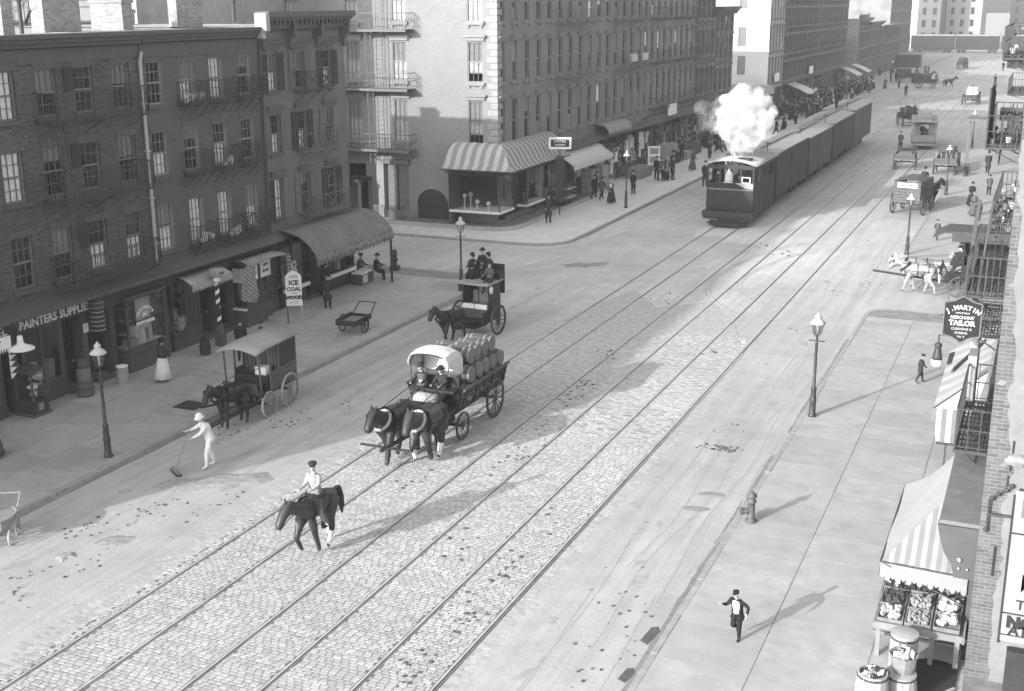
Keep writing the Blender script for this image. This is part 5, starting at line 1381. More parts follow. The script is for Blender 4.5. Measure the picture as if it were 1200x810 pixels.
def keg(name, x, y, r, h, m, label, hoops=3, lid=True, z=K, cat='barrel', bulge=1.08):
    o = empty(name, (x,y,z), label, cat); nst = 14
    for i in range(nst):
        a0, a1 = 2*math.pi*i/nst+.012, 2*math.pi*(i+1)/nst-.012; vs = []
        for zz, k in ((0,.95),(h*.5,bulge),(h,.95)):
            for a in (a0,a1): vs.append((r*k*math.cos(a),r*k*math.sin(a),zz)); vs.append((r*k*.9*math.cos(a),r*k*.9*math.sin(a),zz))
        b = MB(); b.add(vs,[(0,2,6,4),(4,6,10,8),(8,10,11,9),(1,5,7,3),(5,9,11,7),(0,4,5,1),(4,8,9,5),(2,3,7,6),(6,7,11,10)]); put('stave', b, m, o)
    for k in range(hoops):
        zz = h*(.08+.84*k/(max(1,hoops-1))); kk = .95+(bulge-.95)*math.sin(math.pi*zz/h)
        b = MB(); b.lathe([(r*kk*1.0,zz-.02),(r*kk*1.03,zz-.018),(r*kk*1.03,zz+.018),(r*kk*1.0,zz+.02)], 16); put('hoop', b, m_fe, o)
    if lid: put('lid', MB().lathe([(r*.99,h-.03),(r*.99,h+.01),(r*.5,h+.03),(0,h+.035)],16), m, o)
    else: put('inside', MB().lathe([(r*.85,h-.12),(0,h-.11)],14), m_dung, o)
    return o
m_can = mat('can_white',.34,.7,var=.12,scale=5)
keg('ash_can', -1.54,22.4,.27,.98,m_can,'tall white ribbed ash can with lid under the fruit stand',hoops=2,bulge=1.0,cat='can')
o1 = keg('barrel', -1.95,21.1,.29,.75,m_can,'open pale barrel of rubbish at the bottom edge left of the white can',hoops=2,lid=False)
keg('barrel', -1.49,21.62,.29,.55,m_can,'low white barrel carrying a basket in front of the ash can',hoops=2)
o = empty('basket', (-1.47,21.64,K+.58), 'wicker basket of scraps standing on the low white barrel', 'basket')
put('weave', MB().lathe([(.17,0),(.22,.15),(.25,.36),(.27,.38),(.23,.36),(.2,.3)],14,rib=.03), m_oil, o)
for (par,R0,z,n_) in ((o,.2,.34,16),(o1,.24,.66,18)):
    for k in range(n_): a=rr.uniform(0,6.3); q=rr.uniform(0,R0); put('rubbish', MB().box((q*math.cos(a)-.05,q*math.sin(a)-.05,z),(q*math.cos(a)+.05,q*math.sin(a)+.05,z+.1),jit=.04), rr.choice(m_goods), par)
o = empty('dark_slab', (-.95,22.5,K), 'dark round topped hatch below the fruit stand', 'slab')
put('cover', MB().prism([(-.45,-.7),(.4,-.9),(.42,.55)]+[(.42*math.cos(R_(a)),.55+.28*math.sin(R_(a))) for a in (30,60,90,120,150)]+[(-.45,.4)], .0, .04), m_dark, o)  # flat dark shape with a rounded end, laid on the pavement
put('edge_bar', MB().bar((-.1,-.9,.05),(.4,-.2,.06),.04), m_sett, o)

# block beyond the second street on the right: hidden behind the near corner except for what juts out
hR2, _ = front_block('tenement_block', 64.6, 134, XR+20, XR+21, 12, (), 1, .8, m_brRx, 'x') if False else (None, None)
hR2 = empty('tenement_block', (XR,66.2,0), 'brick block on the right beyond the side street, showing only its fire escapes', 'building')
put('wall', MB().box((XR,66.2,0),(14,134,13)), m_brRx, hR2, world=True)
put('cornice', MB().box((XR-.6,66.0,12.6),(14.2,134.2,13.2)), m_corn2, hR2, world=True)
fe_balcony(hR2, 70, 78, 6.2, 1.6, bars=6, m=m_fe); fe_balcony(hR2, 84, 92, 7.2, 2.2, bars=6, m=m_fe); fe_balcony(hR2, 90, 100, 8.6, 2.6, bars=6, m=m_fe)
sh = empty('street_shed', (-4.8,108.3,0), 'open timber awning frame with flat roof on the far right pavement', 'shed')
for (x,y) in ((-1.2,.9),(1.25,.6),(-1.2,-.9),(1.25,-2.4)): put('post', MB().box((x-.08,y-.08,K),(x+.08,y+.08,3.4)), m_shut2, sh)
put('roof', MB().box((-1.35,-1.2,3.4),(4.4,1.6,3.6)), m_shut2, sh)
# the house the photograph was taken from
hQ = empty('brick_house', (XR,-16,0), 'brick house under the viewpoint', 'building')
put('wall', MB().box((XR,-16,0),(14,.6,11.2)), m_brRx, hQ, world=True)
# ------------------------------------------------------------------ smoky city air and the steam of the engine
hz = bpy.data.materials.new('haze'); hz.use_nodes = True; n = hz.node_tree; n.nodes.clear()
pv = n.nodes.new('ShaderNodeVolumePrincipled'); pv.inputs['Color'].default_value = (.95,.95,.95,1)
pv.inputs['Density'].default_value = 0.00045; pv.inputs['Anisotropy'].default_value = 0.0
ot = n.nodes.new('ShaderNodeOutputMaterial'); n.links.new(pv.outputs[0], ot.inputs['Volume'])
o = put('haze', MB().box((-95,-42,-1.3),(60,440,36)), hz); o['kind'] = 'stuff'
# ------------------------------------------------------------------ people and horses: one skinned surface each
def skin_mesh(name, verts, edges, radii, mats, label_of, levels=1, extra=None, root=0):
    """grow a body over a skeleton; label_of[e] = material slot of edge e; extra = MB joined in"""
    me = bpy.data.meshes.new(name); me.from_pydata([tuple(v) for v in verts], edges, [])
    o = bpy.data.objects.new(name, me); COL.objects.link(o)
    md = o.modifiers.new('skin','SKIN'); md.use_smooth_shade = True; md.branch_smoothing = .6
    sv = me.skin_vertices[0].data
    for i, r in enumerate(radii): sv[i].radius = (r, r) if not isinstance(r, tuple) else r; sv[i].use_root = (i == root)
    if levels: s2 = o.modifiers.new('sub','SUBSURF'); s2.levels = levels; s2.render_levels = levels
    dg = bpy.context.evaluated_depsgraph_get(); dg.update()
    ev = bpy.data.meshes.new_from_object(o.evaluated_get(dg))
    nv = len(ev.vertices); co = np.empty(nv*3); ev.vertices.foreach_get('co', co); co = co.reshape(-1,3)
    fs = [tuple(p.vertices) for p in ev.polygons]
    V0 = np.array([tuple(v) for v in verts]); A = V0[[e[0] for e in edges]]; B = V0[[e[1] for e in edges]]
    rad = np.array([(max(radii[e[0]]) if isinstance(radii[e[0]],tuple) else radii[e[0]]) for e in edges])
    cen = np.array([co[list(f)].mean(0) for f in fs]); AB = B-A; L2 = (AB**2).sum(1)+1e-9
    t = np.clip(((cen[:,None,:]-A[None])*AB[None]).sum(2)/L2[None],0,1)
    dist = np.linalg.norm(cen[:,None,:]-(A[None]+t[...,None]*AB[None]),axis=2) - rad[None]*.35
    lab = np.array(label_of)[dist.argmin(1)]
    vs = [tuple(c) for c in co]; mi = list(map(int, lab))
    bpy.data.objects.remove(o); bpy.data.meshes.remove(ev); bpy.data.meshes.remove(me)
    if extra is not None:
        k = len(vs); vs += extra.v; fs += [tuple(i+k for i in f) for f in extra.f]; mi += extra.m
    out = bpy.data.meshes.new(name); out.from_pydata(vs, [], fs)
    for m in mats: out.materials.append(m)
    out.polygons.foreach_set('material_index', mi); out.polygons.foreach_set('use_smooth', [True]*len(fs)); out.update()
    return out

m_skin = mat('skin', .42, .6, var=.06, scale=8, spec=.3)
def cloth(n, v): return mat('cloth_'+n, v, .9, var=.18, scale=9, bump=.15, bscale=25, spec=.15)
c_blk, c_dk, c_gr, c_lt, c_wh, c_md = cloth('black',.022), cloth('dark',.04), cloth('grey',.10), cloth('light',.40), cloth('white',.68), cloth('mid',.20)
m_shoe = mat('boot_leather', .02, .5); m_hair = mat('hair_dark', .03, .7, var=.3, scale=20)

def figure(pose, slots, h=1.58, head_turn=0.0, hands=True):
    """pose: lean, l/r leg (hip,knee,abduct), l/r arm (shoulder,abduct,elbow); faces +X; returns mesh, pelvis point, torso axis, head frame"""
    k = h/1.72; V, E, Rr, Lb, HN = [], [], [], [], []
    def v(p, r): V.append(Vector(p)); Rr.append(r*k if not isinstance(r,tuple) else (r[0]*k,r[1]*k)); return len(V)-1
    def e(a, b, l): E.append((a,b)); Lb.append(l)
    lean = pose.get('lean', .03); u = Vector((math.sin(lean),0,math.cos(lean))); f_ = Vector((math.cos(lean),0,-math.sin(lean)))
    P = Vector((0,0,0))
    pel = v(P,.155); wst = v(P+u*.16*k,.140); che = v(P+u*.34*k,.165); nb = v(P+u*.47*k,.085); nk = v(P+u*.53*k+f_*.01*k,.058); hd = v(P+u*.60*k+f_*.02*k,.06)
    e(pel,wst,1); e(wst,che,1); e(che,nb,1); e(nb,nk,0); e(nk,hd,0)
    low = 9
    for s_, lg, am in ((1,pose['L'],pose['LA']),(-1,pose['R'],pose['RA'])):
        a, kn, ab = lg
        hip = P + Vector((0,s_*.085*k,-.06*k)); d1 = Vector((math.sin(a)*math.cos(ab), s_*math.sin(ab), -math.cos(a)*math.cos(ab)))
        knee = hip + d1*.43*k; a2 = a-kn; d2 = Vector((math.sin(a2)*math.cos(ab*.5), s_*math.sin(ab*.5), -math.cos(a2)*math.cos(ab*.5))); ank = knee + d2*.42*k
        ft = a2+math.pi/2-(.15 if kn > .5 else 0) if abs(a2) > .25 else math.pi/2
        toe = ank + Vector((math.sin(ft),0,-math.cos(ft)))*.17*k + Vector((0,s_*.03*k,-.045*k)); heel = ank + Vector((-.035*k,0,-.04*k))
        i0, i1, i2, i3 = v(hip,.118), v(knee,.088), v(ank,.058), v(toe,.038)
        im = v(hip+d1*.2*k,.112); ic = v(knee+d2*.15*k,.080); ib = v(ank+Vector((.07*k,s_*.01*k,-.04*k)),.04)
        e(pel,i0,2); e(i0,im,2); e(im,i1,2); e(i1,ic,2); e(ic,i2,2); e(i2,ib,3); e(ib,i3,3)
        low = min(low, toe.z-.034*k, ank.z-.075*k)
        sh, abd, el = am
        S0 = P + u*.45*k + Vector((0,s_*.175*k,0)); sa = sh+lean*0
        d1 = Vector((math.sin(sa)*math.cos(abd), s_*math.sin(abd), -math.cos(sa)*math.cos(abd))); elb = S0 + d1*.28*k
        fa = sa+el; inn = pose.get('inward',.15); d2 = Vector((math.sin(fa)*math.cos(abd*.4), s_*(math.sin(abd*.4)-inn), -math.cos(fa)*math.cos(abd*.4))).normalized(); wr = elb + d2*.245*k
        j0, j1, j2 = v(S0,.088), v(elb,.064), v(wr,.044); e(che,j0,1); e(j0,j1,1); e(j1,j2,1)
        pm = v(wr+d2*.07*k,.030); e(j2,pm,0); HN.append(wr+d2*.1*k)
        if hands:
            side = Vector((1,0,0)) - d2*d2.x
            side = side.normalized() if side.length > .1 else Vector((0,0,1)); pal = d2.cross(side).normalized()
            for fi,(o_,ln) in enumerate(((.030,.072),(.010,.082),(-.010,.076),(-.028,.060))):
                b0 = wr+d2*.085*k+side*o_*k; b1 = b0+d2*ln*.55*k+pal*s_*.012*k; b2 = b1+d2*ln*.4*k+pal*s_*.035*k
                q0, q1, q2 = v(b0,.0105), v(b1,.0095), v(b2,.008); e(pm,q0,0); e(q0,q1,0); e(q1,q2,0)
            t0 = v(wr+d2*.03*k+side*.038*k,.012); t1 = v(wr+d2*.075*k+side*.058*k+pal*s_*.02*k,.009); e(j2,t0,0); e(t0,t1,0)
    # head: shaped skull with nose, ears, eyes and chin, on the neck
    hx = MB(); hc = P+u*.70*k+f_*.035*k; n_, kk_ = 12, 9
    for i in range(kk_+1):
        t = math.pi*i/kk_; z = -math.cos(t)*.125; r = math.sin(t)**.8*.082 if 0 < i < kk_ else .001
        for j in range(n_):
            a = 2*math.pi*j/n_; x, y = r*math.cos(a)*1.18, r*math.sin(a)*.92
            if z < -.02: x *= 1 - .25*(-z-.02)/.1 if x < 0 else 1; y *= 1-.30*(-z-.02)/.1
            if -.055 < z < .02 and j == 0: x += .022                    # nose
            if z < -.085 and abs(y) < .05 and x > 0: x += .012          # chin
            hx.v.append((x,y,z))
    for i in range(kk_):
        for j in range(n_):
            hx.f.append((i*n_+j, i*n_+(j+1)%n_, (i+1)*n_+(j+1)%n_, (i+1)*n_+j)); hx.m.append(4 if (i >= 5 and not (j in (0,1,11) and i < 7)) or (i >= 3 and 4 <= j <= 7) else 0)
    for s_ in (-1,1):
        hx.ball((.010,s_*.078,-.005),.022,6,4,0,sx=.6,sy=.5); hx.ball((.088,s_*.030,.012),.010,6,4,5)
    hx.box((.086,-.024,-.068),(.093,.024,-.058),5)
    hm = Matrix.Translation(hc) @ Matrix.Rotation(lean*.6,4,'Y') @ Matrix.Rotation(head_turn,4,'Z') @ Matrix.Scale(k,4)
    hx.xform(hm)
    off = Vector((0,0,-low)) if not pose.get('seat') else Vector((0,0,0))
    V = [p+off for p in V]; hx.v = [tuple(Vector(p)+off) for p in hx.v]
    me = skin_mesh('body', V, E, Rr, slots+[m_hair,m_letd], Lb, 1, hx)
    return dict(hands=[p+off for p in HN], me=me, pel=P+off, u=u, k=k, head=Matrix.Translation(off) @ hm, lean=lean)
def garment(F, prof, m, n=14, rib=0.0, sy=1.0, sx=.74, name='coat', wob=0.0, seed=0):
    """lathe of (radius, height along the torso from the pelvis) hung on the figure"""
    rr = random.Random(seed); b = MB(); b.lathe(prof, n, rib=rib, sx=sx, sy=sy)
    if wob: b.v = [(x*(1+rr.uniform(-wob,wob)),y*(1+rr.uniform(-wob,wob)),z) for x,y,z in b.v]
    b.xform(Matrix.Translation(F['pel']) @ Matrix.Rotation(F['lean'],4,'Y') @ Matrix.Scale(F['k'],4))
    return (name, b.mesh(name, m, True))
def hat(F, kind, m):
    b = MB()
    if kind == 'bowler': b.lathe([(.15,.055),(.155,.045),(.10,.05),(.098,.10),(.07,.15),(0,.165)],14,sx=1.1)
    elif kind == 'cap': b.lathe([(.098,.05),(.10,.07),(.125,.105),(.11,.135),(0,.145)],12,sx=1.1); b.add([(.09,-.06,.055),(.17,-.04,.045),(.17,.04,.045),(.09,.06,.055)],[(0,1,2,3)])
    elif kind == 'helmet': b.lathe([(.15,.015),(.148,.025),(.105,.05),(.10,.11),(.06,.165),(0,.18)],14,sx=1.15)
    elif kind == 'top': b.lathe([(.15,.055),(.15,.05),(.095,.055),(.09,.22),(.095,.25),(0,.252)],14,sx=1.08)
    elif kind == 'bonnet': b.lathe([(.10,-.06),(.115,0),(.12,.06),(.10,.12),(.05,.16),(0,.165)],12,sx=1.05); b.v=[(x-.03,y,z) for x,y,z in b.v]
    elif kind == 'straw': b.lathe([(.20,.06),(.2,.05),(.10,.055),(.098,.13),(0,.135)],14,sx=1.05)
    elif kind == 'pill': b.lathe([(.095,.05),(.10,.12),(0,.125)],12,sx=1.08); b.add([(.09,-.06,.055),(.16,-.04,.04),(.16,.04,.04),(.09,.06,.055)],[(0,1,2,3)])
    b.xform(F['head']); return ('hat', b.mesh('hat', m, True))
KINDS = {}
def kind(name, F, parts): KINDS[name] = (F, parts)
def person(kd, loc, rz, label, scale=1.0, group=None):
    F, parts = KINDS[kd]; r = empty('person', loc, label, 'person', rz, group); r.scale = (scale,)*3
    link('body', F['me'], r)
    for nm, me in parts: link(nm, me, r)
    return r
STAND = dict(L=(.04,.05,.05),R=(-.03,.04,.05),LA=(.02,.10,.18),RA=(.06,.10,.25))
WALK = dict(lean=.07,L=(.42,.12,.02),R=(-.32,.28,.02),LA=(-.35,.08,.25),RA=(.40,.08,.35))
RUN = dict(lean=.16,L=(.05,.10,.02),R=(.30,1.55,.02),LA=(-.45,.85,1.25),RA=(.45,.55,1.6))
SIT = dict(seat=True,lean=.10,L=(1.42,1.45,.10),R=(1.35,1.30,.10),LA=(.55,.12,.95),RA=(.45,.12,1.05))
DRIVE = dict(seat=True,lean=.18,L=(1.25,1.15,.12),R=(1.30,1.20,.12),LA=(.75,.10,.75),RA=(.70,.10,.80))
RIDE = dict(seat=True,lean=.05,L=(.62,.72,.42),R=(.62,.72,.42),LA=(.50,.08,.95),RA=(.45,.08,1.0))
SWEEP = dict(lean=.34,L=(.38,.30,.08),R=(-.12,.12,.10),LA=(.75,.10,.35),RA=(.95,.22,.55),inward=.3)
JACK = [(.13,.46),(.19,.42),(.185,.30),(.165,.16),(.175,.02),(.205,-.22),(.20,-.235),(.16,-.10)]
LONG = [(.13,.46),(.19,.42),(.185,.30),(.165,.16),(.18,.02),(.23,-.50),(.225,-.51),(.15,-.15)]
SKIRT = [(.135,.18),(.15,.10),(.20,-.10),(.27,-.45),(.345,-.86),(.33,-.865),(.1,-.5)]
SHAWL = [(.08,.55),(.12,.50),(.215,.40),(.235,.22),(.225,.02),(.20,.03)]
S_DK = [m_skin,c_dk,c_dk,m_shoe]; S_BK = [m_skin,c_blk,c_blk,m_shoe]; S_GR = [m_skin,c_gr,c_dk,m_shoe]; S_MD=[m_skin,c_md,c_gr,m_shoe]
F = figure(STAND, S_BK); kind('man_dark', F, [garment(F,JACK,c_blk), hat(F,'bowler',c_blk)]); kind('man_long', F, [garment(F,LONG,c_dk), hat(F,'bowler',c_blk)]); kind('man_grey', F, [garment(F,JACK,c_gr), hat(F,'bowler',c_dk)]); kind('man_pale', F, [garment(F,JACK,c_md), hat(F,'straw',c_lt)])
F = figure(WALK, S_BK); kind('walk_dark', F, [garment(F,JACK,c_blk), hat(F,'bowler',c_blk)]); kind('walk_grey', F, [garment(F,JACK,c_gr), hat(F,'cap',c_dk)]); kind('walk_long', F, [garment(F,LONG,c_dk), hat(F,'top',c_blk)])
F = figure(dict(WALK,L=(.30,.1,.02),R=(-.22,.2,.02)), S_DK, h=1.0); kind('kid', F, [garment(F,JACK,c_dk), hat(F,'cap',c_dk)]); kind('kid_grey', F, [garment(F,JACK,c_gr), hat(F,'cap',c_dk)])
F = figure(dict(STAND,LA=(.25,.1,.5),RA=(.3,.1,.6)), [m_skin,c_dk,c_blk,m_shoe], h=1.5)
kind('woman_dark', F, [garment(F,SKIRT,c_blk,20,.04,1.0,1.0,'skirt'), garment(F,SHAWL,c_blk,14,0,1.0,.8,'shawl'), hat(F,'bonnet',c_blk)])
kind('woman_white_skirt', F, [garment(F,SKIRT,c_wh,24,.045,1.0,1.0,'skirt'), garment(F,SHAWL,c_dk,14,0,1.0,.8,'shawl'), hat(F,'bonnet',c_blk)])
kind('woman_white_top', F, [garment(F,SKIRT,c_dk,20,.04,1.0,1.0,'skirt'), garment(F,[(.10,.47),(.20,.42),(.19,.28),(.15,.16),(.155,.10)],c_wh,14,0,1.0,.8,'blouse'), hat(F,'straw',c_lt)])
kind('woman_mid', F, [garment(F,SKIRT,c_gr,20,.04,1.0,1.0,'skirt'), garment(F,SHAWL,c_gr,14,0,1.0,.8,'shawl'), hat(F,'straw',c_md)])
F = figure(RUN, [m_skin,c_blk,c_blk,m_shoe], h=1.17)
vest = MB()
kind('boy_run', F, [garment(F,[(.10,.47),(.165,.42),(.172,.30),(.150,.12),(.155,.02)],c_wh,14,0,.86,.98,'shirt'), garment(F,[(.12,.46),(.182,.44),(.192,.32),(.18,.12),(.20,-.12),(.24,-.2)],c_blk,14,0,1.08,.8,'jacket'), hat(F,'pill',c_blk)])
# open the jacket at the front so the white shirt shows
def open_front(me, w=.085, zmin=None):
    import bmesh
    bm = bmesh.new(); bm.from_mesh(me)
    kill = [f for f in bm.faces if f.calc_center_median().x > .02 and abs(f.calc_center_median().y) < w]
    bmesh.ops.delete(bm, geom=kill, context='FACES'); bm.to_mesh(me); bm.free()
open_front(KINDS['boy_run'][1][1][1], .10)
F = figure(SWEEP, [m_skin,c_wh,c_wh,c_wh], h=1.62); kind('sweeper', F, [garment(F,[(.13,.46),(.195,.42),(.195,.30),(.175,.16),(.19,.02),(.215,-.18),(.16,-.1)],c_wh,14,0,1.0,.8,'tunic'), hat(F,'helmet',c_wh)])
F = figure(RIDE, [m_skin,c_lt,c_md,m_shoe], h=1.58, head_turn=.35); kind('rider', F, [garment(F,[(.12,.47),(.19,.42),(.185,.30),(.165,.14),(.18,.02),(.20,-.10),(.15,-.05)],cloth('buff',.27),14,0,1.0,.8,'jacket'), hat(F,'cap',c_dk)])
F = figure(SIT, S_BK); kind('sit_dark', F, [garment(F,JACK[:5],c_blk), hat(F,'bowler',c_blk)])
F = figure(SIT, S_GR); kind('sit_grey', F, [garment(F,JACK[:5],c_gr), hat(F,'cap',c_dk)])
F = figure(DRIVE, S_DK); kind('driver_dark', F, [garment(F,JACK[:5],c_dk), hat(F,'bowler',c_blk)]); kind('driver_grey', F, [garment(F,JACK[:5],c_gr), garment(F,[(.16,.05),(.17,.2),(.15,.3)],c_lt,14,0,1.0,.85,'apron'), hat(F,'cap',c_dk)])
F = figure(dict(SIT,LA=(.3,.1,1.2),RA=(.35,.1,1.1)), [m_skin,c_dk,c_blk,m_shoe], h=1.5)
kind('sit_woman', F, [garment(F,SHAWL,c_blk,14,0,1.0,.85,'shawl'), garment(F,[(.16,.12),(.24,.05),(.32,-.25),(.34,-.5),(.2,-.3)],c_blk,16,.04,.95,1.25,'skirt'), hat(F,'bonnet',c_blk)])

# ------------------------------------------------------------------ horses
m_hoof = mat('hoof', .05, .6)
def horse_coat(n, v): return mat('horse_'+n, v, .45, var=.14, scale=4, spec=.35)
h_dark, h_bay, h_white, h_grey = horse_coat('dark',.028), horse_coat('bay',.045), horse_coat('white',.31), horse_coat('grey',.12)
def horse_mesh(coat, legm, gait, head=(0,0), sock=None, k=.92, bulk=1.17):
    V, E, Rr, Lb = [], [], [], []
    def v(p, r): V.append(Vector(p)*k); Rr.append(r*k*bulk); return len(V)-1
    def e(a,b,l=0): E.append((a,b)); Lb.append(l)
    hz_, hy_ = head
    cr = v((-.60,0,1.30),.235); lo = v((-.28,0,1.26),.255); bl = v((.05,0,1.20),.285); ch = v((.36,0,1.24),.265); br = v((.56,0,1.24),.20)
    n1 = v((.72,0,1.47+.35*hz_),.165); n2 = v((.90,hy_*.15,1.70+.75*hz_),.125); po = v((1.05,hy_*.3,1.86+1.0*hz_),.098)
    j1 = v((1.18,hy_*.38,1.76+1.05*hz_),.120); j2 = v((1.33,hy_*.45,1.55+1.05*hz_),.085); mz = v((1.42,hy_*.5,1.41+1.05*hz_),.074)
    for a,b in ((cr,lo),(lo,bl),(bl,ch),(ch,br),(br,n1),(n1,n2),(n2,po),(po,j1),(j1,j2),(j2,mz)): e(a,b)
    for s_ in (-1,1):
        ea = v((1.03,s_*.06+hy_*.3,1.97+hz_),.028); eb = v((1.04,s_*.08+hy_*.3,2.06+hz_),.010); e(po,ea); e(ea,eb)
    bu = v((-.78,0,1.22),.16); e(cr,bu)
    for (fr,s_),(a,b,c) in gait.items():
        y = s_*.145
        if fr == 'F':
            p0 = Vector((.40,y*.9,1.02)); L = (.22,.32,.34); seq = ((a,L[0]),(a*1.0,L[1]),(a-b,L[2]))
            r_ = (.135,.092,.060,.045)
            pts = [p0]; 
            for ang,ln in seq: q = pts[-1]; pts.append(q+Vector((math.sin(ang)*ln,s_*.004,-math.cos(ang)*ln)))
            fet = pts[-1]; ang = a-b-c; hf = fet+Vector((math.sin(ang+.5)*.11,0,-math.cos(ang+.5)*.11))
            ids = [v(p,r) for p,r in zip(pts,r_)]; ih = v(hf,.052)
            e(ch,ids[0]); e(ids[0],ids[1],0); e(ids[1],ids[2],0 if not legm else 1); e(ids[2],ids[3],2 if (sock and ('F',s_) in sock) else 1); e(ids[3],ih,3)
        else:
            p0 = Vector((-.56,y*.95,1.10)); st = p0+Vector((math.sin(a+.45)*.34,s_*.02,-math.cos(a+.45)*.34)); hk = st+Vector((math.sin(a-.55-b)*.40,0,-math.cos(a-.55-b)*.40))
            fet = hk+Vector((math.sin(a+.08-b*.6+c)*.38,0,-math.cos(a+.08-b*.6+c)*.38)); hf = fet+Vector((.07,0,-.09))
            ids = [v(p,r) for p,r in ((p0,.19),(st,.125),(hk,.068),(fet,.046))]; ih = v(hf,.053)
            e(cr,ids[0]); e(ids[0],ids[1]); e(ids[1],ids[2],0 if not legm else 1); e(ids[2],ids[3],2 if (sock and ('H',s_) in sock) else 1); e(ids[3],ih,3)
    low = min(p.z for p in V) - .045*k
    V = [p-Vector((0,0,low)) for p in V]
    ex = MB()
    for s_ in (-1,1):
        c_ = V[j1]+Vector((.02*k,s_*.09*k,.05*k)); ex.ball(c_,.02*k,6,4,3)
    me = skin_mesh('body', V, E, Rr, [coat, legm or coat, m_goods[3], m_hoof], Lb, 1, ex, root=2)
    pts = dict(po=V[po], n1=V[n1], n2=V[n2], cr=V[cr], ch=V[ch], br=V[br], bu=V[bu], mz=V[mz], j1=V[j1], bl=V[bl], lo=V[lo], j2=V[j2], k=k)
    return me, pts
def hair_parts(pts, m, tail_out=.0, mane=True):
    k = pts['k']; out = []
    b = MB(); p = pts['bu']+Vector((-.10*k,0,.10*k)); pv_ = None; rings = []
    prof = [(0,.05),(-.07-tail_out,.075),(-.10-tail_out*1.6,.085),(-.12-tail_out*1.8,.075),(-.12-tail_out*1.8,.02)]; zz = (0,-.10+tail_out*.5,-.32+tail_out*.3,-.55,-.78)
    c_ = [p+Vector((x*k,0,z*k)) for (x,_),z in zip(prof,zz)]
    for i in range(4): b.tube(c_[i], c_[i+1], prof[i][1]*k, prof[i+1][1]*k, 8, caps=(i in (0,3)))
    out.append(('tail', b.mesh('tail', m, True)))
    if mane:
        b = MB(); ps = [pts['po']+Vector((.05*k,0,.10*k)), pts['po']+Vector((-.05*k,0,.08*k)), pts['n2']+Vector((-.10*k,0,.10*k)), pts['n1']+Vector((-.12*k,0,.13*k)), pts['n1']+Vector((-.26*k,0,-.02*k))]
        for i in range(4):
            for s_ in (-1,1):
                a, c = ps[i], ps[i+1]; d = Vector((-.02*k,s_*.11*k,-.16*k)); b.add([a,c,c+d,a+d],[(0,1,2,3)])
                b.add([a+Vector((0,0,.02)),c+Vector((0,0,.02)),c+Vector((0,s_*.03,-.02)),a+Vector((0,s_*.03,-.02))],[(0,1,2,3)])
        out.append(('mane', b.mesh('mane', m)))
    return out
m_strap = mat('harness_leather', .018, .5, var=.2, scale=8); m_strapL = mat('harness_pale', .38, .7, var=.2, scale=8)
def harness(pts, pale=False, blink=True):
    k = pts['k']; out = []; m = m_strapL if pale else m_strap
    n1, ch, br, cr, bl = pts['n1'], pts['ch'], pts['br'], pts['cr'], pts['bl']
    c0 = n1*.55+br*.45; ax = (n1-br).normalized()
    t = ax.cross(Vector((0,1,0))).normalized(); b = MB(); N = 14
    ring = [c0+Vector((0,1,0))*(.245*k*math.cos(2*math.pi*i/N))+t*(.30*k*math.sin(2*math.pi*i/N)) for i in range(N)]
    for i in range(N): b.tube(ring[i], ring[(i+1)%N], .045*k, .045*k, 6)
    out.append(('collar', b.mesh('collar', m_strapL if pale else m_strap, True)))
    b = MB()
    for p_, r_ in ((bl,.298),(pts['lo']*.4+cr*.6,.262)):
        R2 = [p_+Vector((0,1.12*r_*k*math.cos(2*math.pi*i/16),1.12*r_*k*math.sin(2*math.pi*i/16))) for i in range(16)]
        for i in range(16): b.bar(R2[i],R2[(i+1)%16],.035*k,.02*k)
    for s_ in (-1,1):
        b.bar(br+Vector((0,s_*.22*k,-.05*k)), bl+Vector((0,s_*.30*k,-.04*k)), .04*k,.02*k); b.bar(bl+Vector((0,s_*.30*k,-.04*k)), cr+Vector((-.1*k,s_*.25*k,-.12*k)), .04*k,.02*k); b.bar(cr+Vector((-.1*k,s_*.25*k,-.12*k)), cr+Vector((-1.3*k,s_*.24*k,-.2*k)), .03*k,.02*k)
        b.bar(pts['mz']+Vector((-.02*k,s_*.07*k,.02*k)), n1+Vector((0,s_*.16*k,.12*k)), .018*k); b.bar(n1+Vector((0,s_*.16*k,.12*k)), cr+Vector((-.9*k,s_*.2*k,.5*k)), .016*k)
    b.bar(bl+Vector((0,0,.29*k)), cr+Vector((-.15*k,0,.21*k)),.035*k,.02*k)
    out.append(('straps', b.mesh('straps', m_strap)))
    b = MB(); po, j1, j2 = pts['po'], pts['j1'], pts['j2']
    for s_ in (-1,1):
        b.bar(po+Vector((0,s_*.09*k,.06*k)), j2+Vector((0,s_*.082*k,0)),.022*k); b.box(j1+Vector((-.02,s_*.115*k-.006,.0)), j1+Vector((.07*k,s_*.115*k+.006,.10*k)))
    for p_,r_ in ((j2,.082),(j1,.115)): 
        R2 = [p_+Vector((0,r_*k*math.cos(2*math.pi*i/10),r_*k*math.sin(2*math.pi*i/10))) for i in range(10)]
        for i in range(10): b.bar(R2[i],R2[(i+1)%10],.024*k)
    out.append(('bridle', b.mesh('bridle', m_strap)))
    return out
G_STAND = {('F',1):(.03,.0,0),('F',-1):(-.02,.0,0),('H',1):(.04,0,0),('H',-1):(-.03,0,0)}
G_WALK = {('F',1):(.35,.12,.1),('F',-1):(-.28,.05,0),('H',1):(-.25,0,0),('H',-1):(.30,.05,0)}
G_WALK2 = {('F',1):(-.25,.08,0),('F',-1):(.55,1.1,.3),('H',1):(.32,0,0),('H',-1):(-.18,0,0)}
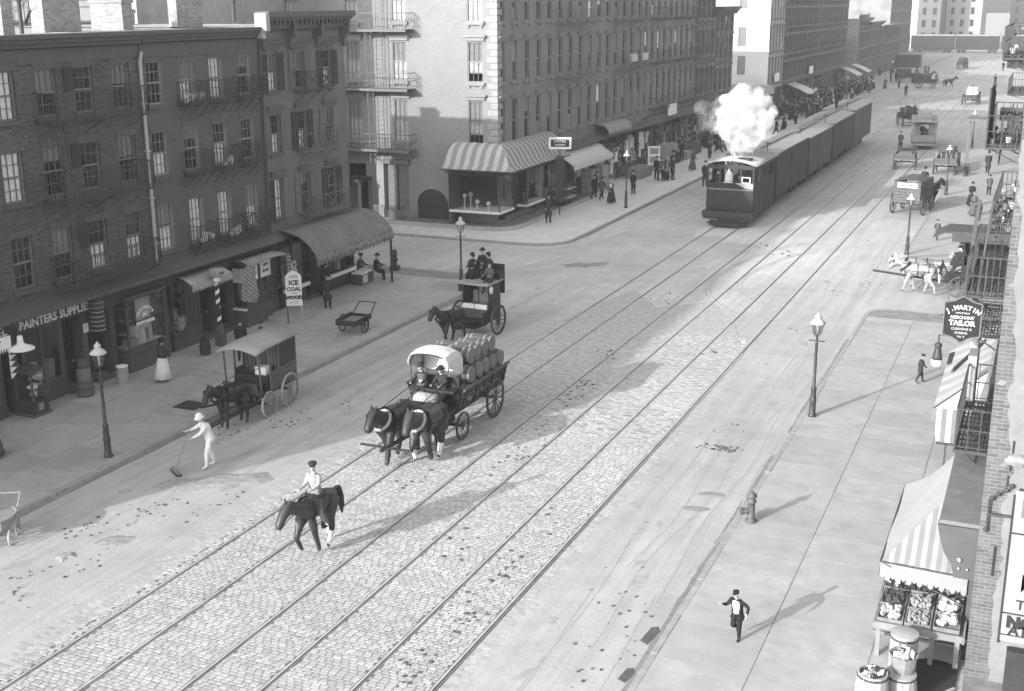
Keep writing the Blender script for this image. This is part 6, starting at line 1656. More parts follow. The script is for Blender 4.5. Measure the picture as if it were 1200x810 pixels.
def make_horse(coat, legm, gait, label, loc, rz, head=(0,0), harn=True, pale=False, sock=None, hairm=None, tail_out=0, k=.92, bulk=1.2):
    me, pts = horse_mesh(coat, legm, gait, head, sock, k, bulk)
    o = empty('horse', loc, label, 'horse', rz); link('body', me, o)
    for nm, m_ in hair_parts(pts, hairm or m_hair, tail_out): link(nm, m_, o)
    if harn:
        for nm, m_ in harness(pts, pale): link(nm, m_, o)
    return o, pts
# ------------------------------------------------------------------ near vehicles, their horses and people
m_rim = mat('wheel_paint', .10, .6, var=.2, scale=5); m_rimL = mat('wheel_pale', .22, .6, var=.2, scale=5); m_body = mat('wagon_paint', .03, .5, var=.2, scale=4); m_bodyL = mat('wagon_grey', .10, .6, var=.2, scale=4)
m_canv = mat('canvas_white', .62, .9, var=.06, scale=4, bump=.1); m_canvg = mat('canvas_grey', .30, .9, var=.1, scale=3)
_wm = {}
def wheel(par, x, y, R, n=14, m=None, w=.06, sub=True, dish=.03):
    """spoked wheel turning about local Y"""
    m = m or m_rim; key = (round(R,3), n, m.name, w)
    if key not in _wm:
        rot = Matrix.Rotation(math.pi/2,4,'X')
        hb = MB(); hb.lathe([(.0,-w*1.3),(R*.07,-w*1.3),(R*.12,-w*.5),(R*.12,w*.5),(R*.07,w*1.3),(0,w*1.3)],10); hb.lathe([(R*.88,-w*.5),(R*.955,-w*.5),(R*.955,w*.5),(R*.88,w*.5),(R*.88,-w*.5)],26); hb.xform(rot)
        ty = MB(); ty.lathe([(R*.957,-w*.52),(R,-w*.52),(R,w*.52),(R*.957,w*.52),(R*.957,-w*.52)],26); ty.xform(rot)
        sp = MB(); sp.tube((0,0,R*.10),(0,0,R*.90),R*.036,R*.026,6)
        _wm[key] = (hb.mesh('wheel',m), ty.mesh('tyre',m_steel if m is m_rimL else m_iron), sp.mesh('spoke',m), None)
        al = MB()
        for i in range(n): al.merge(sp, Matrix.Rotation(2*math.pi*i/n,4,'Y'))
        _wm[key] = _wm[key][:3] + (al.mesh('spokes',m),)
    hb, ty, sp, al = _wm[key]
    o = link('wheel', hb, par, (x,y,R)); link('tyre', ty, o)
    if sub:
        for i in range(n): link('spoke', sp, o, (0,0,0), (0,2*math.pi*i/n,0))
    else: link('spokes', al, o)
    return o
def axle(b, x, y, R): b.bar((x,-y,R),(x,y,R),.08)

# rider ------------------------------------------------
RZ = math.radians(-91)
ho, hp = make_horse(h_bay, h_dark, G_WALK2, 'dark bay saddle horse with white hind socks walking down the tracks', (-15.33,23.02,0.02), RZ, head=(-.32,-.25), harn=False, sock={('H',1),('H',-1)}, tail_out=.07, k=1.0)
b = MB(); b.add([(-.22,-.02,.0),(.25,-.02,.02)],[]); b = MB()
b.lathe([(.0,.0),(.26,-.03),(.28,-.10),(.26,-.12),(0,-.05)],14,(0,0,0),sx=1.05,sy=1.0); b.xform(Matrix.Translation(hp['bl']*.75+hp['lo']*.25+Vector((0,0,.33))))
put('saddle', b, m_strap, ho, smooth=True)
b = MB()
for s_ in (-1,1):
    c = hp['bl']; b.bar(c+Vector((.06,s_*.27,.10)), c+Vector((.12,s_*.34,-.42)), .03); b.box(c+Vector((.05,s_*.34-.05,-.47)), c+Vector((.19,s_*.34+.05,-.43)))
    b.bar(hp['mz']+Vector((0,s_*.06,0)), c+Vector((.30,s_*.08,.42)), .016)
put('tack', b, m_strap, ho)
rp = Matrix.Rotation(RZ,4,'Z') @ (hp['bl']*.8+hp['lo']*.2+Vector((0,0,.36)))
person('rider', (-15.33+rp.x, 23.02+rp.y, rp.z+.02), RZ, 'man in light jacket and flat cap riding the bay horse', .97)

# boy ------------------------------------------------
person('boy_run', (-4.86,22.6,K), math.radians(-108), 'running boy in open dark jacket and white shirt on the right pavement', .95)
# sweeper ------------------------------------------------
person('sweeper', (-21.3,26.72,0.0), math.radians(-125), 'street sweeper in white uniform and helmet pushing a broom')
o = empty('push_broom', (-21.3,26.72,0), 'wide push broom held by the white uniformed sweeper', 'broom', math.radians(-125))
hl, hr_ = KINDS['sweeper'][0]['hands']; mid = (hl+hr_)/2; ft = Vector((mid.x+.42,mid.y*.5,.09)); up_ = mid+(mid-ft)*.28
put('handle', MB().tube(tuple(ft),tuple(up_),.018,n=6), m_oil, o); put('head', MB().box((ft.x-.05,-.32,.06),(ft.x+.05,.32,.11)), m_oil, o); put('bristles', MB().box((ft.x-.07,-.32,.0),(ft.x+.07,.32,.06),jit=.01), m_dark, o)
# woman, children at left
person('woman_white_skirt', (-27.75,32.55,K), math.radians(70), 'woman in white skirt and dark shawl by the boot shop window')
person('woman_mid', (-27.4,24.5,K), math.radians(-60), 'light clothed figure cut by the left edge of the photo')

# barrel wagon ------------------------------------------------
bw = empty('dray_wagon', (-16.38,32.6,0.02), 'slat sided dray loaded with barrels and a white hooded driver seat', 'wagon', math.radians(-90))
wheel(bw, -1.28, .90, .66, 14); wheel(bw, -1.28, -.90, .66, 14); wheel(bw, 1.05, .86, .44, 12); wheel(bw, 1.05, -.86, .44, 12)
b = MB(); axle(b,-1.28,.9,.66); axle(b,1.05,.86,.44); b.box((-2.05,-.35,.70),(1.5,-.25,.84)); b.box((-2.05,.25,.70),(1.5,.35,.84)); b.box((.85,-.5,.5),(1.25,.5,.72)); b.bar((1.2,0,.55),(4.6,0,.72),.09); b.bar((1.55,-.7,.62),(1.55,.7,.62),.07); b.bar((4.25,-.85,.70),(4.25,.85,.70),.06); b.bar((4.5,0,.72),(4.62,.55,.95),.03)
put('running_gear', b, m_body, bw)
put('bed', MB().box((-2.1,-.80,.90),(1.6,.80,.98)), m_body, bw)
for s_ in (-1,1):
    for k in range(5):
        z = 1.0+k*.125; put('slat', MB().box((-2.1,s_*(.81+.035*k)-.015,z),(1.15,s_*(.81+.035*k)+.015,z+.085)), m_body, bw)
    for x in (-2.0,-1.6,-1.0,-.4,.2,.9): put('stake', MB().bar((x,s_*.83,.95),(x,s_*1.0,1.62),.05), m_body, bw)
    put('top_rail', MB().bar((-2.15,s_*1.0,1.62),(1.2,s_*1.0,1.62),.07), m_bodyL, bw)
put('tailboard', MB().box((-2.15,-.85,.98),(-2.1,.85,1.5)), m_body, bw)
b = MB(); b.box((1.3,-.75,.98),(1.9,.75,1.08)); b.add([(1.9,-.7,1.0),(1.9,.7,1.0),(2.15,.7,1.45),(2.15,-.7,1.45),(1.93,-.7,.98),(1.93,.7,.98),(2.18,.7,1.43),(2.18,-.7,1.43)],[(0,1,2,3),(7,6,5,4),(3,2,6,7)]); put('foot_board', b, m_body, bw)
put('seat', MB().box((1.02,-.75,1.55),(1.45,.75,1.63)).box((.98,-.75,1.0),(1.04,.75,1.95)), m_body, bw)
b = MB(); b.tube((1.75,-.35,1.35),(1.75,.35,1.35),.26,n=10); put('bundle', b, m_canvg, bw, smooth=True)
b = MB()
for x in (.72,1.5):
    b.path([(x,-.63,1.6),(x,-.64,2.46),(x,-.54,2.66),(x,0,2.76),(x,.54,2.66),(x,.64,2.46),(x,.63,1.6 if x < 1 else 2.2)],.018)
put('hood_bows', b, m_body, bw)
vs = []; sec = [(-.66,2.0),(-.66,2.62),(-.58,2.80),(-.35,2.88),(0,2.90),(.35,2.88),(.58,2.80),(.66,2.62),(.66,2.0)]
for i,(x,dz,lo_) in enumerate(((.6,-.18,0),(.85,-.06,0),(1.25,-.04,.25),(1.62,-.10,.42))):
    for y,z in sec: vs.append((x, y, (z+dz) if z > 2.1 else z+lo_))
k = len(sec); q = put('hood', MB().add(vs,[(i*k+j,i*k+j+1,(i+1)*k+j+1,(i+1)*k+j) for i in range(3) for j in range(k-1)]).add([(.6,y,z-(.18 if z > 2.1 else 0)) for y,z in sec],[tuple(range(k))]), m_canv, bw, smooth=False)
q.modifiers.new('thickness','SOLIDIFY').thickness = .02
person('driver_grey', (-16.75,31.35,1.68), math.radians(-90), 'driver in apron holding reins under the white wagon hood')
person('driver_dark', (-16.1,31.4,1.66), math.radians(-90), 'dark clothed mate beside the driver under the white wagon hood', .96)
m_keg = mat('barrel_wood', .085, .8, var=.25, scale=6, bump=.15); m_hoopL = mat('hoop_pale', .20, .8, var=.2, scale=8)
def lying_barrel(loc, label, i, R=.285, L=.90):
    o = empty('barrel', loc, label, 'barrel', group='barrels stacked on the dray'); rt = Matrix.Rotation(math.pi/2,4,'Y')
    if 'keg' not in _wm:
        nst = 12; st = MB(); a0, a1 = .02, 2*math.pi/nst-.02
        vs = []
        for z,kx in ((-L/2,.84),(-L/4,.96),(0,1.0),(L/4,.96),(L/2,.84)):
            for a in (a0,a1): vs.append((R*kx*math.cos(a),R*kx*math.sin(a),z))
        st.add(vs,[(2*j,2*j+1,2*j+3,2*j+2) for j in range(4)]); st.xform(rt)
        hp_ = [MB().lathe([(R*kx,z-.03),(R*kx*1.03,z-.028),(R*kx*1.03,z+.028),(R*kx,z+.03)],16).xform(rt).mesh('hoop',m_hoopL) for z,kx in ((-L*.46,.86),(-L*.26,.965),(L*.26,.965),(L*.46,.86))]; hd_ = MB(); hd_.lathe([(0,-L/2+.03),(R*.82,-L/2+.03)],14); hd_.lathe([(R*.82,L/2-.03),(0,L/2-.03)],14); hd_.xform(rt)
        _wm['keg'] = (st.mesh('stave',m_keg), hp_, hd_.mesh('head',m_keg), nst)
    st, hp_, hd_, nst = _wm['keg']
    for j in range(nst): link('stave', st, o, (0,0,0), (2*math.pi*j/nst,0,0))
    [link('hoop', q_, o) for q_ in hp_]; link('head', hd_, o); o.rotation_euler = (0,0,random.uniform(-.05,.05))
    return o
i = 0
for tier,(y0,n_,z,names) in enumerate(((32.0,5,1.38,'bottom'),(32.25,5,1.88,'middle'),(32.5,4,2.38,'top'))):
    for kx,sd in ((-16.83,'far'),(-15.93,'near')):
        for j in range(n_):
            if tier == 2 and sd == 'far' and j > 1: continue
            xx = kx if tier < 2 else (-16.38 + (-.25 if sd == 'far' else .28))
            lying_barrel((xx, y0+j*.525+random.uniform(-.04,.04), z+.02+random.uniform(-.03,.03)), '%s barrel from the driver in the %s tier on the %s side of the dray' % (('first','second','third','fourth','fifth','last')[j], names, sd), i); i += 1
make_horse(h_dark, None, G_WALK, 'left dark horse of the pair drawing the barrel dray', (-16.55,29.2,.02), math.radians(-94), head=(-.2,.1), pale=True, k=1.08, bulk=1.48)
make_horse(h_bay, h_dark, G_WALK2, 'right dark horse of the pair drawing the barrel dray', (-15.62,29.5,.02), math.radians(-92), head=(-.26,.2), pale=True, k=1.08, bulk=1.48, sock={('F',-1),('H',1)})

# hansom ------------------------------------------------
hc = empty('hansom_cab', (-20.5,43.3,0), 'two wheeled cab with open front and people riding on its roof', 'carriage', math.radians(-94))
wheel(hc, 0,.92,.62,14,m_body); wheel(hc, 0,-.92,.62,14,m_body)
b = MB(); axle(b,0,.92,.62); b.bar((.2,.5,.62),(2.6,.36,1.0),.05); b.bar((.2,-.5,.62),(2.6,-.36,1.0),.05); b.box((.3,-.5,.42),(1.15,.5,.47)); b.bar((-.3,.55,.6),(.6,.55,.45),.06); b.bar((-.3,-.55,.6),(.6,-.55,.45),.06); put('chassis', b, m_body, hc)
b = MB(); b.box((-.75,-.62,.62),(-.68,.62,2.05)); b.box((-.68,.58,.62),(.15,.62,2.05)); b.box((-.68,-.62,.62),(.15,-.58,2.05)); b.box((.15,.56,.5),(.75,.62,1.0)); b.box((.15,-.62,.5),(.75,-.56,1.0)); b.box((.12,.56,1.0),(.20,.63,2.05)); b.box((.12,-.63,1.0),(.20,-.56,2.05)); b.box((-.68,-.58,.58),(.7,.58,.64)); put('body', b, m_body, hc)
put('roof', MB().prism([(-.85,-.70),(.45,-.72),(.55,-.4),(.55,.4),(.45,.72),(-.85,.70)],2.06,2.14), m_canvg, hc)
put('seat', MB().box((-.6,-.56,.95),(-.05,.56,1.12)).box((-.66,-.56,1.12),(-.55,.56,1.6)), m_goods[1], hc)
put('apron_door', MB().box((.28,-.56,1.05),(.33,-.02,1.24)).box((.28,.02,1.05),(.33,.56,1.24)), m_white, hc); put('lower_door', MB().box((.28,-.55,.66),(.32,.55,1.04)), m_bodyL, hc)
put('back_pane', MB().box((-.66,-.35,1.4),(-.65,.35,1.85)), m_goods[1], hc); put('window_pillar', MB().box((.16,.10,1.25),(.2,.14,2.05)), m_body, hc)
for s_ in (-1,1): put('lamp', MB().lathe([(.05,0),(.08,.04),(.08,.22),(.04,.28),(0,.30)],8,(.22,s_*.72,1.72)), m_goods[0] if s_ > 0 else m_iron, hc)
put('roof_seat', MB().box((-.95,-.7,2.15),(-.5,.7,2.42)).box((-1.0,-.7,1.5),(-.92,.7,2.7)), m_body, hc)
for (dx,dy,kd,lb,z_,s_) in ((-.45,-.46,'sit_woman','leftmost dark woman riding on the cab roof',2.46,1),(-.72,-.12,'sit_dark','man in bowler riding in the middle of the cab roof',2.62,.98),(-.55,.22,'sit_woman','woman in bonnet riding right of the middle on the cab roof',2.52,1.0),(-.15,.50,'sit_grey','low seated figure at the right edge of the cab roof',2.26,.92)):
    p = Matrix.Rotation(math.radians(-94),4,'Z') @ Vector((dx,dy,z_)); person(kd, (-20.5+p.x,43.3+p.y,p.z), math.radians(-94), lb, s_)
make_horse(h_dark, None, G_WALK, 'dark horse drawing the two wheeled cab', (-20.72,41.2,0), math.radians(-100), head=(-.12,-.2), k=.9)

# delivery wagon ------------------------------------------------
dw = empty('delivery_wagon', (-22.98,31.7,0), 'covered delivery wagon with pale roof standing at the left kerb', 'wagon', math.radians(-86))
wheel(dw, -.62,.70,.56,14,m_rimL); wheel(dw, -.62,-.70,.56,14,m_rimL); wheel(dw, .68,.66,.43,12,m_rimL); wheel(dw, .68,-.66,.43,12,m_rimL)
b = MB(); axle(b,-.62,.7,.56); axle(b,.68,.66,.43); b.bar((.6,.4,.5),(3.0,.33,.95),.05); b.bar((.6,-.4,.5),(3.0,-.33,.95),.05); b.box((-1.0,-.4,.62),(.9,-.32,.7)); b.box((-1.0,.32,.62),(.9,.4,.7)); put('running_gear', b, m_body, dw)
put('floor', MB().box((-1.15,-.66,.76),(1.1,.66,.84)), m_body, dw)
for s_ in (-1,1):
    for k in range(6): put('side_board', MB().box((-1.15,s_*.66-.014,.85+k*.105),(.50,s_*.66+.014,.945+k*.105)), m_bodyL, dw)
    put('side_panel', MB().box((-1.15,s_*.66-.02,1.49),(-.05,s_*.66+.02,2.28)), m_body, dw)
    for x in (-1.13,-.05,.48): put('pillar', MB().box((x-.03,s_*.66-.03,.84),(x+.03,s_*.66+.03,2.3)), m_bodyL, dw)
    put('front_post', MB().bar((1.05,s_*.64,.84),(1.12,s_*.64,2.3),.045), m_bodyL, dw)
for k in range(9): put('front_slat', MB().box((-.08,-.6+k*.135,.85),(-.04,-.49+k*.135,2.2)), m_bodyL, dw)
put('back_panel', MB().box((-1.17,-.64,.85),(-1.13,.64,2.28)), m_body, dw)
put('seat', MB().box((.15,-.62,1.25),(.6,.62,1.33)).box((.55,-.62,.85),(.6,.62,1.25)), m_body, dw)
put('dash', MB().add([(1.08,-.62,.84),(1.08,.62,.84),(1.32,.62,1.3),(1.32,-.62,1.3),(1.11,-.62,.83),(1.11,.62,.83),(1.35,.62,1.29),(1.35,-.62,1.29)],[(0,1,2,3),(7,6,5,4),(3,2,6,7),(0,4,5,1)]), m_bodyL, dw)
put('parcel', MB().box((.2,.1,1.34),(.5,.5,1.6)), m_white, dw)
vs = []
for x in (-1.25,-.2,.8,1.42):
    for j in range(9): y = -.74+.185*j; vs.append((x,y,2.30+.16*math.cos((j-4)/4*math.pi/2)+ (.0 if x < 1 else -.06)))
q = put('roof', MB().add(vs,[(i*9+j,i*9+j+1,(i+1)*9+j+1,(i+1)*9+j) for i in range(3) for j in range(8)]), m_canvg, dw, smooth=True); q.modifiers.new('thickness','SOLIDIFY').thickness=.04
make_horse(h_dark, None, G_STAND, 'dark harnessed horse waiting before the covered delivery wagon', (-22.75,29.75,0), math.radians(-95), head=(-.25,.1))
# bystander near wagon
person('man_dark', (-26.62,35.62,K), math.radians(120), 'man in dark coat and bowler behind the delivery wagon')
person('kid', (-27.0,37.4,K), math.radians(60), 'child in dark cap just showing over the delivery wagon roof')
person('man_long', (-28.05,43.9,K), math.radians(-60), 'man in long dark coat standing alone past the ice sign', .92)
person('sit_dark', (-29.0,49.75,.66), math.radians(20), 'man in dark suit sitting on the end box under the corner awning')
person('sit_grey', (-29.75,49.5,.66), math.radians(0), 'man in grey sitting behind the paper stand under the corner awning')
person('man_dark', (-29.9,48.9,K), math.radians(10), 'dark figure standing behind the seated men at the corner shop', .95)
person('woman_dark', (-29.5,46.0,K), 0, 'dark figure in the doorway of the corner shop', .95)
o = empty('news_stand', (-29.25,48.9,K), 'small paper stand of pale sheets in front of the corner shop window', 'stand')
put('box', MB().box((-.3,-.55,0),(.3,.55,.48)), m_wood, o); put('papers', MB().box((-.28,-.5,.481),(.28,.1,.56),jit=.01).box((-.28,.15,.481),(.25,.5,.6),jit=.02), m_white, o); put('front_sheet', MB().box((.301,-.45,.08),(.31,-.02,.44)), m_goods[0], o)

# handcart ------------------------------------------------
ct = empty('handcart', (-24.95,40.9,K), 'empty two wheeled wooden handcart at the left kerb', 'cart', math.radians(95))
wheel(ct, 0,.5,.36,12,m_body,w=.04); wheel(ct, 0,-.5,.36,12,m_body,w=.04)
for k in range(5): put('floor_board', MB().box((-.7,-.42+k*.17,.46),(.7,-.26+k*.17,.49)), m_oil, ct)
for s_ in (-1,1):
    put('side_board', MB().box((-.72,s_*.44-.015,.44),(.72,s_*.44+.015,.66)), m_body, ct)
    put('handle', MB().bar((.7,s_*.4,.55),(1.35,s_*.36,.95),.035), m_body, ct)
put('end_board', MB().box((-.75,-.44,.44),(-.72,.44,.66)), m_body, ct); put('end_board', MB().box((.72,-.44,.44),(.75,.44,.6)), m_body, ct)
b = MB(); axle(b,0,.5,.36); b.bar((1.35,-.4,.95),(1.35,.4,.95),.035); b.bar((.55,.35,.45),(.6,.35,0),.04); b.bar((.55,-.35,.45),(.6,-.35,0),.04); put('frame', b, m_body, ct)
bc = empty('baby_carriage', (-22.95,20.5,0), 'light wicker baby carriage cut by the left edge', 'carriage', math.radians(120))
for (x,y) in ((-.3,.25),(-.3,-.25),(.35,.25),(.35,-.25)): wheel(bc, x,y,.22,10,m_rimL,w=.025,sub=False)
put('basket', MB().lathe([(.25,.35),(.36,.45),(.42,.70),(.44,.72),(.40,.70)],16,sx=1.25,sy=.75,rib=.02), m_goods[1], bc); put('handle', MB().path([(.5,.25,.7),(.85,.25,.95),(.85,-.25,.95),(.5,-.25,.7)],.018), m_goods[0], bc)
# ------------------------------------------------------------------ street furniture
m_lampw = mat('lamp_white', .48, .5, var=.05, scale=6)
m_lampg = glass_mat('lamp_glass', .85, .12)
def street_lamp(loc, label, H=3.5, dark_head=False):
    o = empty('street_lamp', loc, label, 'street lamp', group='gas street lamps'); s = H/3.5
    b = MB(); b.lathe([(.17,0),(.17,.06),(.13,.10),(.125,.5),(.14,.53),(.14,.58),(.115,.62),(.105,.92),(.125,.95),(.11,1.0),(.065,1.04),(.055,2.45),(.075,2.48),(.05,2.52),(.04,2.74),(.10,2.76),(.03,2.8)],10)
    b.bar((-.28,0,2.58),(.28,0,2.58),.03); b.ball((-.28,0,2.58),.03,6,4); b.ball((.28,0,2.58),.03,6,4)
    b.v = [(x*.8,y*.8,z*s) for x,y,z in b.v]; put('post', b, m_iron, o, smooth=True)
    b = MB(); b.lathe([(.11,2.80),(.20,3.16)],6); b.v = [(x,y,z*s) for x,y,z in b.v]; b.f = b.f[:6]; b.m = b.m[:6]; put('glass', b, m_lampg, o)
    b = MB()
    for i in range(6): a = math.pi/3*i; b.bar((.11*math.cos(a),.11*math.sin(a),2.79*s),(.205*math.cos(a),.205*math.sin(a),3.17*s),.018)
    put('frame', b, m_iron, o)
    b = MB(); b.lathe([(.235,3.155),(.245,3.17),(.19,3.25),(.11,3.31),(.07,3.33),(.10,3.36),(.10,3.42),(.05,3.45),(.03,3.5),(0,3.53)],12); b.v=[(x,y,z*s) for x,y,z in b.v]; put('lamp_cap', b, m_iron if dark_head else m_lampw, o, smooth=True)
    b = MB(); b.lathe([(.03,2.8),(.03,2.95),(.05,3.0),(.02,3.12),(0,3.13)],8); b.v=[(x,y,z*s) for x,y,z in b.v]; put('mantle', b, m_lampw, o, smooth=True)
    return o
street_lamp((-24.38,25.9,K),'gas street lamp on the near left kerb in front of the painters supplies shop',3.5)
street_lamp((-24.15,49.2,K),'gas street lamp at the end of the left pavement behind the two wheeled cab',3.45)
street_lamp((-24.6,74.5,K),'gas street lamp at the kerb opposite the locomotive, by the group of walkers',3.7)
street_lamp((-6.0,37.55,K),'gas street lamp standing alone in the sun on the right kerb',3.4)
street_lamp((-6.15,65.6,K),'gas street lamp beyond the white horses at the corner of the right kerb',3.2)
street_lamp((-6.0,87.8,K),'gas street lamp beside the motor cart further up the right kerb',3.4)
street_lamp((-6.2,118,K),'gas street lamp near the timber awning frame on the right kerb',3.3)
for y in (104, 142, 165, 212): street_lamp((-24.6,y,K),'gas street lamp on the far left kerb, %s' % {104:'beyond the locomotive',142:'by the white corner building',165:'in the crowd before the dark tenements',212:'near the end of the street'}[y],3.5)
# fire hydrants
o = empty('fire_hydrant', (-5.94,28.65,K), 'stout iron fire hydrant on the right kerb', 'hydrant')
b = MB(); b.lathe([(.15,0),(.15,.05),(.095,.07),(.09,.52),(.12,.54),(.12,.58),(.10,.60),(.10,.66),(.13,.68),(.13,.72),(.07,.78),(.04,.82),(0,.83)],12); put('barrel', b, mat('hydrant_iron',.10,.5,var=.3,scale=6), o, smooth=True)
b = MB(); b.tube((-.08,-.05,.30),(-.22,-.12,.30),.085,n=10); b.tube((-.22,-.12,.30),(-.25,-.135,.30),.11,n=10); b.tube((-.25,-.135,.30),(-.27,-.145,.30),.05,n=6); put('outlet', b, mat('hydrant_iron',.10), o)
o = empty('fire_hydrant', (-29.2,52.0,K), 'slim dark post hydrant alone at the far end of the left pavement', 'hydrant')
b = MB(); b.box((-.2,-.2,0),(.2,.2,.22)); b.lathe([(.13,.22),(.12,.75),(.15,.78),(.15,.84),(.12,.87),(.13,.98),(.07,1.04),(0,1.06)],12); put('post', b, m_iron, o); put('outlet', MB().tube((.1,0,.55),(.18,0,.55),.05,n=8), m_iron, o)
# barber pole
o = empty('barber_pole', (-28.75,37.2,K), 'tall barber pole with white spiral stripes and globe top', 'barber pole')
b = MB(); b.box((-.16,-.16,0),(.16,.16,.5)); b.box((-.12,-.12,.501),(.12,.12,.85)); put('base', b, m_wood, o)
b = MB(); n_ = 16; L0, L1, r_ = .85, 2.5, .085
for i in range(44):
    z0 = L0+(L1-L0)*i/44; z1 = L0+(L1-L0)*(i+1)/44
    for j in range(n_):
        a0, a1 = 2*math.pi*j/n_, 2*math.pi*(j+1)/n_; tw0, tw1 = i*.66, (i+1)*.66
        b.add([(r_*math.cos(a0+tw0),r_*math.sin(a0+tw0),z0),(r_*math.cos(a1+tw0),r_*math.sin(a1+tw0),z0),(r_*math.cos(a1+tw1),r_*math.sin(a1+tw1),z1),(r_*math.cos(a0+tw1),r_*math.sin(a0+tw1),z1)],[(0,1,2,3)],1 if j in (0,1,2,3,4,5,6) else 0)
put('pole', b, [m_dark,m_white], o)
put('collar', MB().lathe([(.10,1.32),(.115,1.36),(.115,1.48),(.10,1.52)],12), m_dark, o)
put('globe', MB().ball((0,0,2.62),.13,12,8), m_white, o, smooth=True); put('drum', MB().lathe([(.09,2.72),(.26,2.78),(.28,2.85),(.28,3.0),(.24,3.05),(0,3.08)],14), m_canvg, o)
letter('BARBER', .10, m_letd, o, (0,-.30,2.91), bold=.003, arc=None) if False else letter('BARBER', .085, m_letd, o, (.29,0,2.91), math.pi/2, bold=.003)
# ice coal wood sign
o = empty('standing_sign', (-27.95,41.2,K), 'tall white arched board advertising ice coal and wood', 'sign', math.radians(35))
b = MB(); pts = [(-.33,.75),(.33,.75),(.33,2.0),(.2,2.15),(0,2.24),(-.2,2.15),(-.33,2.0)]; n_=len(pts)
b.add([(x,-.03,z) for x,z in pts]+[(x,.03,z) for x,z in pts],[tuple(range(n_)),tuple(range(2*n_-1,n_-1,-1))]+[((i+1)%n_,i,i+n_,(i+1)%n_+n_) for i in range(n_)]); put('board', b, mat('board_white',.72,.8,var=.06,scale=3), o)
put('leg', MB().box((.26,-.02,0),(.33,.028,.749)), m_canvg, o); put('leg', MB().box((-.33,-.02,0),(-.26,.028,.749)), m_wood, o)
letter('COX', .16, m_shut2, o, (0,-.036,1.98), bold=.004); letter('ICE', .27, m_letd, o, (0,-.036,1.73), bold=.012); letter('COAL', .22, m_letd, o, (0,-.036,1.46), bold=.01); letter('AND', .10, m_shut2, o, (0,-.036,1.29)); letter('WOOD', .20, m_letd, o, (0,-.036,1.10), bold=.016); letter('5 CTS', .13, m_shut2, o, (0,-.036,.89))
# booth, barrels and stumps of the painters' shop
o = empty('display_booth', (-29.35,28.05,K), 'small dark glazed display case with hat like wares on the near left pavement', 'display case')
put('plinth', MB().box((-.42,-.38,0),(.42,.38,.10)), m_wood, o); put('lower_panel', MB().box((-.36,-.32,.10),(.36,.32,.52)), m_dark, o); put('top', MB().box((-.44,-.40,1.48),(.44,.40,1.55)), m_wood, o)
for (x,y) in ((-.34,-.3),(.34,-.3),(.34,.3),(-.34,.3)): put('post', MB().box((x-.03,y-.03,.52),(x+.03,y+.03,1.48)), m_wood, o)
put('back', MB().box((-.3,-.28,.53),(-.27,.28,1.47)), m_dark, o)
put('poster', MB().box((.362,-.12,.18),(.366,.1,.42)), m_goods[1], o)
rr = random.Random(31)
for k in range(12): put('ware', MB().box((rr.uniform(-.1,.25),rr.uniform(-.25,.2),.56+k*.07),(rr.uniform(.0,.3),rr.uniform(-.1,.28),.63+k*.07),jit=.03), rr.choice((m_white,m_dark,m_dark,m_goods[0])), o)
o = empty('barrel_stack', (-29.15,30.2,K), 'tapering stack of three paint kegs beside the ringed awning roll', 'keg')
put('keg', MB().lathe([(.28,0),(.31,.2),(.31,.35),(.28,.52)],14), m_wood, o); put('keg', MB().lathe([(.22,.53),(.245,.75),(.22,.98)],14), m_shut2, o); put('keg', MB().lathe([(.17,.99),(.19,1.15),(.16,1.32)],14), m_wood, o); put('can', MB().lathe([(.11,1.33),(.11,1.6),(0,1.62)],12), m_dark, o)
for z,r_ in ((.12,.305),(.40,.308),(.65,.242),(.88,.235)): put('hoop', MB().lathe([(r_,z-.02),(r_+.008,z),(r_,z+.02)],14), m_shut2, o)
put('notice', MB().box((.13,-.1,2.05),(.135,.12,2.35)), m_white, hA, loc=(.0,0,0)) if False else None
o = empty('notice_card', (XL+.20,31.2,2.2), 'small white notice card on the door pier of the painters shop', 'notice'); put('card', MB().box((-.01,-.12,-.16),(.01,.12,.16)), m_white, o)
o = empty('stump', (-28.95,31.85,K), 'pale topped short barrel post in front of the boot shop door', 'post'); put('post', MB().lathe([(.20,0),(.215,.1),(.20,.54),(.21,.56),(.19,.6)],12), m_canvg, o); put('top', MB().lathe([(.215,.601),(.2,.63),(0,.64)],12), m_white, o)
o = keg('barrel', -29.75,33.9,.27,.62,m_wood,'dark open barrel under the boot shop window',hoops=2,lid=False)
keg('barrel', -28.5,35.9,.20,.5,m_dark,'small dark keg at the foot of the barber pole',hoops=2)
# gutter plank and scraps
pl = MB(); pl.box((-23.6,29.2,.0),(-23.35,32.2,.05)); structure('gutter_plank', pl, m_wood)

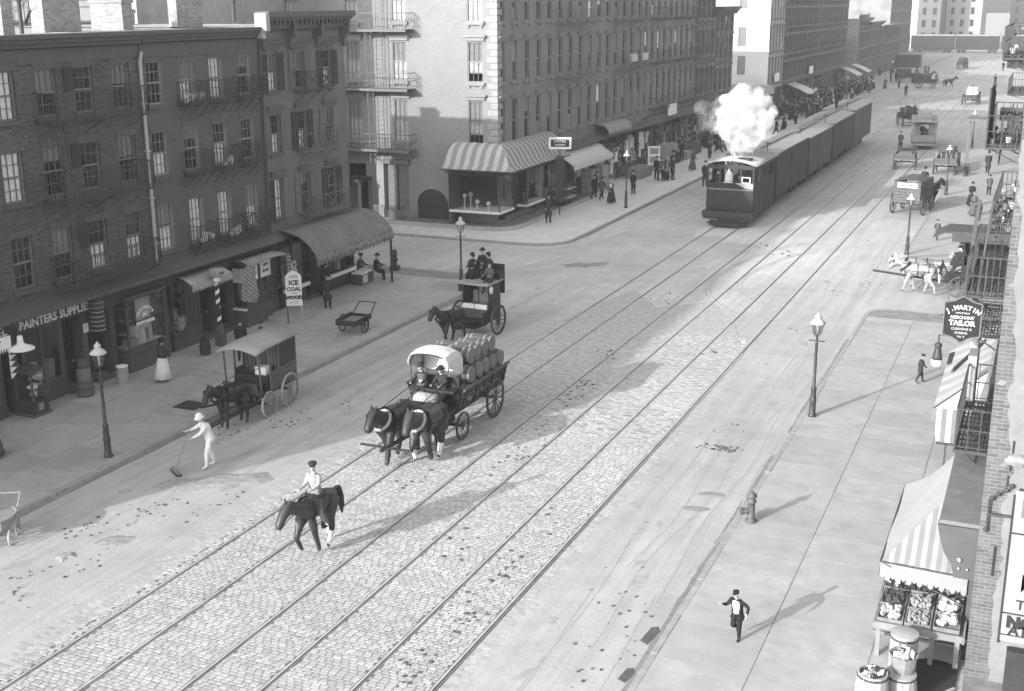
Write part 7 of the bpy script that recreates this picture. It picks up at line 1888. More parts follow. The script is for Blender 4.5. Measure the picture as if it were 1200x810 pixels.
# ------------------------------------------------------------------ freight train
m_car = mat('boxcar_paint', .055, .75, var=.15, scale=2, bump=.1); m_roofc = mat('car_roof', .34, .85, var=.15, scale=2); m_eng = mat('engine_paint', .016, .5, var=.25, scale=3); m_eng2 = mat('engine_side', .030, .6, var=.2, scale=3)
TX = -16.97
def boxcar(y0, y1, z1, label, v=None, hid=False, cx=TX, group='freight cars of the train'):
    L = y1-y0; o = empty('boxcar', (cx,(y0+y1)/2,0), label, 'boxcar', group=group); m = v or m_car; hw = 1.38
    for s_ in (-1,1):
        nb = 20
        for k in range(nb):
            a = -L/2+L*k/nb+.012; c = -L/2+L*(k+1)/nb-.012
            put('side_board', MB().box((s_*hw-.02,a,1.0),(s_*hw+.02,c,z1-.05),jit=.004), m, o)
        put('door', MB().box((s_*(hw+.03)-.02,-.85,1.05),(s_*(hw+.03)+.03,.85,z1-.25)), m, o); put('door_rail', MB().box((s_*(hw+.03)-.03,-1.9,z1-.24),(s_*(hw+.03)+.05,1.0,z1-.16)), m_eng, o)
    put('end_wall', MB().box((-hw,-L/2,1.0),(hw,-L/2+.05,z1)).box((-hw,L/2-.05,1.0),(hw,L/2,z1)), m, o)
    b = MB(); vs = []
    for y in (-L/2-.08,L/2+.08):
        for x,z in ((-hw-.1,z1-.02),(0,z1+.22),(hw+.1,z1-.02),(hw+.1,z1-.09),(-hw-.1,z1-.09)): vs.append((x,y,z))
    b.add(vs,[(0,1,6,5),(1,2,7,6),(2,3,8,7),(3,4,9,8),(4,0,5,9),(0,4,3,2,1),(5,6,7,8,9)]); put('roof', b, m_roofc, o)
    put('roof_walk', MB().box((-.30,-L/2-.15,z1+.235),(.30,L/2+.15,z1+.27)), mat('roof_walk',.22,.9,var=.2,scale=5), o)
    put('sill', MB().box((-hw,-L/2,.85),(hw,L/2,.999)), m_eng, o)
    for y in (-L/2+1.5,L/2-1.5):
        b = MB(); b.box((-.9,y-.9,.5),(-.78,y+.9,.72)); b.box((.78,y-.9,.5),(.9,y+.9,.72)); put('truck', b, m_eng, o)
        for dy in (-.65,.65):
            for s_ in (-1,1): put('wheel', MB().lathe([(0,-.05),(.38,-.05),(.42,-.06),(.42,.05),(0,.05)],14).xform(Matrix.Translation((s_*.72,y+dy,.42)) @ Matrix.Rotation(math.pi/2,4,'Y')), m_eng, o)
    put('brake_wheel', MB().lathe([(.18,0),(.2,.02),(.18,.04)],12,(.7,-L/2-.06,z1+.55)).bar((.7,-L/2-.06,z1-.6),(.7,-L/2-.06,z1+.57),.04), m_eng, o)
    return o
boxcar(77.7,88.1,3.74,'first freight car, next behind the locomotive')
boxcar(88.85,98.3,3.60,'second freight car behind the locomotive', mat('boxcar_paint2', .085, .75, var=.15, scale=2, bump=.1))
boxcar(99.05,109.4,3.70,'third freight car behind the locomotive')
boxcar(110.15,120.7,3.86,'last freight car of the train', mat('boxcar_paint3', .095, .75, var=.15, scale=2, bump=.1))
en = empty('locomotive', (TX,73.9,0), 'boxed in steam dummy locomotive with headlamp and white plume', 'locomotive', math.radians(-90))   # +X is its front
hw = 1.4
b = MB(); b.box((-3.1,-1.25,.55),(3.0,1.25,.95)); b.box((2.95,-1.5,.45),(3.25,1.5,.95)); put('frame', b, m_eng, en)
put('cowcatcher', MB().add([(3.25,-1.1,.12),(3.25,1.1,.12),(3.75,.7,.15),(3.75,-.7,.15),(3.25,-1.1,.42),(3.25,1.1,.42),(3.65,.7,.25),(3.65,-.7,.25)],[(0,1,2,3),(7,6,5,4),(3,2,6,7),(0,3,7,4),(1,5,6,2)]).bar((3.3,-1.2,.25),(3.85,0,.22),.09).bar((3.3,1.2,.25),(3.85,0,.22),.09), m_eng2, en)
put('front_panel', MB().box((2.86,-hw,.96),(2.95,hw,2.62)), m_eng, en); put('front_belt', MB().box((2.951,-hw,2.18),(3.0,hw,2.26)), mat('engine_stripe',.14,.7,var=.3,scale=6), en)
put('buffer_beam', MB().box((3.0,-1.55,.62),(3.3,1.55,.92)), m_eng2, en)
for s_ in (-1,1):
    put('side_panel', MB().box((-3.05,s_*hw-.03,.5),(2.86,s_*hw+.03,2.62)), m_eng2, en)
    for k in range(5): put('panel_batten', MB().box((-2.9+k*1.4,s_*(hw+.045)-.015,.55),(-2.84+k*1.4,s_*(hw+.045)+.015,2.6)), m_eng2, en)
    for x in (-3.02,-2.1,-1.0,-.2,.6,1.6,2.8): put('pillar', MB().box((x-.07,s_*hw-.04,2.62),(x+.07,s_*hw+.04,3.45)), m_eng2, en)
    put('top_rail', MB().box((-3.05,s_*hw-.035,3.35),(2.86,s_*hw+.035,3.6)), m_eng2, en)
    put('side_fill', MB().box((-.93,s_*hw-.025,2.621),(-.27,s_*hw+.025,3.349)).box((.67,s_*hw-.025,2.621),(1.53,s_*hw+.025,3.349)), m_eng2, en)
for y in (-1.36,-.62,0.1,.62,1.36): put('pillar', MB().box((2.87,y-.05,2.62),(2.94,y+.05,3.5)), m_eng2, en)
put('top_rail', MB().box((2.87,-hw,3.42),(2.945,hw,3.66)), m_eng2, en); put('window_frame', MB().box((2.94,.68,2.62),(2.97,1.2,2.67)).box((2.94,.68,2.94),(2.97,1.2,2.99)).box((2.94,.68,2.671),(2.97,.73,2.939)).box((2.94,1.15,2.671),(2.97,1.2,2.939)), m_white, en)
put('sunlit_patch', MB().prism([(2.951,.0)],0,0) if False else MB().add([(2.953,.25,2.62),(2.953,1.38,2.62),(2.953,1.38,2.27),(2.953,.95,2.3)],[(0,3,2,1)]), m_canvg, en)  # patch of sunlight painted on the engine front
vs = []
for x in (-3.2,3.15):
    for j in range(11): a = (j-5)/5; vs.append((x,a*1.58,3.62+.30*(1-a*a)))
q = put('roof', MB().add(vs,[(j,j+1,j+12,j+11) for j in range(10)]), m_roofc, en, smooth=True); q.modifiers.new('thickness','SOLIDIFY').thickness=.06
put('boiler', MB().lathe([(.72,-2.6),(.74,-2.5),(.74,2.3),(.6,2.5),(0,2.52)],16).xform(Matrix.Translation((0,0,2.1)) @ Matrix.Rotation(math.pi/2,4,'Y')), m_iron, en)
put('stack', MB().lathe([(.22,3.8),(.2,4.0),(.30,4.25),(.33,4.3),(.24,4.3)],12,(.9,0,0)), m_iron, en); put('bell', MB().lathe([(.02,4.5),(.09,4.45),(.14,4.25),(.18,4.2)],10,(-.3,0,0)).bar((-.3,-.22,3.85),(-.3,-.22,4.5),.05).bar((-.3,.22,3.85),(-.3,.22,4.5),.05), m_iron, en)
[put('roof_hatch', MB().box(*q_), m_eng2, en) for q_ in (((1.6,.2,3.8),(2.4,1.0,3.98)),((-2.2,-.9,3.76),(-1.4,-.2,3.96)),((.0,-.9,3.8),(.5,-.4,4.0)))]; put('whistle', MB().lathe([(.04,3.9),(.04,4.2),(.06,4.22),(.06,4.35),(0,4.37)],8,(-1.2,.3,0)), m_iron, en)
put('headlamp', MB().lathe([(.20,2.72),(.25,2.78),(.25,3.12),(.15,3.3),(.06,3.36),(.05,3.45),(0,3.46)],12,(3.12,-.05,0)).box((2.96,-.30,2.66),(3.35,.20,2.715)), m_lampw, en, smooth=False)
b = MB(); b.path([(3.0,-1.0,.95),(3.2,-1.0,1.2),(3.2,-.4,1.2)],.025); b.path([(3.3,-.5,.35),(3.3,-.5,.62)],.05); b.path([(3.3,.9,.3),(3.3,.9,.62)],.05); put('coupling_gear', b, m_eng2, en)
for x in (-1.8,.2,2.0):
    for s_ in (-1,1): put('wheel', MB().lathe([(0,-.05),(.44,-.05),(.48,-.06),(.48,.05),(0,.05)],16).xform(Matrix.Translation((x,s_*.74,.49)) @ Matrix.Rotation(math.pi/2,4,'X')), m_iron, en)
person('man_dark', (-18.75,71.9,2.15), math.radians(-80), 'trainman clinging to the left side of the locomotive', .95)
person('man_grey', (-16.4,71.3,1.75), math.radians(-90), 'engine driver at the right front window of the locomotive', .95)
person('man_dark', (-17.8,71.3,1.75), math.radians(-90), 'fireman at the left front window of the locomotive', .95)
person('walk_dark', (-17.0,108.6,3.97), math.radians(90), 'brakeman standing on the roof between the third and last freight cars', .95)
# steam plume: a soft dense cloud, an air volume shaped by lobes
st_m = bpy.data.materials.new('steam'); st_m.use_nodes = True; n_ = st_m.node_tree; n_.nodes.clear()
pv2 = n_.nodes.new('ShaderNodeVolumePrincipled'); pv2.inputs['Color'].default_value = (1,1,1,1); pv2.inputs['Anisotropy'].default_value = 0.0
pv2.inputs['Density'].default_value = 2.6
tc_ = n_.nodes.new('ShaderNodeTexCoord'); tn_ = n_.nodes.new('ShaderNodeTexNoise'); tn_.inputs['Scale'].default_value = 1.15; tn_.inputs['Detail'].default_value = 6; tn_.inputs['Roughness'].default_value = .62
n_.links.new(tc_.outputs['Object'], tn_.inputs['Vector']); mr_ = n_.nodes.new('ShaderNodeMapRange'); mr_.inputs[1].default_value, mr_.inputs[2].default_value, mr_.inputs[3].default_value, mr_.inputs[4].default_value = .40,.62,0.0,3.2
n_.links.new(tn_.outputs[0], mr_.inputs[0]); n_.links.new(mr_.outputs[0], pv2.inputs['Density'])
oo = n_.nodes.new('ShaderNodeOutputMaterial'); n_.links.new(pv2.outputs[0], oo.inputs['Volume'])
def blob(name, lobes, par, m, seed=0, amp=.12, vox=.10):
    from mathutils import noise
    b = MB()
    for x,y,z,r in lobes: b.ball((x,y,z),r,20,12)
    me = b.mesh(name, m); o = bpy.data.objects.new(name, me); COL.objects.link(o)
    rm = o.modifiers.new('remesh','REMESH'); rm.mode = 'VOXEL'; rm.voxel_size = vox
    dg = bpy.context.evaluated_depsgraph_get(); dg.update(); ev = bpy.data.meshes.new_from_object(o.evaluated_get(dg)); bpy.data.objects.remove(o); bpy.data.meshes.remove(me)
    ev.name = name; nv = [v.normal.copy() for v in ev.vertices]
    for v, n_ in zip(ev.vertices, nv):
        p = v.co+Vector((seed*3.1,0,0)); v.co = v.co + n_*(amp*(1-abs(noise.noise(p*1.3))*2.2) + amp*.6*(.5-abs(noise.noise(p*3.1))*1.6) + amp*.3*noise.noise(p*7))
    ev.materials.clear(); ev.materials.append(m)
    return link(name, ev, par)
sp_ = empty('steam_plume', (-16.97,72.9,4.2), 'billowing white steam rising from the locomotive', 'steam'); sp_['kind'] = 'stuff'
rr = random.Random(19)
lob = [(0,.2,.25,.42),(-.05,.25,.8,.7),(.3,.0,1.3,.95),(-.55,.4,1.6,.95),(.75,-.1,1.9,.95),(-.2,.2,2.2,1.15),(.55,.1,2.7,.95),(-.5,.4,2.9,.75),(.15,.0,3.2,.7),(1.15,.1,2.3,.6),(1.2,.0,1.75,.45)]
for _ in range(26):
    a = rr.uniform(0,6.28); t = rr.uniform(0,1); q = rr.uniform(.75,1.25); lob.append((.1+math.cos(a)*q*(.75+.4*t), .15+math.sin(a)*q*.8, .9+2.4*t, rr.uniform(.22,.5)))
lob = [(x*1.02+.1,y*1.05,z*.98,q*1.08) for x,y,z,q in lob]
blob('cloud', lob, sp_, st_m, 1, .30, .10)
st_w = st_m.copy(); st_w.name = 'steam_thin'; [n for n in st_w.node_tree.nodes if n.type == 'MAP_RANGE'][0].inputs[3].default_value = 0.0; [n for n in st_w.node_tree.nodes if n.type == 'MAP_RANGE'][0].inputs[4].default_value = .45
blob('wisp', [(-1.5,.5,1.7,.6),(-2.0,.7,2.1,.62),(-1.6,.9,2.5,.55),(-2.4,.8,1.7,.4),(-1.3,.6,1.2,.4),(-2.6,.9,2.4,.35)], sp_, st_w, 5, .22, .1)

# ------------------------------------------------------------------ traffic further up the street
sc = empty('streetcar', (-10.5,118.4,0), 'small horse streetcar with clerestory roof beyond the train', 'streetcar', math.radians(-84))
m_scp = mat('streetcar_paint',.22,.5,var=.15,scale=3); m_scl = mat('streetcar_pale',.42,.6,var=.1,scale=3)
put('floor', MB().box((-3.1,-1.05,.6),(3.1,1.05,.75)), m_eng, sc); put('dash', MB().box((3.0,-1.0,.4),(3.1,1.0,1.35)), m_scp, sc); put('dash', MB().box((-3.1,-1.0,.4),(-3.0,1.0,1.35)), m_scp, sc)
for s_ in (-1,1):
    put('side_panel', MB().box((-2.2,s_*1.05-.03,.65),(2.2,s_*1.05+.03,1.4)), m_scp, sc)
    for k in range(7): put('window_post', MB().box((-2.2+k*.72,s_*1.05-.03,1.4),(-2.12+k*.72,s_*1.05+.03,2.3)), m_scl, sc)
    put('letter_board', MB().box((-2.2,s_*1.05-.03,2.3),(2.2,s_*1.05+.03,2.5)), m_scl, sc)
    for x in (2.95,-2.95): put('platform_post', MB().bar((x,s_*.9,.75),(x,s_*.9,2.45),.05), m_scl, sc)
b = MB(); b.box((2.12,-1.0,.75),(2.2,-.35,2.4)); b.box((2.12,.35,.75),(2.2,1.0,2.4)); b.box((2.12,-.35,2.2),(2.2,.35,2.4)); put('bulkhead', b, m_scp, sc)
put('roof', MB().prism([(-3.3,-1.15),(3.3,-1.15),(3.4,-.7),(3.4,.7),(3.3,1.15),(-3.3,1.15)],2.5,2.6), m_canvg, sc); put('clerestory', MB().box((-2.7,-.55,2.6),(2.7,.55,2.85)), m_scl, sc); put('clerestory_roof', MB().box((-2.9,-.65,2.851),(2.9,.65,2.92)), m_canvg, sc)
for x in (-.9,.9):
    for s_ in (-1,1): put('wheel', MB().lathe([(0,-.04),(.38,-.04),(.38,.04),(0,.04)],14).xform(Matrix.Translation((x,s_*.72,.40)) @ Matrix.Rotation(math.pi/2,4,'X')), m_iron, sc)
person('man_dark', Vector((-10.35,115.6,.75)), math.radians(-90), 'streetcar driver in dark clothes on the front platform')
person('man_grey', (-12.1,114.9,0), math.radians(-90), 'man in grey walking left of the streetcar')
def flat_cart(loc, rz, label, load=None, L=2.6, Wd=1.5, body=m_bodyL, sub=True, big=.62, tilt=0, cover=None):
    o = empty('cart', loc, label, 'cart', rz)
    for (x,y,r) in ((-L*.28,Wd*.55,big),(-L*.28,-Wd*.55,big),(L*.32,Wd*.52,big*.72),(L*.32,-Wd*.52,big*.72)): wheel(o, x,y,r,12,m_rim,sub=False)
    b = MB(); axle(b,-L*.28,Wd*.55,big); axle(b,L*.32,Wd*.52,big*.72); b.box((-L/2,-.3,big+.05),(L/2,-.2,big+.16)); b.box((-L/2,.2,big+.05),(L/2,.3,big+.16)); b.bar((L/2,.35,.7),(L/2+2.0,.3,1.0),.05); b.bar((L/2,-.35,.7),(L/2+2.0,-.3,1.0),.05); put('running_gear', b, m_body, o)
    nb = 6
    for k in range(nb): put('floor_board', MB().box((-L/2,-Wd/2+Wd*k/nb+.01,big+.17),(L/2,-Wd/2+Wd*(k+1)/nb-.01,big+.22)), m_oil, o)
    for s_ in (-1,1):
        for k in range(3): put('side_board', MB().box((-L/2,s_*Wd/2-.02,big+.24+k*.15),(L/2,s_*Wd/2+.02,big+.36+k*.15)), body, o)
    for k in range(3): put('tail_board', MB().box((-L/2-.02,-Wd/2+.03,big+.24+k*.15),(-L/2+.02,Wd/2-.03,big+.36+k*.15)), body, o)
    put('seat', MB().box((L/2-.3,-Wd/2,big+.85),(L/2,Wd/2,big+.92)).box((L/2-.04,-Wd/2,big+.22),(L/2,Wd/2,big+.85)), m_body, o)
    return o
flat_cart((-10.25,102.0,0), math.radians(92), 'empty open cart with high wheels just before the streetcar')
put('crate', MB().box((-1.0,-.5,.85),(-.2,.5,1.4)), m_bodyL, bpy.data.objects['cart'])
c2 = flat_cart((-6.95,100.2,0), math.radians(88), 'slat sided cart beside the lamp post right of the streetcar', Wd=1.6)
for k in range(5): put('stake', MB().bar((-1.2,-.7+k*.35,.8),(-1.35,-.75+k*.37,1.75),.05), m_canvg, c2)
make_horse(h_dark, None, G_STAND, 'dark horse standing before the slat sided cart', (-6.7,103.2,0), math.radians(90), head=(-.2,0))
mc = empty('motor_tricycle', (-5.6,98.6,0), 'dark three wheeled cycle cart at the kerb by the slat sided cart', 'cycle', math.radians(70))
for (x,y) in ((-.5,.4),(-.5,-.4),(.7,0)): wheel(mc, x,y,.38,12,m_body,w=.03,sub=False)
put('frame', MB().bar((-.5,-.4,.38),(-.5,.4,.38),.05).bar((-.5,0,.4),(.3,0,.8),.05).bar((.3,0,.8),(.7,0,.38),.05).bar((.35,-.25,1.0),(.35,.25,1.0),.04).bar((.3,0,.8),(.35,0,1.0),.04).box((-.7,-.3,.55),(-.2,.3,.8)), m_body, mc)
# big boxed delivery cart seen from behind
bx = empty('delivery_cart', (-7.45,80.4,0), 'boarded delivery cart seen from behind with white lettered strip on its tail', 'cart', math.radians(80))
wheel(bx,-.9,.95,.66,14,m_rim,sub=False); wheel(bx,-.9,-.95,.66,14,m_rim,sub=False); wheel(bx,1.1,.9,.5,12,m_rim,sub=False); wheel(bx,1.1,-.9,.5,12,m_rim,sub=False)
b = MB(); axle(b,-.9,.95,.66); axle(b,1.1,.9,.5); put('axle', b, m_body, bx)
for k in range(8): put('tail_board', MB().box((-1.42,-.82,.75+k*.17),(-1.38,.82,.90+k*.17)), m_bodyL, bx)
for s_ in (-1,1):
    for k in range(8): put('side_board', MB().box((-1.37,s_*.82-.02,.75+k*.17),(1.4,s_*.82+.02,.90+k*.17)), m_bodyL, bx)
put('name_strip', MB().box((-1.44,-.62,1.72),(-1.425,.62,2.0)), m_white, bx); letter('FUERST BROS', .17, m_letd, bx, (-1.448,0,1.86), -math.pi/2, bold=.006)
vs=[]; rr = random.Random(8)
for i in range(7):
    for j in range(6): vs.append((-1.45+i*.45,-.9+j*.36,2.12+.30*math.sin(math.pi*j/5)*math.sin(math.pi*(i+.6)/7)+rr.uniform(-.05,.05)))
put('tarpaulin', MB().add(vs,[(i*6+j,i*6+j+1,(i+1)*6+j+1,(i+1)*6+j) for i in range(6) for j in range(5)]), m_wood, bx, smooth=True)
make_horse(h_dark, None, G_WALK, 'dark horse drawing the boarded delivery cart', (-6.6,83.2,0), math.radians(62), head=(-.1,-.3))
person('driver_dark', (-7.0,81.9,1.95), math.radians(80), 'driver of the boarded delivery cart seen from behind')
# white pair and black van on the side street
make_horse(h_white, mat('horse_white',.31), G_WALK, 'near white horse of the pair pulling the black van', (-4.75,57.0,0), math.radians(182), head=(-.22,.1), hairm=c_lt)
make_horse(h_white, mat('horse_white',.31), G_WALK2, 'far white horse of the pair pulling the black van', (-4.95,58.1,0), math.radians(181), head=(-.25,-.2), hairm=c_lt)
vn = empty('delivery_van', (-1.95,57.7,0), 'black box van with pale roof edge behind the white horses', 'van', math.radians(180))
wheel(vn,1.0,.9,.5,12,m_rim,sub=False); wheel(vn,1.0,-.9,.5,12,m_rim,sub=False); wheel(vn,-1.3,.9,.68,14,m_rim,sub=False); wheel(vn,-1.3,-.9,.68,14,m_rim,sub=False)
b = MB(); axle(b,1.0,.9,.5); axle(b,-1.3,.9,.68); b.bar((1.2,0,.5),(4.9,0,.8),.09); put('running_gear', b, m_body, vn)
for s_ in (-1,1): put('side_panel', MB().box((-2.3,s_*.9-.03,.8),(1.0,s_*.9+.03,1.55 if s_ > 0 else 2.95)), m_eng, vn); put('side_post', MB().box((-2.3,s_*.9-.03,1.551),(-2.2,s_*.9+.03,2.95)).box((.9,s_*.9-.03,1.551),(1.0,s_*.9+.03,2.95)).box((-.7,s_*.9-.03,1.551),(-.6,s_*.9+.03,2.95)), m_eng, vn)
put('floor', MB().box((-2.3,-.87,.75),(1.7,.87,.85)), m_eng, vn); put('back_panel', MB().box((-2.33,-.9,.85),(-2.28,.9,2.95)), m_eng, vn); put('front_board', MB().box((.95,-.87,.85),(1.0,.87,1.6)), m_eng, vn)
put('roof', MB().box((-2.5,-1.05,2.95),(1.75,1.05,3.05)).box((-2.5,1.0,2.6),(1.5,1.05,2.949)).box((-2.5,-1.05,2.6),(1.5,-1.0,2.949)).add([(1.75,-1.05,3.05),(1.75,1.05,3.05),(2.3,1.05,2.75),(2.3,-1.05,2.75),(1.75,-1.05,2.98),(1.75,1.05,2.98),(2.3,1.05,2.70),(2.3,-1.05,2.70)],[(0,3,2,1),(4,5,6,7),(0,4,7,3),(1,2,6,5),(2,3,7,6)]), mat('van_roof',.06,.7,var=.15,scale=3), vn); put('dash', MB().bar((1.7,-.8,.85),(1.95,-.8,1.4),.05).bar((1.7,.8,.85),(1.95,.8,1.4),.05).box((1.85,-.8,1.0),(1.92,.8,1.35)), m_eng, vn); put('seat', MB().box((1.05,-.8,1.45),(1.5,.8,1.55)), m_eng, vn)
person('driver_dark', (-2.9,57.2,1.6), math.radians(180), 'dark clad driver on the black van behind the white horses')
person('driver_grey', (-2.9,58.0,1.6), math.radians(180), 'second man on the seat of the black van')
# far traffic
def big_wagon(loc, rz, label, horse_label, v=m_body, load=m_goods[2], cover=None, k=1.0):
    o = flat_cart(loc, rz, label, L=3.4, Wd=1.7, body=v, big=.66)
    rr = random.Random(int(loc[1]))
    for i in range(14): put('load', MB().box((rr.uniform(-1.6,.6),rr.uniform(-.8,.4),.9),(rr.uniform(-.6,1.2),rr.uniform(-.2,.8),rr.uniform(1.4,2.2)),jit=.1), load, o)
    h = Matrix.Rotation(rz,3,'Z') @ Vector((3.5,0,0)); make_horse(h_dark if load is not m_white else h_bay, None, G_WALK, horse_label, (loc[0]+h.x,loc[1]+h.y,0), rz)
    d_ = Matrix.Rotation(rz,3,'Z') @ Vector((1.5,.2,0)); person('driver_dark', (loc[0]+d_.x,loc[1]+d_.y,1.6), rz, 'driver on the seat of the '+label.split(' standing')[0].split(' going')[0].split(' crossing')[0])
big_wagon((-13.9,138.2,0), math.radians(-70), 'tall dark loaded wagon standing left of the streetcar', 'dark horse of the tall loaded wagon left of the streetcar')
put('frame_top', MB().bar((-1.2,-.7,1.2),(-1.2,-.7,2.9),.06).bar((-1.2,.7,1.2),(-1.2,.7,2.9),.06).bar((1.0,-.7,1.2),(1.0,-.7,2.9),.06).bar((1.0,.7,1.2),(1.0,.7,2.9),.06).bar((-1.2,-.7,2.9),(1.0,-.7,2.9),.06).bar((-1.2,.7,2.9),(1.0,.7,2.9),.06).bar((-1.2,-.7,2.9),(-1.2,.7,2.9),.06).bar((1.0,-.7,2.9),(1.0,.7,2.9),.06), m_canvg, [o for o in COL.objects if o.name.startswith('cart') and abs(o.location.y-138.2) < .1][0])
big_wagon((-9.6,170.5,0), math.radians(85), 'wagon heaped with white sacks going away up the street', 'bay horse of the wagon with white sacks', load=m_white)
big_wagon((-18.2,200.5,0), math.radians(8), 'dark wagon crossing the street in the distance', 'dark horse of the wagon crossing in the distance')
big_wagon((-22.5,214,0), math.radians(20), 'high loaded dark wagon standing by the far left kerb', 'dark horse at the high loaded wagon by the far kerb')
big_wagon((-17.0,262,0), math.radians(-80), 'last dark wagon standing near the end of the street', 'dark horse of the last wagon near the end of the street')
for i,(x,y) in enumerate(((-52,341),(-41,341),(-30,341),(-19,341),(-8,341),(3,341))):
    bc_ = boxcar(y-5.2,y+5.2,4.4,'freight car standing across the end of the street, %s from the left' % ('first','second','third','fourth','fifth','sixth')[i], cx=x, group='freight cars across the end of the street', m=mat('boxcar_dark',.028,.8,var=.2,scale=2)) if False else boxcar(y-5.2,y+5.2,4.4,'freight car standing across the end of the street, %s from the left' % ('first','second','third','fourth','fifth','sixth')[i], mat('boxcar_dark',.026,.8,var=.2,scale=2), cx=x, group='freight cars across the end of the street'); bc_.rotation_euler = (0,0,math.pi/2)
sg = empty('street_shed', (-27,262,0), 'small pale roofed kiosk at the far left of the street', 'kiosk'); put('wall', MB().box((-2,-2,0),(2,2,2.6)), m_wood, sg); put('roof', MB().prism([(-2.6,-2.6),(2.6,-2.6),(2.6,2.6),(-2.6,2.6)],2.6,2.9), m_canvg, sg)
for (y,lb) in ((150,'small pale stall awning on the far left pavement before the dark tenements'),(190,'pale tent like stall awning at the corner of the far left block'),(200,'pointed pale awning in the far cross street')):
    awning('awning', [(0,3.4),(1.4,2.9),(2.6,2.3)], y, y+5, XB+.1, mat('awning_white',.62), lb, sag=.1)
for (y,x0,h,lb) in ((143,XB+.3,4.6,'white board high on the pale corner front'),(164,XB+.4,4.4,'pale sign board over the far shops'),(100,XB+.5,4.3,'white sign board over the shops opposite the train')):
    o = empty('shop_sign', (x0,y,h), lb, 'sign'); put('board', MB().box((-.05,-1.2,-.45),(.05,1.2,.45)), m_white, o)
# crates and wares on the pavement before block B
def crate(loc, size, label, m=m_oil, rz=0, group=None, cat='crate', n=4):
    o = empty('crate', loc, label, cat, rz, group); w,d_,h = size
    for k in range(n):
        z0, z1 = h*k/n+.01, h*(k+1)/n-.01
        put('slat', MB().box((-w/2,-d_/2,z0),(w/2,-d_/2+.03,z1)), m, o); put('slat', MB().box((-w/2,d_/2-.03,z0),(w/2,d_/2,z1)), m, o); put('slat', MB().box((-w/2,-d_/2+.03,z0),(-w/2+.03,d_/2-.03,z1)), m, o); put('slat', MB().box((w/2-.03,-d_/2+.03,z0),(w/2,d_/2-.03,z1)), m, o)
    put('lid', MB().box((-w/2+.03,-d_/2+.03,h-.06),(w/2-.03,d_/2-.03,h-.02)), m, o)
    return o
crate((-28.3,89.0,K),(1.3,3.2,.75),'long low wooden bin on the pavement beyond the shop awnings')
crate((-28.9,98.3,K),(1.2,1.9,1.5),'tall pale crate on the pavement opposite the second freight car',m_canvg)
crate((-28.2,100.8,K),(1.0,1.4,.7),'low pale crate next to the tall pale one',m_canvg)
crate((-28.6,104.0,K),(1.3,3.0,.9),'dark long box on the pavement opposite the third freight car',m_wood)
crate((-28.9,79.5,K),(.8,1.5,1.7),'pale tall case under the end of the white awning',m_canvg); crate((-28.9,81.6,K),(.8,1.4,1.7),'second pale tall case left of the wooden bin',m_canvg)
o = empty('poster_board', (-27.6,90.2,K), 'leaning white board of pictures before the clothes shop', 'board', math.radians(40)); put('board', MB().box((-.5,-.03,0),(.5,.03,2.2)), m_white, o)
for k in range(3): put('print', MB().box((-.35,-.04,.3+k*.65),(.35,-.031,.75+k*.65)), m_goods[1], o)
o = empty('fruit_rack', (-28.6,73.8,K), 'open iron rack of wares at the end of the striped awning', 'rack')
for k in range(5): put('shelf', MB().box((-.5,-.9,.3+k*.28),(.5,.9,.34+k*.28)), m_goods[0] if k % 2 else m_wood, o)
for (x,y) in ((-.5,-.9),(.5,-.9),(.5,.9),(-.5,.9)): put('post', MB().bar((x,y,0),(x,y,1.6),.05), m_fe, o)
# ------------------------------------------------------------------ people along the pavements
P_ = lambda kd, x, y, d, lb, s=1.0: person(kd, (x,y,K), math.radians(d), lb, s)
P_('man_long',-27.15,67.4,-60,'bulky man in long dark coat at the corner by the striped awning',1.06)
P_('walk_dark',-27.7,77.0,60,'dark suited man leftmost of the walkers by the white awning')
P_('walk_grey',-27.05,76.7,70,'man in grey jacket among the walkers by the white awning',.95)
P_('woman_white_top',-26.1,75.9,-110,'woman in white blouse and dark skirt by the kerb lamp',1.02)
P_('man_dark',-25.9,80.0,-100,'dark suited man behind the kerb lamp of the walkers')
P_('man_dark',-28.2,78.8,20,'man in bowler under the white awning edge')
for i,(x,y,kd,lb) in enumerate(((-26.5,87.4,'man_dark','dark man leftmost in the tight group before the picture board'),(-26.1,87.0,'walk_grey','man in grey at the front of the tight group before the picture board'),(-25.7,87.3,'man_pale','man in pale jacket and straw hat in the tight group'),(-25.4,87.9,'man_dark','dark man rightmost in the tight group before the picture board'),(-26.0,88.2,'woman_dark','woman in dark clothes at the back of the tight group'),(-26.4,91.0,'man_long','long coated man just beyond the tight group'))): P_(kd,x,y,-80+i*25,lb,1.08)
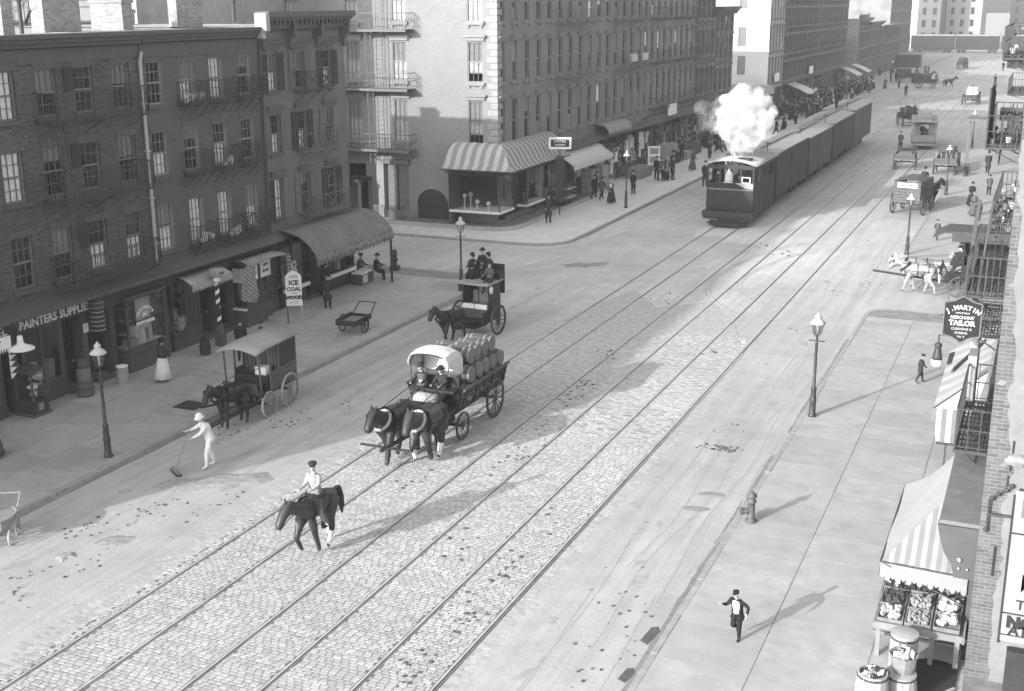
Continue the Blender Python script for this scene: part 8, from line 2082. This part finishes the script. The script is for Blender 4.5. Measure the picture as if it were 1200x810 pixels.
# right pavement
P_('walk_long',-3.95,99.6,90,'tall man in black walking away on the far right pavement',1.05)
P_('walk_dark',-3.5,106.3,90,'smaller dark figure ahead of the tall man in black',.9)
P_('woman_dark',-4.1,83.3,-80,'woman in black nearest the delivery cart on the right pavement')
P_('man_grey',-3.3,88.6,90,'slim boy in grey on the right pavement between the walkers',.85)
P_('woman_mid',-3.75,79.4,-90,'grey clad woman behind the dark child on the right pavement',.95)
P_('kid',-3.3,77.6,-90,'dark child nearest the iron balconies on the right pavement',1.15)
P_('kid_grey',-5.05,70.2,-110,'small child walking alone past the white horses',1.1)
P_('kid',-3.2,42.5,20,'boy striding alone over the sunlit right pavement',.98)
P_('walk_dark',-8.4,207,-150,'dark man crossing the bright street far away',1.1); P_('walk_dark',-9.0,250,-100,'tiny dark figure farthest out on the bright street',1.2)
person('walk_dark',(-18.9,181,0),math.radians(100),'dark figure standing in the road before the crossing wagon',1.1)
for i,(x,y) in enumerate(((-25.5,120.6),(-24.6,121.0),(-23.9,121.4),(-25.0,126.8),(-24.3,129.4))):
    person('man_dark' if i % 2 == 0 else 'walk_dark',(x,y,K if y < 126 else 0),math.radians(-60+70*i),('leftmost dark man of three at the kerb over the freight cars','middle man of three at the kerb over the freight cars','rightmost man of three at the kerb over the freight cars','man stepping off the far kerb left of his fellow','man crossing the second side street')[i],1.1)
kinds = ['man_dark','man_dark','walk_dark','woman_dark','man_grey','walk_grey','woman_white_top','woman_mid','man_long','man_pale','walk_long']
rr = random.Random(44)
G_ = {'man_dark':'dark suited man','walk_dark':'dark suited man','woman_dark':'woman in dark clothes','man_grey':'man in grey jacket','walk_grey':'man in grey jacket','woman_white_top':'woman in white blouse','woman_mid':'woman in grey dress','man_long':'man in long dark coat','man_pale':'man in pale jacket','walk_long':'man in long dark coat'}
for i in range(140):
    t = rr.random()
    if i < 80: x, y = rr.uniform(-29.2,-24.6), rr.uniform(138,168)
    elif i < 120: x, y = rr.uniform(-29.2,-24.4), rr.uniform(168,195)
    else: x, y = rr.uniform(-29,-20), rr.uniform(196,250)
    kd = rr.choice(kinds)
    lb = G_[kd]+(' in the thick crowd before the dark tenements' if y < 168 else ' in the far crowd at the end of the tenement block' if y < 196 else ' in the scattered crowd in the far distance')
    person(kd,(x,y,K if y < 196 else 0),math.radians(rr.uniform(0,360)),lb,rr.uniform(.98,1.12),'crowd on the far left pavement')
for i in range(26):
    x, y = rr.uniform(-29,-25.2), rr.uniform(93,122); kd = rr.choice(kinds); person(kd,(x,y,K),math.radians(rr.uniform(0,360)),G_[kd]+' on the left pavement alongside the freight cars',rr.uniform(.98,1.1),'walkers alongside the train')
